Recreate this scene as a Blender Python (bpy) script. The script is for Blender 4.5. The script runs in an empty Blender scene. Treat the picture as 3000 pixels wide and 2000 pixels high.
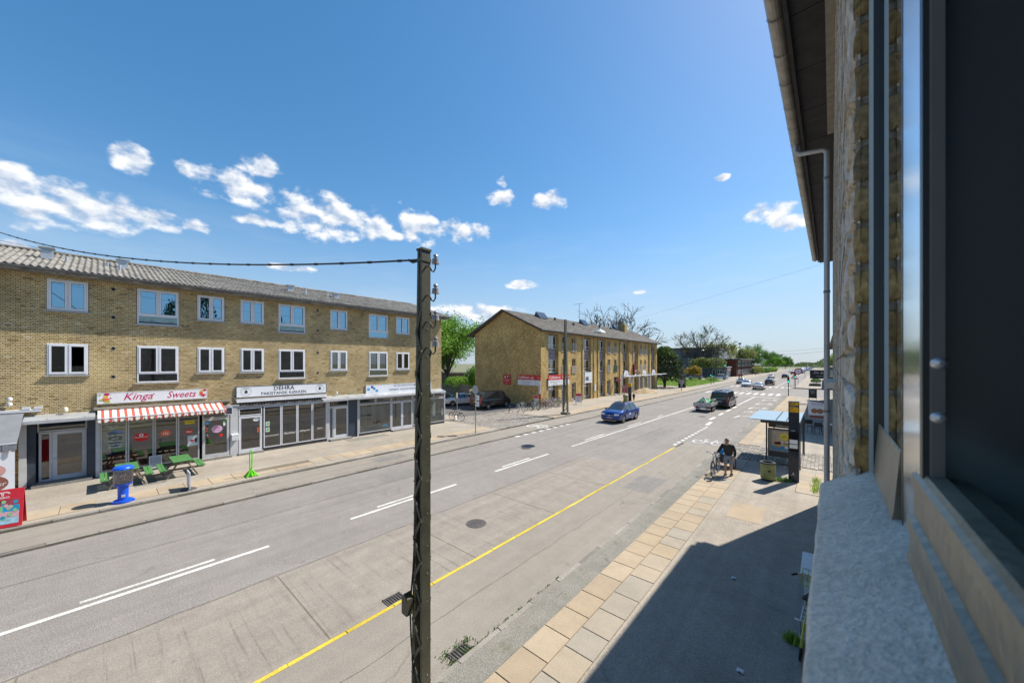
import bpy, math, random
from mathutils import Vector, Matrix
R = math.radians
SC = bpy.context.scene
COL = SC.collection
rnd = random.Random(7)

# ------------------------------------------------------------------ camera
CAMZ = 5.2
AX = 40.977                      # optical axis, degrees left of the street direction (+Y)
cd = bpy.data.cameras.new('camera')
cam = bpy.data.objects.new('camera', cd); COL.objects.link(cam)
cam.location = (0, 0, CAMZ)
cam.rotation_euler = (R(90), 0, R(AX))
cd.sensor_width = 36; cd.lens = 12.6
cd.shift_y = 64 / 3000           # verticals stay vertical, horizon a little below the middle
cd.clip_start = 0.01; cd.clip_end = 6000
cd.dof.use_dof = True; cd.dof.focus_distance = 24; cd.dof.aperture_fstop = 6.3
SC.camera = cam

# ------------------------------------------------------------------ sun, sky
SUN_AZ, SUN_EL = 20.0, 51.0      # azimuth from +Y towards +X
sl = bpy.data.lights.new('sun', 'SUN'); sl.energy = 4.35; sl.angle = R(0.5); sl.color = (1, .94, .84)
sun = bpy.data.objects.new('sun', sl); COL.objects.link(sun)
_d = Vector((math.sin(R(SUN_AZ)) * math.cos(R(SUN_EL)), math.cos(R(SUN_AZ)) * math.cos(R(SUN_EL)), math.sin(R(SUN_EL))))
sun.rotation_euler = _d.to_track_quat('Z', 'Y').to_euler(); sun.location = _d * 60
W = bpy.data.worlds.new('World'); SC.world = W; W.use_nodes = True
nt = W.node_tree; nt.nodes.clear()
def wn(t, **k):
    n = nt.nodes.new(t)
    for a, b in k.items(): setattr(n, a, b)
    return n
def wm(op, a, b=None, c=None, clamp=False):
    n = wn('ShaderNodeMath', operation=op, use_clamp=clamp)
    for i, v in enumerate((a, b, c)):
        if v is None: continue
        if isinstance(v, (int, float)): n.inputs[i].default_value = v
        else: nt.links.new(v, n.inputs[i])
    return n.outputs[0]
sky = wn('ShaderNodeTexSky', sky_type='NISHITA', sun_disc=False)
sky.sun_elevation = R(SUN_EL); sky.sun_rotation = R(SUN_AZ); sky.altitude = 10; sky.air_density = 1.0; sky.dust_density = .35; sky.ozone_density = 2.2
tcw = wn('ShaderNodeTexCoord'); sep = wn('ShaderNodeSeparateXYZ'); nt.links.new(tcw.outputs['Generated'], sep.inputs[0])
az = wm('ARCTAN2', sep.outputs[0], sep.outputs[1]); el = wm('ARCSINE', sep.outputs[2])
CL = [(-1.6504,.2769,.0503,.0396),(-1.5853,.2706,.0652,.0303),(-1.5083,.2775,.0437,.0173),(-1.5288,.3753,.0265,.0215),(-1.3338,.4224,.036,.0196),(-1.3653,.3768,.085,.026),(-1.1927,.3508,.1005,.0421),(-1.0711,.3385,.0655,.0281),(-.9775,.3614,.0517,.0404),(-.8552,.3508,.0624,.0231),(-.7407,.4345,.0364,.0178),(-.7431,.4708,.0146,.0144),(-.6075,.4244,.043,.0199),(-.6921,.2177,.0388,.0104),(-.0901,.3313,.0463,.0175),(-.0589,.3024,.0334,.0157),(-.1882,.4207,.0162,.0061),(-1.4345,.2796,.0246,.0109),(-1.3257,.3139,.0419,.0108),(-.8313,.1428,.1331,.0212),(-1.6631,.1906,.0169,.0082),(-1.2663,.2231,.0406,.0079),(-.3722,.1857,.0129,.0055),
      (-2.1,.33,.12,.04),(-2.7,.3,.14,.05),(.35,.3,.12,.035),(.9,.3,.12,.04),(1.5,.3,.14,.04),(2.2,.33,.12,.04),(2.9,.3,.12,.04)]
cmb = wn('ShaderNodeCombineXYZ'); nt.links.new(az, cmb.inputs[0]); nt.links.new(el, cmb.inputs[1])
best = None; upper = None
def vmad(v, sc, of):
    n = wn('ShaderNodeVectorMath', operation='MULTIPLY_ADD'); nt.links.new(v, n.inputs[0]); n.inputs[1].default_value = sc; n.inputs[2].default_value = of; return n.outputs[0]
for k, (a0, e0, wa, we) in enumerate(CL):
    wa *= 1.2; we *= 1.3; e0 -= we * .1
    v = vmad(cmb.outputs[0], (1 / wa, 1 / we, 0), (-a0 / wa, -e0 / we, 0))
    n = wn('ShaderNodeVectorMath', operation='DOT_PRODUCT'); nt.links.new(v, n.inputs[0]); nt.links.new(v, n.inputs[1])
    best = n.outputs['Value'] if best is None else wm('MINIMUM', best, n.outputs['Value'])
best = wm('SUBTRACT', 1.0, best)
def cnoise(off):
    n = wn('ShaderNodeTexNoise'); n.inputs['Scale'].default_value = 21; n.inputs['Detail'].default_value = 8; n.inputs['Roughness'].default_value = .52
    nt.links.new(vmad(cmb.outputs[0], (1, 1.5, 0), off), n.inputs['Vector']); return n.outputs[0]
nz0 = cnoise((0, 0, 0)); nz1 = cnoise((.006, .022, 0))
dens = wm('ADD', wm('MULTIPLY', best, 1.25), wm('MULTIPLY', wm('SUBTRACT', nz0, .5), 5.4))
mr = wn('ShaderNodeMapRange', interpolation_type='SMOOTHSTEP'); nt.links.new(dens, mr.inputs[0]); mr.inputs[1].default_value = -.05; mr.inputs[2].default_value = 1.25
inm = wn('ShaderNodeMapRange', interpolation_type='SMOOTHSTEP'); nt.links.new(best, inm.inputs[0]); inm.inputs[1].default_value = -.9; inm.inputs[2].default_value = .1
cover = wm('MULTIPLY', wm('MULTIPLY', mr.outputs[0], inm.outputs[0]), .95)
# thin high wisps and a pale band near the horizon
nz2 = wn('ShaderNodeTexNoise'); nz2.inputs['Scale'].default_value = 4; nz2.inputs['Detail'].default_value = 8; nz2.inputs['Roughness'].default_value = .6
cmb2 = wn('ShaderNodeCombineXYZ'); nt.links.new(az, cmb2.inputs[0]); nt.links.new(wm('MULTIPLY', el, 5), cmb2.inputs[1]); nt.links.new(cmb2.outputs[0], nz2.inputs['Vector'])
wis = wn('ShaderNodeMapRange'); nt.links.new(nz2.outputs[0], wis.inputs[0]); wis.inputs[1].default_value = .5; wis.inputs[2].default_value = .85
hz = wn('ShaderNodeMapRange'); nt.links.new(el, hz.inputs[0]); hz.inputs[1].default_value = .42; hz.inputs[2].default_value = .05
wisp = wm('MULTIPLY', wm('MULTIPLY', wis.outputs[0], hz.outputs[0], clamp=True), .38)
gr = wn('ShaderNodeMapRange'); nt.links.new(wm('SUBTRACT', nz0, nz1), gr.inputs[0]); gr.inputs[1].default_value = -.13; gr.inputs[2].default_value = .1
cc = wn('ShaderNodeMix', data_type='RGBA'); nt.links.new(gr.outputs[0], cc.inputs[0]); cc.inputs[6].default_value = (3.7, 4.3, 5.3, 1); cc.inputs[7].default_value = (6.9, 7.0, 7.1, 1)
# the photograph's sky is a clear saturated blue
hsv = wn('ShaderNodeHueSaturation'); nt.links.new(sky.outputs[0], hsv.inputs['Color']); hsv.inputs['Saturation'].default_value = 1.34; hsv.inputs['Value'].default_value = 1.54
gam = wn('ShaderNodeGamma'); nt.links.new(hsv.outputs[0], gam.inputs[0]); gam.inputs[1].default_value = .82
hz2 = wn('ShaderNodeMapRange', interpolation_type='SMOOTHSTEP'); nt.links.new(el, hz2.inputs[0]); hz2.inputs[1].default_value = .38; hz2.inputs[2].default_value = -.02; hz2.inputs[4].default_value = .8
mx0 = wn('ShaderNodeMix', data_type='RGBA'); nt.links.new(hz2.outputs[0], mx0.inputs[0]); nt.links.new(gam.outputs[0], mx0.inputs[6]); mx0.inputs[7].default_value = (2.9, 3.75, 4.9, 1)
mx1 = wn('ShaderNodeMix', data_type='RGBA'); nt.links.new(wisp, mx1.inputs[0]); nt.links.new(mx0.outputs[2], mx1.inputs[6]); mx1.inputs[7].default_value = (5.4, 5.7, 6.2, 1)
mx2 = wn('ShaderNodeMix', data_type='RGBA'); nt.links.new(cover, mx2.inputs[0]); nt.links.new(mx1.outputs[2], mx2.inputs[6]); nt.links.new(cc.outputs[2], mx2.inputs[7])
bg = wn('ShaderNodeBackground'); bg.inputs[1].default_value = .085; nt.links.new(mx2.outputs[2], bg.inputs[0])
wo = wn('ShaderNodeOutputWorld'); nt.links.new(bg.outputs[0], wo.inputs[0])
vs = SC.view_settings; vs.view_transform = 'Standard'; vs.look = 'None'; vs.exposure = 0.85; vs.gamma = 1; vs.use_curve_mapping = False
SC.render.engine = 'CYCLES'

# ------------------------------------------------------------------ helpers
MATS = {}
def mat(name, col, rough=.75, var=.18, scale=4, bump=0, bscale=60, metal=0, spec=.4, col2=None, fine=0, coat=0, dirt=0):
    if name in MATS: return MATS[name]
    m = bpy.data.materials.new(name); m.use_nodes = True; t = m.node_tree; t.nodes.clear()
    N = lambda ty: t.nodes.new(ty)
    out = N('ShaderNodeOutputMaterial'); b = N('ShaderNodeBsdfPrincipled'); t.links.new(b.outputs[0], out.inputs[0])
    b.inputs['Roughness'].default_value = rough; b.inputs['Metallic'].default_value = metal; b.inputs['Specular IOR Level'].default_value = spec
    if coat: b.inputs['Coat Weight'].default_value = coat; b.inputs['Coat Roughness'].default_value = .04
    tc = N('ShaderNodeTexCoord'); co = tc.outputs['Object']
    c = (*col, 1)
    c2 = (*col2, 1) if col2 else tuple(x * (1 - var * 1.4) for x in col) + (1,)
    c1 = c if col2 else tuple(min(1, x * (1 + var * .6)) for x in col) + (1,)
    n = N('ShaderNodeTexNoise'); n.inputs['Scale'].default_value = scale; n.inputs['Detail'].default_value = 6; n.inputs['Roughness'].default_value = .65
    t.links.new(co, n.inputs['Vector'])
    mp = N('ShaderNodeMapRange'); mp.inputs[1].default_value = .3; mp.inputs[2].default_value = .7; t.links.new(n.outputs[0], mp.inputs[0])
    mx = N('ShaderNodeMix'); mx.data_type = 'RGBA'; t.links.new(mp.outputs[0], mx.inputs[0]); mx.inputs[6].default_value = c2; mx.inputs[7].default_value = c1
    last = mx.outputs[2]
    if fine:
        n2 = N('ShaderNodeTexNoise'); n2.inputs['Scale'].default_value = bscale; n2.inputs['Detail'].default_value = 3; t.links.new(co, n2.inputs['Vector'])
        m2 = N('ShaderNodeMapRange'); m2.inputs[1].default_value = .3; m2.inputs[2].default_value = .7; m2.inputs[3].default_value = 1 - fine; m2.inputs[4].default_value = 1 + fine; t.links.new(n2.outputs[0], m2.inputs[0])
        v = N('ShaderNodeVectorMath'); v.operation = 'SCALE'; t.links.new(last, v.inputs[0]); t.links.new(m2.outputs[0], v.inputs['Scale']); last = v.outputs[0]
    t.links.new(last, b.inputs['Base Color'])
    if bump:
        n3 = N('ShaderNodeTexNoise'); n3.inputs['Scale'].default_value = bscale; n3.inputs['Detail'].default_value = 4; t.links.new(co, n3.inputs['Vector'])
        bp = N('ShaderNodeBump'); bp.inputs['Strength'].default_value = bump; bp.inputs['Distance'].default_value = .02; t.links.new(n3.outputs[0], bp.inputs['Height']); t.links.new(bp.outputs[0], b.inputs['Normal'])
    MATS[name] = m; return m
def nodes_of(m):
    t = m.node_tree; b = [n for n in t.nodes if n.type == 'BSDF_PRINCIPLED'][0]
    return t, b
def glass(name, tint=(.8, .85, .85), refl=.22, dark=.35, gcol=(.95,.97,1)):
    """window pane: partly mirrors, partly lets one look in"""
    if name in MATS: return MATS[name]
    m = bpy.data.materials.new(name); m.use_nodes = True; t = m.node_tree; t.nodes.clear(); N = lambda ty: t.nodes.new(ty)
    out = N('ShaderNodeOutputMaterial'); tr = N('ShaderNodeBsdfTransparent'); gl = N('ShaderNodeBsdfGlossy'); mx = N('ShaderNodeMixShader')
    tr.inputs[0].default_value = (*[x * dark for x in tint], 1); gl.inputs['Roughness'].default_value = .0; gl.inputs[0].default_value = (*gcol, 1)
    fr = N('ShaderNodeFresnel'); fr.inputs[0].default_value = 1.5
    ma = N('ShaderNodeMath'); ma.operation = 'MULTIPLY_ADD'; t.links.new(fr.outputs[0], ma.inputs[0]); ma.inputs[1].default_value = 1 - refl; ma.inputs[2].default_value = refl; ma.use_clamp = True
    t.links.new(ma.outputs[0], mx.inputs[0]); t.links.new(tr.outputs[0], mx.inputs[1]); t.links.new(gl.outputs[0], mx.inputs[2]); t.links.new(mx.outputs[0], out.inputs[0])
    MATS[name] = m; return m
def emis(name, col, st):
    if name in MATS: return MATS[name]
    m = bpy.data.materials.new(name); m.use_nodes = True; t, b = nodes_of(m)
    b.inputs['Base Color'].default_value = (*col, 1); b.inputs['Emission Color'].default_value = (*col, 1); b.inputs['Emission Strength'].default_value = st
    MATS[name] = m; return m

def root_of(o):
    while o.parent: o = o.parent
    return o
def thing(name, label, cat, loc=(0, 0, 0), group=None):
    o = bpy.data.objects.new(name, None); COL.objects.link(o); o.location = loc; o.empty_display_size = .2
    o['label'] = label; o['category'] = cat
    if group: o['group'] = group
    return o
def tag(o, label, cat, group=None):
    o['label'] = label; o['category'] = cat
    if group: o['group'] = group
    return o
def put(name, me, parent=None, loc=None):
    o = bpy.data.objects.new(name, me); COL.objects.link(o)
    if parent: o.parent = parent
    if loc is not None: o.location = loc
    return o
def copy_tree(o, parent=None):
    c = o.copy(); COL.objects.link(c); c.parent = parent
    for ch in list(o.children): copy_tree(ch, c)
    return c
def place(o, loc, rz=0, label=None, group=None):
    o.location = loc; o.rotation_euler = (0, 0, R(rz))
    if label: o['label'] = label
    if group: o['group'] = group
    return o

class MB:
    def __init__(s): s.v = []; s.f = []; s.t = []
    def add(s, vs, fs, tint=None):
        n = len(s.v); s.v += [tuple(p) for p in vs]; s.f += [tuple(i + n for i in f) for f in fs]
        if tint is not None: s.t += [tint] * len(fs)
        return s
    def box(s, x0, x1, y0, y1, z0, z1, tint=None):
        x0, x1 = sorted((x0, x1)); y0, y1 = sorted((y0, y1)); z0, z1 = sorted((z0, z1))
        return s.add([(x0,y0,z0),(x1,y0,z0),(x1,y1,z0),(x0,y1,z0),(x0,y0,z1),(x1,y0,z1),(x1,y1,z1),(x0,y1,z1)],
                     [(0,3,2,1),(4,5,6,7),(0,1,5,4),(1,2,6,5),(2,3,7,6),(3,0,4,7)], tint)
    def cbox(s, c, d, rz=0, rx=0, ry=0, tint=None):
        M_ = Matrix.Rotation(rz, 3, 'Z') @ Matrix.Rotation(ry, 3, 'Y') @ Matrix.Rotation(rx, 3, 'X'); c = Vector(c)
        vs = [c + M_ @ Vector((sx * d[0] / 2, sy * d[1] / 2, sz * d[2] / 2)) for sz in (-1, 1) for sx, sy in ((-1,-1),(1,-1),(1,1),(-1,1))]
        return s.add(vs, [(0,3,2,1),(4,5,6,7),(0,1,5,4),(1,2,6,5),(2,3,7,6),(3,0,4,7)], tint)
    def quad(s, a, b, c, d, tint=None): return s.add([a, b, c, d], [(0, 1, 2, 3)], tint)
    def bar(s, a, b, w, h=None, up=(0, 0, 1)):
        a, b = Vector(a), Vector(b); h = h or w; d = (b - a)
        if d.length < 1e-6: return s
        d.normalize(); u = Vector(up)
        if abs(d.dot(u)) > .98: u = Vector((1, 0, 0))
        x = d.cross(u).normalized(); y = x.cross(d)
        vs = [p + x * sx * w / 2 + y * sy * h / 2 for p in (a, b) for sx, sy in ((-1,-1),(1,-1),(1,1),(-1,1))]
        return s.add(vs, [(0,1,2,3),(7,6,5,4),(0,4,5,1),(1,5,6,2),(2,6,7,3),(3,7,4,0)])
    def tube(s, pts, r, n=8, caps=True):
        pts = [Vector(p) for p in pts]; rr = r if isinstance(r, (list, tuple)) else [r] * len(pts)
        rings = []; px = None
        for i, p in enumerate(pts):
            d = (pts[min(i + 1, len(pts) - 1)] - pts[max(i - 1, 0)]).normalized()
            if px is None: px = d.orthogonal().normalized()
            else:
                px = px - d * px.dot(d)
                px = px.normalized() if px.length > 1e-5 else d.orthogonal().normalized()
            y = d.cross(px)
            rings.append([p + (px * math.cos(k * 2 * math.pi / n) + y * math.sin(k * 2 * math.pi / n)) * rr[i] for k in range(n)])
        vs = [q for g_ in rings for q in g_]; fs = []
        for i in range(len(pts) - 1):
            for k in range(n):
                a = i * n + k; b = i * n + (k + 1) % n
                fs.append((a, b, b + n, a + n))
        if caps: fs += [tuple(range(n))[::-1], tuple(range((len(pts) - 1) * n, len(pts) * n))]
        return s.add(vs, fs)
    def lathe(s, prof, c=(0, 0, 0), n=20, axis='Z'):
        vs = []; fs = []; m = len(prof)
        for k in range(n):
            a = 2 * math.pi * k / n
            for r, z in prof:
                p = (r * math.cos(a), r * math.sin(a), z)
                if axis == 'X': p = (p[2], p[0], p[1])
                if axis == 'Y': p = (p[1], p[2], p[0])
                vs.append((p[0] + c[0], p[1] + c[1], p[2] + c[2]))
        for k in range(n):
            for i in range(m - 1):
                a = k * m + i; b = ((k + 1) % n) * m + i
                fs.append((a, b, b + 1, a + 1))
        return s.add(vs, fs)
    def disc(s, c, r, n=20, ax='Z', rz=0):
        vs = []
        for k in range(n):
            a = 2 * math.pi * k / n; u, w_ = r * math.cos(a), r * math.sin(a)
            vs.append((c[0] + u, c[1] + w_, c[2]) if ax == 'Z' else (c[0], c[1] + u, c[2] + w_) if ax == 'X' else (c[0] + u, c[1], c[2] + w_))
        f = tuple(range(n))
        return s.add(vs, [f if ax != 'Y' else f[::-1]])
    def prism(s, poly, a0, a1, axis='Z'):
        """extrude a 2D outline; axis Z: (x,y); axis Y: (x,z); axis X: (y,z)"""
        f = {'Z': lambda p, t: (p[0], p[1], t), 'Y': lambda p, t: (p[0], t, p[1]), 'X': lambda p, t: (t, p[0], p[1])}[axis]
        n = len(poly); vs = [f(p, a0) for p in poly] + [f(p, a1) for p in poly]
        return s.add(vs, [tuple(range(n))[::-1], tuple(range(n, 2 * n))] + [(i, (i + 1) % n, (i + 1) % n + n, i + n) for i in range(n)])
    def mesh(s, name, m=None, smooth=False, off=(0, 0, 0), ang=40):
        me = bpy.data.meshes.new(name)
        o = off
        me.from_pydata([(p[0] - o[0], p[1] - o[1], p[2] - o[2]) for p in s.v], [], s.f)
        if m is not None:
            for q in (m if isinstance(m, (list, tuple)) else [m]): me.materials.append(q)
        if s.t and len(s.t) == len(s.f):
            at = me.attributes.new('tint', 'FLOAT', 'FACE'); at.data.foreach_set('value', s.t)
        if smooth:
            me.polygons.foreach_set('use_smooth', [True] * len(me.polygons)); me.set_sharp_from_angle(angle=R(ang))
        me.update(); return me
    def build(s, name, m, parent=None, smooth=False, ang=40):
        off = root_of(parent).location if parent else (0, 0, 0)
        return put(name, s.mesh(name, m, smooth, off, ang), parent)
    def top(s, name, m, label, cat, base, group=None, smooth=False):
        o = put(name, s.mesh(name, m, smooth, base), None, base); return tag(o, label, cat, group)
def fixn(me):
    import bmesh
    b = bmesh.new(); b.from_mesh(me); bmesh.ops.recalc_face_normals(b, faces=b.faces); b.to_mesh(me); b.free()
def struct(name, mb, m, smooth=False):
    o = put(name, mb.mesh(name, m, smooth)); o['kind'] = 'structure'; return o
ORI = {'X': Matrix(((0,0,1),(1,0,0),(0,1,0))), 'Y-': Matrix(((1,0,0),(0,0,-1),(0,1,0))), 'Y+': Matrix(((-1,0,0),(0,0,1),(0,1,0))), 'Z': Matrix.Identity(3), 'X-': Matrix(((0,0,-1),(-1,0,0),(0,1,0)))}
TMP = bpy.data.scenes.new('tmp')
def eval_mesh(o):
    TMP.collection.objects.link(o); vl = TMP.view_layers[0]; vl.update(); return bpy.data.meshes.new_from_object(o.evaluated_get(vl.depsgraph))
def text_mb(s, size, pos, ori='X', align='CENTER', shear=0, spacing=1, bold=0, res=2, sx=1):
    cu = bpy.data.curves.new('t', 'FONT'); cu.body = s; cu.size = size; cu.align_x = align; cu.align_y = 'CENTER'; cu.shear = shear; cu.space_character = spacing; cu.resolution_u = res; cu.offset = bold * size
    o = bpy.data.objects.new('t', cu); me = eval_mesh(o)
    M_ = ORI[ori] if isinstance(ori, str) else ori; mb = MB(); p = Vector(pos)
    mb.add([p + M_ @ Vector((v.co.x * sx, v.co.y, v.co.z)) for v in me.vertices], [tuple(q.vertices) for q in me.polygons])
    bpy.data.objects.remove(o); bpy.data.curves.remove(cu); bpy.data.meshes.remove(me)
    return mb
def text(s, size, pos, m, parent, ori='X', name='lettering', **k):
    return text_mb(s, size, pos, ori, **k).build(name, m, parent)
# ------------------------------------------------------------------ ground materials
def ground_mat(name, col, warm=(1, 1, 1), speck=.35, patch=.14, streak=.1, crack=0, groove=0, fscale=90, rough=.9, moss=0, mottle=.1):
    m = bpy.data.materials.new(name); m.use_nodes = True; t, b = nodes_of(m); N = lambda ty: t.nodes.new(ty); L = t.links.new
    g_ = N('ShaderNodeNewGeometry'); P = g_.outputs['Position']
    def noise(sc, det=5, vec=P, ro=.6):
        n = N('ShaderNodeTexNoise'); n.inputs['Scale'].default_value = sc; n.inputs['Detail'].default_value = det; n.inputs['Roughness'].default_value = ro; L(vec, n.inputs['Vector']); return n.outputs[0]
    def rng(x, a, b_, c, d):
        r = N('ShaderNodeMapRange'); L(x, r.inputs[0]); r.inputs[1].default_value = a; r.inputs[2].default_value = b_; r.inputs[3].default_value = c; r.inputs[4].default_value = d; return r.outputs[0]
    def mul(a, b_):
        q = N('ShaderNodeMath'); q.operation = 'MULTIPLY'; L(a, q.inputs[0]); L(b_, q.inputs[1]) if not isinstance(b_, float) else setattr(q.inputs[1], 'default_value', b_); return q.outputs[0]
    f = rng(noise(.35), .3, .7, 1 - patch, 1 + patch)
    f = mul(f, rng(noise(2.6, 6), .3, .7, 1 - mottle, 1 + mottle))
    f = mul(f, rng(noise(fscale, 2), .25, .75, 1 - speck, 1 + speck))
    f = mul(f, rng(noise(fscale * 2.7, 1), .3, .75, 1 - speck * .6, 1 + speck * .6))
    f = mul(f, rng(noise(fscale * .42, 3, ro=.8), .33, .67, 1 - speck * .34, 1 + speck * .34))
    mp = N('ShaderNodeMapping'); mp.inputs['Scale'].default_value = (3.2, .06, 1); L(P, mp.inputs[0])
    f = mul(f, rng(noise(1, 4, mp.outputs[0]), .3, .7, 1 - streak, 1 + streak))
    # dark spots: gum, oil
    vs_ = N('ShaderNodeTexVoronoi'); vs_.inputs['Scale'].default_value = .9; L(P, vs_.inputs['Vector'])
    f = mul(f, rng(vs_.outputs['Distance'], .025, .05, .62, 1))
    hgt = None
    if crack:
        nzv = N('ShaderNodeTexNoise'); nzv.inputs['Scale'].default_value = 1.3; nzv.inputs['Detail'].default_value = 5; L(P, nzv.inputs['Vector'])
        av = N('ShaderNodeVectorMath'); av.operation = 'MULTIPLY_ADD'; L(nzv.outputs[1], av.inputs[0]); av.inputs[1].default_value = (1.1, 1.1, 0); L(P, av.inputs[2])
        vo = N('ShaderNodeTexVoronoi'); vo.feature = 'DISTANCE_TO_EDGE'; vo.inputs['Scale'].default_value = .42; L(av.outputs[0], vo.inputs['Vector'])
        line = rng(vo.outputs['Distance'], .002, .011, 1, 0)
        msk = rng(noise(.5, 3), .5, .62, 0, 1)
        q = N('ShaderNodeMath'); q.operation = 'MULTIPLY_ADD'; L(mul(line, msk), q.inputs[0]); q.inputs[1].default_value = -crack; q.inputs[2].default_value = 1
        f = mul(f, q.outputs[0])
    if groove:
        mg = N('ShaderNodeMapping'); mg.inputs['Scale'].default_value = (.18, 9, 1); mg.inputs['Rotation'].default_value = (0, 0, R(1.5)); L(P, mg.inputs[0])
        gl_ = rng(noise(1, 2, mg.outputs[0], .8), .56, .66, 0, 1)
        msk = mul(rng(noise(.8, 3), .38, .55, 0, 1), rng(noise(.3, 2), .3, .5, .25, 1))
        q = N('ShaderNodeMath'); q.operation = 'MULTIPLY_ADD'; L(mul(gl_, msk), q.inputs[0]); q.inputs[1].default_value = -groove; q.inputs[2].default_value = 1
        f = mul(f, q.outputs[0])
    v = N('ShaderNodeVectorMath'); v.operation = 'SCALE'; v.inputs[0].default_value = tuple(col[i] * warm[i] for i in range(3)); L(f, v.inputs['Scale'])
    last = v.outputs[0]
    if moss:
        mm = N('ShaderNodeMix'); mm.data_type = 'RGBA'; L(rng(noise(3, 6), .58, .7, 0, moss), mm.inputs[0]); L(last, mm.inputs[6]); mm.inputs[7].default_value = (.09, .1, .04, 1); last = mm.outputs[2]
    L(last, b.inputs['Base Color']); b.inputs['Roughness'].default_value = rough; b.inputs['Specular IOR Level'].default_value = .25
    bp = N('ShaderNodeBump'); bp.inputs['Strength'].default_value = .35; bp.inputs['Distance'].default_value = .012; L(noise(fscale, 3), bp.inputs['Height']); L(bp.outputs[0], b.inputs['Normal'])
    MATS[name] = m; return m
ASPH = ground_mat('road_asphalt', (.225, .207, .19), speck=.5, crack=.22, patch=.08, mottle=.07, fscale=55, streak=.085)
ASPH_C = ground_mat('cycle_asphalt', (.245, .22, .188), speck=.3, patch=.07, crack=.3, mottle=.06, fscale=70, streak=.06)
ASPH_S = ground_mat('sidewalk_asphalt', (.3, .265, .22), speck=.38, crack=.18, fscale=70, mottle=.09)
ASPH_O = ground_mat('worn_asphalt', (.2, .19, .165), speck=.4, crack=.6, fscale=45, moss=.55)
CONC = ground_mat('bus_bay_concrete', (.25, .222, .19), speck=.22, patch=.07, groove=.26, fscale=50, mottle=.1)
DARKA = ground_mat('yard_asphalt', (.12, .115, .11), speck=.3, crack=.4, fscale=60)
EARTH = ground_mat('earth', (.16, .17, .1), speck=.4, fscale=3)
PAINT = ground_mat('road_paint', (.55, .54, .51), speck=.34, patch=.08, fscale=34, mottle=.22, rough=.7)
def tinted(name, cols, rough=.85, bump=.4, bscale=60, speck=.2, dirt=.25, attr='tint'):
    m = bpy.data.materials.new(name); m.use_nodes = True; t, b = nodes_of(m); N = lambda ty: t.nodes.new(ty); L = t.links.new
    a = N('ShaderNodeAttribute'); a.attribute_name = attr
    cr = N('ShaderNodeValToRGB'); e = cr.color_ramp.elements
    while len(e) < len(cols): e.new(.5)
    for i, c in enumerate(cols): e[i].position = i / (len(cols) - 1); e[i].color = (*c, 1)
    L(a.outputs['Fac'], cr.inputs[0])
    tcn = N('ShaderNodeNewGeometry'); n = N('ShaderNodeTexNoise'); n.inputs['Scale'].default_value = bscale; n.inputs['Detail'].default_value = 4; L(tcn.outputs['Position'], n.inputs['Vector'])
    n2 = N('ShaderNodeTexNoise'); n2.inputs['Scale'].default_value = .7; n2.inputs['Detail'].default_value = 7; n2.inputs['Roughness'].default_value = .7; L(tcn.outputs['Position'], n2.inputs['Vector'])
    r1 = N('ShaderNodeMapRange'); L(n.outputs[0], r1.inputs[0]); r1.inputs[1].default_value = .3; r1.inputs[2].default_value = .7; r1.inputs[3].default_value = 1 - speck; r1.inputs[4].default_value = 1 + speck
    r2 = N('ShaderNodeMapRange'); L(n2.outputs[0], r2.inputs[0]); r2.inputs[1].default_value = .35; r2.inputs[2].default_value = .65; r2.inputs[3].default_value = 1 - dirt; r2.inputs[4].default_value = 1.06
    q = N('ShaderNodeMath'); q.operation = 'MULTIPLY'; L(r1.outputs[0], q.inputs[0]); L(r2.outputs[0], q.inputs[1])
    v = N('ShaderNodeVectorMath'); v.operation = 'SCALE'; L(cr.outputs[0], v.inputs[0]); L(q.outputs[0], v.inputs['Scale']); L(v.outputs[0], b.inputs['Base Color'])
    b.inputs['Roughness'].default_value = rough; b.inputs['Specular IOR Level'].default_value = .25
    bp = N('ShaderNodeBump'); bp.inputs['Strength'].default_value = bump; bp.inputs['Distance'].default_value = .01; L(n.outputs[0], bp.inputs['Height']); L(bp.outputs[0], b.inputs['Normal'])
    MATS[name] = m; return m
SLAB = tinted('paving_stone', [(.34,.27,.19),(.37,.295,.21),(.36,.285,.195),(.39,.315,.225),(.33,.285,.225),(.315,.28,.23)], bscale=70, speck=.16, dirt=.18)
GRAN = tinted('granite', [(.2,.185,.16),(.27,.25,.22),(.33,.3,.26),(.24,.22,.19)], bscale=50, speck=.3)
YELL = tinted('yellow_kerb_paint', [(.55,.42,.05),(.62,.48,.06),(.6,.47,.1)], bscale=30, speck=.18, dirt=.3)
COBB = tinted('cobble_stone', [(.2,.185,.165),(.28,.26,.23),(.35,.325,.285),(.3,.27,.24)], bscale=40, speck=.25)
JOINT = ground_mat('joint_sand', (.17, .145, .11), fscale=40)
ZR, ZC, ZS = 0.0, .07, .15
XF = -24.6                                                       # left facade
def sheet(x0, x1, y0, y1, z, ny=1):
    m = MB(); ys = [y0 + (y1 - y0) * i / ny for i in range(ny + 1)]
    for a, b in zip(ys[:-1], ys[1:]): m.quad((x0,a,z),(x1,a,z),(x1,b,z),(x0,b,z))
    return m
struct('ground', sheet(-2500, 2500, -600, 4200, -.06), EARTH)
road = struct('road', sheet(-16.67, -6.95, -60, 1500, ZR, 30).add([(-6.95,25,ZR),(-4.72,25,ZR),(-4.72,1500,ZR),(-6.95,1500,ZR)], [(0,1,2,3)]), ASPH)
struct('side_street', MB().quad((-4.72,70.4,-.002),(70,70.4,-.002),(70,93.6,-.002),(-4.72,93.6,-.002)), ASPH)
ctl = struct('cycle_track_left', sheet(-18.75, -16.79, -60, 1500, ZC, 20), ASPH_C)
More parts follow.
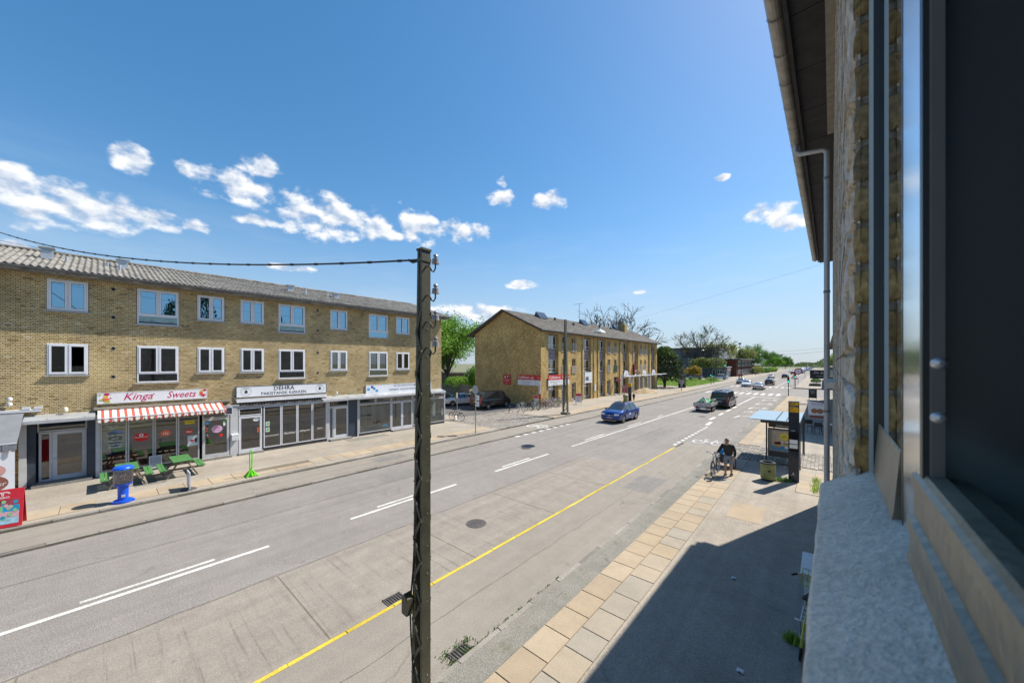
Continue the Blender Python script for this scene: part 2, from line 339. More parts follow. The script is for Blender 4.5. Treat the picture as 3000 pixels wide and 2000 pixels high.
m = MB(); m.quad((-6.83,-60,ZC),(-4.72,-60,ZC),(-4.72,22.5,ZC),(-6.83,22.5,ZC)); m.quad((-6.83,22.5,ZC),(-4.72,22.5,ZC),(-4.72,25.2,.004),(-6.83,25.2,.004)); m.quad((-6.83,25.2,.004),(-6.83,22.5,ZC),(-6.83,22.5,0),(-6.83,25.2,0))
ctr = struct('cycle_track_right', m, ASPH_C)
swl = struct('sidewalk_left', sheet(-60, -18.88, -60, 20.2, ZS).quad((-60,27.6,ZS),(-18.88,27.6,ZS),(-18.88,400,ZS),(-60,400,ZS)).quad((-60,20.2,ZS),(-25.6,20.2,ZS),(-25.6,27.6,ZS),(-60,27.6,ZS)), ASPH_S)
struct('yard', MB().quad((-60,22.4,ZS+.004),(-25.4,22.4,ZS+.004),(-25.4,27.4,ZS+.004),(-60,27.4,ZS+.004)).quad((-60,27.4,ZS+.004),(-25.2,27.4,ZS+.004),(-25.7,36,ZS+.004),(-60,36,ZS+.004)), DARKA)
swr = struct('sidewalk_right', sheet(-4.6, 12, -60, 69.2, ZS).quad((-4.6,94.2,ZS),(12,94.2,ZS),(12,400,ZS),(-4.6,400,ZS)), ASPH_S)
struct('sidewalk_edge_strip', MB().quad((-4.6,-20,ZS+.004),(-4.07,-20,ZS+.004),(-4.07,22.2,ZS+.004),(-4.6,22.2,ZS+.004)).quad((-4.6,26.2,ZS+.004),(-4.07,26.2,ZS+.004),(-4.07,69.1,ZS+.004),(-4.6,69.1,ZS+.004)), ASPH_O)
for i, (x0, x1, y0, y1) in enumerate(((-2.44,-1.5,13.6,15.2),(-22.3,-21.2,.95,1.9),(-23.9,-22.9,10.6,13.4))):
    struct('asphalt_patch', sheet(x0, x1, y0, y1, ZS+.005), ASPH_O if i else SLAB)

SEAM = ground_mat('tar_seam', (.11,.1,.09), speck=.3, fscale=30, mottle=.3)
ASPH_P = ground_mat('patched_asphalt', (.2,.188,.175), speck=.55, patch=.06, fscale=40, mottle=.1)
for (x0, y0, x1, y1, w_) in ((-14.35,-8,-14.2,120,.014),(-10.13,-8,-10.12,17.8,.012),(-5.9,-6,-5.75,22,.01),(-17.6,-6,-17.7,20,.01)):
    m = MB(); n = 60; z_ = .0045 if -16 < x0 < -7 else ZC+.004
    P = [(x0+(x1-x0)*i/n + .02*math.sin(i*1.7)+.012*math.sin(i*4.1), y0+(y1-y0)*i/n) for i in range(n+1)]
    for (a, b), (c, d) in zip(P[:-1], P[1:]): m.quad((a-w_/2,b,z_),(a+w_/2,b,z_),(c+w_/2,d,z_),(c-w_/2,d,z_))
    struct('tar_seam', m, SEAM)
for x0, x1, y0, y1, z_ in ((-15.6,-14.3,8.2,10.6,.0035),(-13.4,-12.4,26,31,.0035),(-9.9,-8.6,24,29.5,.0035),(-6.3,-5.2,14.2,16.4,ZC+.003),(-18.3,-17.3,9.5,11.2,ZC+.003)): struct('asphalt_patch', sheet(x0, x1, y0, y1, z_), ASPH_P)
# concrete bays beside the yellow kerb
CB = MB().box(-1.535,1.535,-1.86,1.86,-.1,.006)
cbm = CB.mesh('concrete_slab', CONC)
bay = struct('bus_bay', sheet(-10.1, -6.98, -16, 17.8, .0025), JOINT)
for k in range(9): put('concrete_slab', cbm, bay, (-8.54, 17.85 - 1.875 - 3.75 * k, 0))

# kerbs -------------------------------------------------------------
def chip_box(l, w, h, seed, bev=.012, tint=.5):
    r = random.Random(seed); j = lambda a: r.uniform(-a, a); b = bev
    m = MB(); xs = (-w/2, -w/2+b, w/2-b, w/2)
    vs = []
    for y in (-l/2, l/2):
        vs += [(-w/2,y,0),(-w/2,y+j(.004),h-b+j(.004)),(-w/2+b+j(.003),y,h+j(.003)),(w/2-b+j(.003),y,h+j(.003)),(w/2,y+j(.004),h-b+j(.004)),(w/2,y,0)]
    m.add(vs, [(5,4,3,2,1,0),(6,7,8,9,10,11)] + [(i, i+1, i+7, i+6) for i in range(5)], tint)
    me = m.mesh('kerb_stone', GRAN); fixn(me); return me
KS = [chip_box(.985, .125, .2, s, tint=(s*.29) % 1) for s in range(6)]
def kerb(name, x, y0, y1, ztop, single_to, extra=()):
    root = struct(name, MB().box(x-.06, x+.06, y0, y1, ztop-.25, ztop-.03), JOINT)
    y = y0; k = 0
    while y + .5 < min(single_to, y1):
        put('kerb_stone', KS[k % 6] if k % 6 != 2 else KS[rnd.randrange(6)], root, (x + rnd.uniform(-.008, .008), y + .5, ztop - .2 + rnd.uniform(-.006, .006))); y += 1; k += 1
    if y1 > y:
        m = MB()
        while y < y1: m.box(x-.0625, x+.0625, y+.008, min(y+.992, y1), ztop-.2, ztop + rnd.uniform(-.005,.004), rnd.random()); y += 1
        o = m.build('kerb_row', GRAN, root); o['kind'] = 'stuff'
    return root
kerb('kerb_left_sidewalk', -18.815, -8, 20.2, ZS, 99)
kerb('kerb_left_sidewalk_beyond', -18.815, 27.6, 240, ZS, 60)
kerb('kerb_left_road', -16.73, -8, 300, ZC, 40)
kerb('kerb_right_sidewalk', -4.66, -4, 22.2, ZS - .01, 99)
kerb('kerb_right_sidewalk_beyond', -4.66, 26.2, 69, ZS - .01, 70)
kerb('kerb_right_far', -4.66, 94.2, 300, ZS, 94)
KERBFOOT = ground_mat('kerb_foot_line', (.07,.06,.045), speck=.5, fscale=30, mottle=.4)  # thin dark strips along the foot of the left-hand kerbs
for nm_, x0_, y0_, y1_, z_ in (('kerb_foot_line_sidewalk',-18.75,-8,20,ZC),('kerb_foot_line_road',-16.667,-8,120,ZR),('kerb_foot_line_beyond',-18.75,27.8,120,ZC)): struct(nm_, sheet(x0_, x0_+.05, y0_, y1_, z_+.004), KERBFOOT)
ky = struct('yellow_kerb', MB().box(-6.95, -6.83, -30, 23.4, -.2, ZC-.01), JOINT)
YK = []
for s in range(5):
    r = random.Random(s + 40); b = MB(); l = .985
    b.add([(-.07,-l/2,0),(-.07,-l/2,.035),(-.035,-l/2,.072),(.06,-l/2,.077),(.06,-l/2,0),(-.07,l/2,0),(-.07,l/2,.035),(-.035,l/2,.072),(.06,l/2,.077),(.06,l/2,0)], [(4,3,2,1,0),(5,6,7,8,9),(0,1,6,5),(1,2,7,6),(2,3,8,7),(3,4,9,8)], r.random())
    me = b.mesh('kerb_stone', YELL); fixn(me); YK.append(me)
for k in range(31): put('kerb_stone', YK[(k * 3) % 5], ky, (-6.89 + rnd.uniform(-.006,.006), -7.4 + k + rnd.uniform(-.004,.004), rnd.uniform(-.004,.003)))

# paving slabs ------------------------------------------------------
SM = {}
def slab(root, x0, x1, y0, y1, z, tint, tilt=.003):
    key = (round(x1 - x0, 2), round(y1 - y0, 2), round(tint, 1))
    if key not in SM:
        w, l = x1 - x0 - .012, y1 - y0 - .014; b = .006; h = .014
        mm = MB(); mm.add([(-w/2,-l/2,-.06),(w/2,-l/2,-.06),(w/2,l/2,-.06),(-w/2,l/2,-.06),(-w/2,-l/2,h-b),(w/2,-l/2,h-b),(w/2,l/2,h-b),(-w/2,l/2,h-b),(-w/2+b,-l/2+b,h),(w/2-b,-l/2+b,h),(w/2-b,l/2-b,h),(-w/2+b,l/2-b,h)],
                          [(0,1,5,4),(1,2,6,5),(2,3,7,6),(3,0,4,7),(4,5,9,8),(5,6,10,9),(6,7,11,10),(7,4,8,11),(8,9,10,11)], tint)
        SM[key] = mm.mesh('paving_slab', SLAB)
    o = put('paving_slab', SM[key], root, ((x0+x1)/2, (y0+y1)/2, z)); o.rotation_euler = (rnd.uniform(-tilt, tilt), rnd.uniform(-tilt, tilt), 0)
pvr = struct('paving_right', sheet(-4.06, -2.93, -6, 22.2, ZS+.003).quad((-4.06,26.2,ZS+.003),(-2.93,26.2,ZS+.003),(-2.93,69,ZS+.003),(-4.06,69,ZS+.003)), JOINT)
for row, (x0, x1) in enumerate(((-4.06, -3.495), (-3.495, -2.93))):
    y = -3.0 + row * .42
    while y < 69:
        l = rnd.choice((.7, .7, .7, .72, .6, .85)) if y < 22 else .8
        if y + l < 22.2 or 26.2 < y:
            tn = .1 * rnd.randrange(0, 7) if row == 0 else (.1 * rnd.randrange(7, 11) if y < 9.4 or rnd.random() < .22 else .1 * rnd.randrange(0, 7))
            slab(pvr, x0, x1, y, y + l, ZS + .003 + rnd.uniform(0, .003), tn)
        elif y < 26.2: y = max(y, 25.6)
        y += l
pvl = struct('paving_left', sheet(-20.38, -19.25, -1.7, -.1, ZS+.003).quad((-20.38,.6,ZS+.003),(-19.25,.6,ZS+.003),(-19.25,20,ZS+.003),(-20.38,20,ZS+.003)).quad((-20.4,27.8,ZS+.003),(-18.95,27.8,ZS+.003),(-18.95,78,ZS+.003),(-20.4,78,ZS+.003)), JOINT)
y = -1.7
while y < 78:
    l = .8 if y < 20 else 1.2
    if (y < -.2) or (.6 < y and y + l < 20) or y > 27.8:
        for (x0, x1) in ((-20.38, -19.82), (-19.82, -19.25)) if y < 20 else ((-20.38, -19.66), (-19.66, -18.95)):
            if y > 20 or not (4.6 < y < 6.4 and x0 < -20): slab(pvl, x0, x1, y, y + l, ZS + .003, .1 * rnd.randrange(0, 9))
    y += l
# pale slabs by the wall past the house corner
pvw = struct('paving_wall', sheet(-.85, .9, 17.9, 21.4, ZS+.003), JOINT)
for i in range(3):
    for k in range(5): slab(pvw, -.83 + i*.56, -.27 + i*.56, 17.9 + k*.69, 18.59 + k*.69, ZS+.003, .1 * rnd.randrange(6, 11))

# cobbled crossings --------------------------------------------------
CM = []
for s in range(8):
    r = random.Random(s); mm = MB(); w, l, b, h = .135, .19, .022, .03
    j = lambda: r.uniform(-.008, .008)
    mm.add([(-w/2,-l/2,-.05),(w/2,-l/2,-.05),(w/2,l/2,-.05),(-w/2,l/2,-.05),(-w/2,-l/2,h-b),(w/2,-l/2,h-b),(w/2,l/2,h-b),(-w/2,l/2,h-b),(-w/2+b+j(),-l/2+b+j(),h),(w/2-b+j(),-l/2+b+j(),h),(w/2-b+j(),l/2-b+j(),h),(-w/2+b+j(),l/2-b+j(),h)],
           [(0,1,5,4),(1,2,6,5),(2,3,7,6),(3,0,4,7),(4,5,9,8),(5,6,10,9),(6,7,11,10),(7,4,8,11),(8,9,10,11)], r.random()); CM.append(mm.mesh('cobblestone', COBB))
cbr = struct('cobbled_crossing_right', MB().quad((-4.6,22.25,ZS+.003),(.6,22.25,ZS+.003),(.6,26.15,ZS+.003),(-4.6,26.15,ZS+.003)), JOINT)
cnt = 0; rest = MB()
for i in range(33):
    for k in range(19):
        x, y = -4.5 + i*.152 + rnd.uniform(-.008,.008), 22.36 + k*.205 + (i % 2)*.1 + rnd.uniform(-.012,.012)
        if y > 26.05: continue
        if -4.6 < x < -1.95 and cnt < 300:
            o = put('cobblestone', CM[rnd.randrange(8)], cbr, (x, y, ZS + rnd.uniform(0,.008))); o.rotation_euler = (0,0,rnd.uniform(-.07,.07)); cnt += 1
        else: rest.box(x-.066, x+.066, y-.094, y+.094, ZS-.02, ZS+.028+rnd.uniform(-.006,.006), rnd.random())
rest.build('cobbles', COBB, cbr)['kind'] = 'stuff'
cbl = struct('cobbled_crossing_left', MB().quad((-25.6,20.2,ZS-.01),(-18.9,20.2,ZC+.02),(-18.9,27.6,ZC+.02),(-25.6,27.6,ZS-.01)), JOINT)
rest = MB()
for i in range(44):
    x = -25.5 + i*.15; zz = ZS - .01 + (x + 25.6) / 6.7 * (ZC - ZS + .03)
    for k in range(37):
        y = 20.3 + k*.2 + (i % 2)*.1 + rnd.uniform(-.012,.012)
        if y > 27.5: continue
        rest.box(x-.066, x+.066, y-.092, y+.092, zz-.03, zz+.022+rnd.uniform(-.012,.01), rnd.random())
rest.build('cobbles', COBB, cbl)['kind'] = 'stuff'

# road markings --------------------------------------------------------
def mark(x0, x1, y0, y1, z=.004, parent=road, dx=0):
    MB().quad((x0,y0,z),(x1,y0,z),(x1+dx,y1,z),(x0+dx,y1,z)).build('lane_marking', PAINT, parent)
for a, b in ((-6.6,-3.9),(-1.4,3.17),(5.5,10.08),(12.5,16.93)): mark(-11.99, -11.86, a, b); 
for a, b in ((-.28,2.01),(6.6,8.9),(13.3,15.5),(21.6,24.4),(28.6,31.4),(35.6,37.2)): mark(-12.25, -12.14, a, b)
mark(-11.97, -11.84, 19.4, 67.6, dx=.5)
for k in range(11): mark(-7.28, -7.08, 24.0 + k*.82, 24.45 + k*.82, dx=-.0)
mark(-7.55, -7.25, 33.5, 35.6, dx=-.12)
for a, b in ((37,39),(40.8,42.8),(44.6,46.6),(48.4,50.4)): mark(-8.05, -7.78, a, b)
mark(-8.12, -7.95, 52, 66.4)
for k in range(8): mark(-16.62+.0, -16.3, 19.3 + k*.95, 19.78 + k*.95)
MB().quad((-11.7,68.4,.004),(-4.8,65.6,.004),(-4.8,65.95,.004),(-11.7,68.75,.004)).build('stop_line', PAINT, road)
for k in range(15):
    x = -5.35 - k*1.03
    mark(x-.5, x, 71.2 + k*.0, 75.6)
    if x > -16: mark(x-.5, x, 94.6, 97.6)
for a in (-11.5,): mark(a, a+.14, 97.9, 150)
mark(-11.35, -11.2, 160, 400); mark(-7.9, -7.78, 100, 300)
for k in range(8): mark(-10.9 + k*.35, -10.62 + k*.35, 79 + k*1.7, 80 + k*1.7)
def arrow(x, y, s=1):
    m = MB(); z = .005
    m.quad((x-.95,y-1.1,z),(x-.8,y-1.1,z),(x-.55,y+.6,z),(x-.75,y+.75,z)); m.quad((x-.75,y+.75,z),(x-.55,y+.6,z),(x+.35,y+.62,z),(x+.35,y+.82,z)); m.add([(x+.3,y+.25,z),(x+.85,y+.7,z),(x+.3,y+1.2,z)], [(0,1,2)])
    m.build('arrow_marking', PAINT, road)
for y in (41, 49.7, 55.4, 61.6): arrow(-5.6, y)
def bike_symbol(cx, cy, z, parent, s=1.0, w=.085, flip=1):
    m = MB()
    def seg(a, b):
        d = Vector((b[0]-a[0], b[1]-a[1])); n = Vector((-d.y, d.x)).normalized() * w / 2
        q = [(a[0]+n.x,a[1]+n.y),(a[0]-n.x,a[1]-n.y),(b[0]-n.x,b[1]-n.y),(b[0]+n.x,b[1]+n.y)]
        m.add([(cx + flip*p[0]*s, cy + p[1]*s, z) for p in q], [(0,1,2,3)])
    for ox in (-.55, .55):
        for k in range(18):
            a0, a1 = k*math.pi/9, (k+1)*math.pi/9; r0, r1 = .31, .4
            q = [(ox+r0*math.cos(a0), r0*1.5*math.sin(a0)),(ox+r1*math.cos(a0), r1*1.5*math.sin(a0)),(ox+r1*math.cos(a1), r1*1.5*math.sin(a1)),(ox+r0*math.cos(a1), r0*1.5*math.sin(a1))]
            m.add([(cx+flip*p[0]*s, cy+p[1]*s, z) for p in q], [(0,1,2,3)])
    for a, b in (((-.55,0),(-.3,.75)),((-.3,.75),(.35,.75)),((-.55,0),(0,0)),((0,0),(.38,.8)),((0,0),(-.32,.7)),((.55,0),(.3,1.05)),((.3,1.05),(.15,1.1)),((-.28,.7),(-.33,1.0)),((-.5,1.02),(-.15,1.02))): seg(a, b)
    o = m.build('cycle_symbol', PAINT, parent); return o
bike_symbol(-5.7, 26.2, .01, road, 1.0); bike_symbol(-17.6, 23.4, ZC+.004, ctl, .95); bike_symbol(-5.6, 45.6, .006, road, .95)
# iron covers
IRON = mat('cast_iron', (.13, .115, .11), .6, .3, 12, metal=.3, bump=.3)
BLACKM = mat('black_void', (.012, .012, .012), .9, .1)
def manhole(x, y, r, label, z=.006):
    t = thing('manhole_cover', label, 'manhole cover', (x, y, z))
    MB().lathe([(0,.004),(r*.93,.004),(r*.94,-.002)], (x,y,z), 32).build('cover', IRON, t)
    MB().lathe([(r*.955,.003),(r,.003),(r,-.01),(r*.955,-.01),(r*.955,.003)], (x,y,z), 32).build('rim', IRON, t)
    m = MB()
    for rr in (.3,.5,.7): m.lathe([(r*rr,.009),(r*(rr+.09),.009),(r*(rr+.1),.004)], (x,y,z), 28)
    for k in range(8):
        a = k*math.pi/4+.2; m.bar((x+.12*r*math.cos(a),y+.12*r*math.sin(a),z+.008),(x+.88*r*math.cos(a),y+.88*r*math.sin(a),z+.008),.022,.008)
    m.build('ribs', IRON, t)
manhole(-8.51, 8.02, .34, 'round ribbed iron manhole cover in the concrete bus bay'); manhole(-13.79, 17.19, .3, 'dark iron manhole cover in the asphalt across the centre line'); manhole(-8.9, 38.6, .34, 'iron manhole cover behind the loaded trailer')
manhole(-12.6, 84, .34, 'iron manhole cover in the middle of the junction')
def drain(x, y, z, label, sx=.3, sy=.42):
    t = thing('drain_grate', label, 'drain', (x, y, z))
    MB().box(x-sx/2,x+sx/2,y-sy/2,y+sy/2,z+.001,z+.004).build('gully', BLACKM, t)
    m = MB()
    for a,b,c,d in ((-sx/2,-sx/2+.03,-sy/2,sy/2),(sx/2-.03,sx/2,-sy/2,sy/2),(-sx/2,sx/2,-sy/2,-sy/2+.03),(-sx/2,sx/2,sy/2-.03,sy/2)): m.box(x+a,x+b,y+c,y+d,z+.001,z+.014)
    m.build('frame', IRON, t)
    for k in range(6): MB().box(x-sx/2+.03,x+sx/2-.03,y-sy/2+.045+k*.058,y-sy/2+.07+k*.058,z+.001,z+.012).build('bar', IRON, t)
drain(-7.14, 4.26, .006, 'iron drain grate against the yellow kerb'); drain(-4.85, 4.2, ZC, 'weedy iron drain grate at the sidewalk kerb')
# ------------------------------------------------------------------ shared building materials
BRICK = tinted('yellow_brick', [(.22,.155,.075),(.47,.345,.165),(.6,.46,.235),(.66,.52,.29),(.5,.37,.175),(.7,.59,.39)], bscale=45, speck=.14, dirt=.32)
MORT = mat('dark_mortar', (.085, .07, .05), .95, .3, 8)
FRAMEW = mat('white_window_paint', (.72, .73, .76), .4, .06, 3)
GASKET = mat('dark_gasket', (.05, .05, .055), .6, .1)
PANE = glass('window_glass', refl=.2, dark=.55)
PANE_UP = glass('coated_window_glass', (.6,.75,.8), refl=.5, dark=.4, gcol=(.42,.74,1))
SHOPGL = glass('shop_glass', (.75,.8,.75), refl=.1, dark=.75)
ROOM = mat('room_plaster', (.32, .29, .25), .9, .2, 1)
ROOMD = mat('room_dark', (.05, .045, .04), .9, .3, 1)
SILLM = mat('window_sill_slate', (.42, .4, .36), .7, .2, 6)
GREY = mat('light_grey_paint', (.52, .53, .54), .5, .1, 3)
ALU = mat('aluminium', (.62, .63, .66), .38, .08, 5, metal=.55)
ZINC = mat('zinc_sheet', (.5, .52, .55), .42, .2, 1.5, metal=.5)
BLUED = mat('dark_blue_panel', (.045, .06, .085), .35, .25, 2)
GUTT = mat('gutter_grey', (.17, .17, .175), .5, .2, 4)
def tile_rects(y0, y1, z0, z1, holes):
    ys = sorted({y0, y1, *[min(max(v, y0), y1) for h in holes for v in h[:2]]}); zs = sorted({z0, z1, *[min(max(v, z0), z1) for h in holes for v in h[2:]]})
    for a, b in zip(ys[:-1], ys[1:]):
        for c, d in zip(zs[:-1], zs[1:]):
            cy, cz = (a + b) / 2, (c + d) / 2
            if b - a > 1e-6 and d - c > 1e-6 and not any(h[0] < cy < h[1] and h[2] < cz < h[3] for h in holes): yield a, b, c, d
def brick_course(y0, y1, off, L, blocked):
    y = y0 - off
    out = []
    while y < y1:
        a, b = max(y, y0), min(y + L, y1)
        segs = [(a, b)]
        for h in blocked:
            ns = []
            for s0, s1 in segs:
                if h[1] <= s0 or h[0] >= s1: ns.append((s0, s1))
                else:
                    if s0 < h[0]: ns.append((s0, h[0]))
                    if h[1] < s1: ns.append((h[1], s1))
            segs = ns
        out += [s_ for s_ in segs if s_[1] - s_[0] > .04]
        y += L
    return out

# ================================================================== the long brick block across the street
lb = thing('apartment_block', 'long yellow brick block with corrugated roof, two window rows and shops below', 'building', (XF, 8, ZS))
WU, WL = [], []
YS_ = [(-1.45,-.32,0),(1.17,2.63,1),(3.34,4.46,0),(5.17,6.29,0),(7.02,8.48,1),(10.0,11.13,0),(12.66,14.14,1),(14.84,16.0,0),(-4.6,-3.2,1)]
for y0, y1, big in YS_:
    WU.append((y0, y1, 7.07 if big else 7.45, 8.77)); WL.append((y0, y1, 4.28 if big else 4.71, 6.05))
HOLES = WU + WL
YE = 19.14
back = MB()
for a, b, c, d in tile_rects(-12, YE, 2.9, 9.0, HOLES): back.quad((XF-.014,a,c),(XF-.014,b,c),(XF-.014,b,d),(XF-.014,a,d))
for h in HOLES:     # reveals
    y0, y1, z0, z1 = h; x0, x1 = XF-.014, XF-.25
    back.quad((x0,y0,z0),(x0,y1,z0),(x1,y1,z0),(x1,y0,z0)); back.quad((x0,y0,z1),(x1,y0,z1),(x1,y1,z1),(x0,y1,z1)); back.quad((x0,y0,z0),(x1,y0,z0),(x1,y0,z1),(x0,y0,z1)); back.quad((x0,y1,z0),(x0,y1,z1),(x1,y1,z1),(x1,y1,z0))
lwall = back.build('wall', MORT, lb)
cells = []
CH = .0667
nco = int((9.0 - 2.9) / CH)
for i in range(nco + 1):
    z0 = 2.9 + i * CH; z1 = min(z0 + CH, 9.0)
    if z1 - z0 < .03: continue
    blocked = [h for h in HOLES if h[2] < (z0 + z1) / 2 < h[3]]
    L_ = .24 if i % 2 == 0 else .12
    off = (.12 if i % 4 == 2 else 0) if i % 2 == 0 else .06
    for a, b in brick_course(-12, YE, off, L_, blocked): cells.append((a, b, z0, z1))
# the 300 that show largest: the nearest, around the left window bay
near = sorted(cells, key=lambda q: (q[0] + q[1] > -4.6) * 0 + abs((q[0]+q[1])/2 + .6) * 1.0 + abs((q[2]+q[3])/2 - 4.6) * 1.2 - (q[1]-q[0]) * 3)
single = set(near[:300])
def brick_tint(r):
    v = r.random()
    return r.uniform(.28, .72) if v < .8 else r.uniform(.75, 1) if v < .93 else r.uniform(.05, .28)
BK = {}
rest = MB()
for a, b, c, d in cells:
    if (a, b, c, d) in single:
        key = (round(b-a, 2), rnd.randrange(5))
        if key not in BK:
            w = (b-a)/2 - .006; h = (d-c)/2 - .006
            BK[key] = MB().box(-.012, .0, -w, w, -h, h, brick_tint(rnd)).mesh('brick', BRICK)
        put('brick', BK[key], lwall, (0 + rnd.uniform(-.003,.003), (a+b)/2 - 8, (c+d)/2 - ZS))
    else:
        x = XF + rnd.uniform(-.003, .003); t_ = brick_tint(rnd); y0, y1, z0, z1 = a+.007, b-.007, c+.008, d-.008
        rest.add([(x,y0,z0),(x,y1,z0),(x,y1,z1),(x,y0,z1),(XF-.014,y0,z0),(XF-.014,y1,z0),(XF-.014,y1,z1),(XF-.014,y0,z1)], [(0,1,2,3),(3,2,6,7),(0,4,5,1),(0,3,7,4),(1,5,6,2)], t_)
rest.build('brickwork', BRICK, lwall)['kind'] = 'stuff'
# other sides of the block, ground floor body, rooms
BR2 = None
def brick_tex(name, c1, c2, mortar, sx=1, vertical_axis='XZ'):
    m = bpy.data.materials.new(name); m.use_nodes = True; t, b = nodes_of(m); N = lambda ty: t.nodes.new(ty); L = t.links.new
    g_ = N('ShaderNodeNewGeometry'); sp = N('ShaderNodeSeparateXYZ'); L(g_.outputs['Position'], sp.inputs[0]); nm = N('ShaderNodeSeparateXYZ'); L(g_.outputs['True Normal'], nm.inputs[0])
    ab = N('ShaderNodeMath'); ab.operation = 'ABSOLUTE'; L(nm.outputs[0], ab.inputs[0]); gt = N('ShaderNodeMath'); gt.operation = 'GREATER_THAN'; gt.inputs[1].default_value = .6; L(ab.outputs[0], gt.inputs[0])
    mx = N('ShaderNodeMix'); L(gt.outputs[0], mx.inputs[0]); L(sp.outputs[0], mx.inputs[2]); L(sp.outputs[1], mx.inputs[3])
    cb = N('ShaderNodeCombineXYZ'); L(mx.outputs[0], cb.inputs[0]); L(sp.outputs[2], cb.inputs[1])
    bt = N('ShaderNodeTexBrick'); L(cb.outputs[0], bt.inputs['Vector']); bt.inputs['Scale'].default_value = 1; bt.inputs['Brick Width'].default_value = .24; bt.inputs['Row Height'].default_value = .0667; bt.inputs['Mortar Size'].default_value = .007; bt.inputs['Bias'].default_value = -.1
    bt.inputs['Color1'].default_value = (*c1, 1); bt.inputs['Color2'].default_value = (*c2, 1); bt.inputs['Mortar'].default_value = (*mortar, 1)
    def noise(sc, d=5):
        n = N('ShaderNodeTexNoise'); n.inputs['Scale'].default_value = sc; n.inputs['Detail'].default_value = d; n.inputs['Roughness'].default_value = .65; L(g_.outputs['Position'], n.inputs['Vector']); return n.outputs[0]
    f1 = N('ShaderNodeMapRange'); L(noise(.5, 6), f1.inputs[0]); f1.inputs[1].default_value = .35; f1.inputs[2].default_value = .65; f1.inputs[3].default_value = .72; f1.inputs[4].default_value = 1.12
    f2 = N('ShaderNodeMapRange'); mpn = N('ShaderNodeMapping'); mpn.inputs['Scale'].default_value = (3.5, 14, 1); L(cb.outputs[0], mpn.inputs[0]); nn = N('ShaderNodeTexNoise'); nn.inputs['Scale'].default_value = 1; nn.inputs['Detail'].default_value = 2; L(mpn.outputs[0], nn.inputs['Vector']); L(nn.outputs[0], f2.inputs[0]); f2.inputs[1].default_value = .3; f2.inputs[2].default_value = .7; f2.inputs[3].default_value = .4; f2.inputs[4].default_value = 1.5
    q = N('ShaderNodeMath'); q.operation = 'MULTIPLY'; L(f1.outputs[0], q.inputs[0]); L(f2.outputs[0], q.inputs[1])
    v = N('ShaderNodeVectorMath'); v.operation = 'SCALE'; L(bt.outputs[0], v.inputs[0]); L(q.outputs[0], v.inputs['Scale']); L(v.outputs[0], b.inputs['Base Color'])
    bp = N('ShaderNodeBump'); bp.inputs['Strength'].default_value = .6; bp.inputs['Distance'].default_value = .012; bp.invert = True; L(bt.outputs['Fac'], bp.inputs['Height']); L(bp.outputs[0], b.inputs['Normal']); b.inputs['Roughness'].default_value = .9; b.inputs['Specular IOR Level'].default_value = .2
    MATS[name] = m; return m
BRICK_FAR = brick_tex('yellow_brick_wall', (.66,.47,.19), (.47,.32,.13), (.26,.19,.1))
m = MB(); XB = -34.2
m.quad((XF-.01,YE,ZS),(XB,YE,ZS),(XB,YE,9),(XF-.01,YE,9)); m.quad((XB,-12,ZS),(XF-.01,-12,ZS),(XF-.01,-12,9),(XB,-12,9)); m.quad((XB,YE,ZS),(XB,-12,ZS),(XB,-12,9),(XB,YE,9))
m.add([(XF-.01,YE,9),(XB,YE,9),(-29.5,YE,10.6)], [(0,1,2)]); m.add([(XF-.01,-12,9),(XB,-12,9),(-29.5,-12,10.6)], [(0,2,1)])
m.build('side_wall', BRICK_FAR, lb)
m = MB()
for z0, z1 in ((.2, 2.95), (3.2, 6.3), (6.5, 8.95)):
    m.quad((-28.4,-12,z0),(-28.4,YE-.1,z0),(-28.4,YE-.1,z1),(-28.4,-12,z1)); m.quad((-28.4,-12,z0),(XF-.2,-12,z0),(XF-.2,YE-.1,z0),(-28.4,YE-.1,z0)); m.quad((-28.4,-12,z1),(-28.4,YE-.1,z1),(XF-.2,YE-.1,z1),(XF-.2,-12,z1))
    for y in (-2.5,.3,2.95,4.8,6.65,9.2,11.8,14.5,17,19.0): m.quad((-28.4,y,z0),(XF-.26,y,z0),(XF-.26,y,z1),(-28.4,y,z1))
m.build('interior', ROOM, lb)

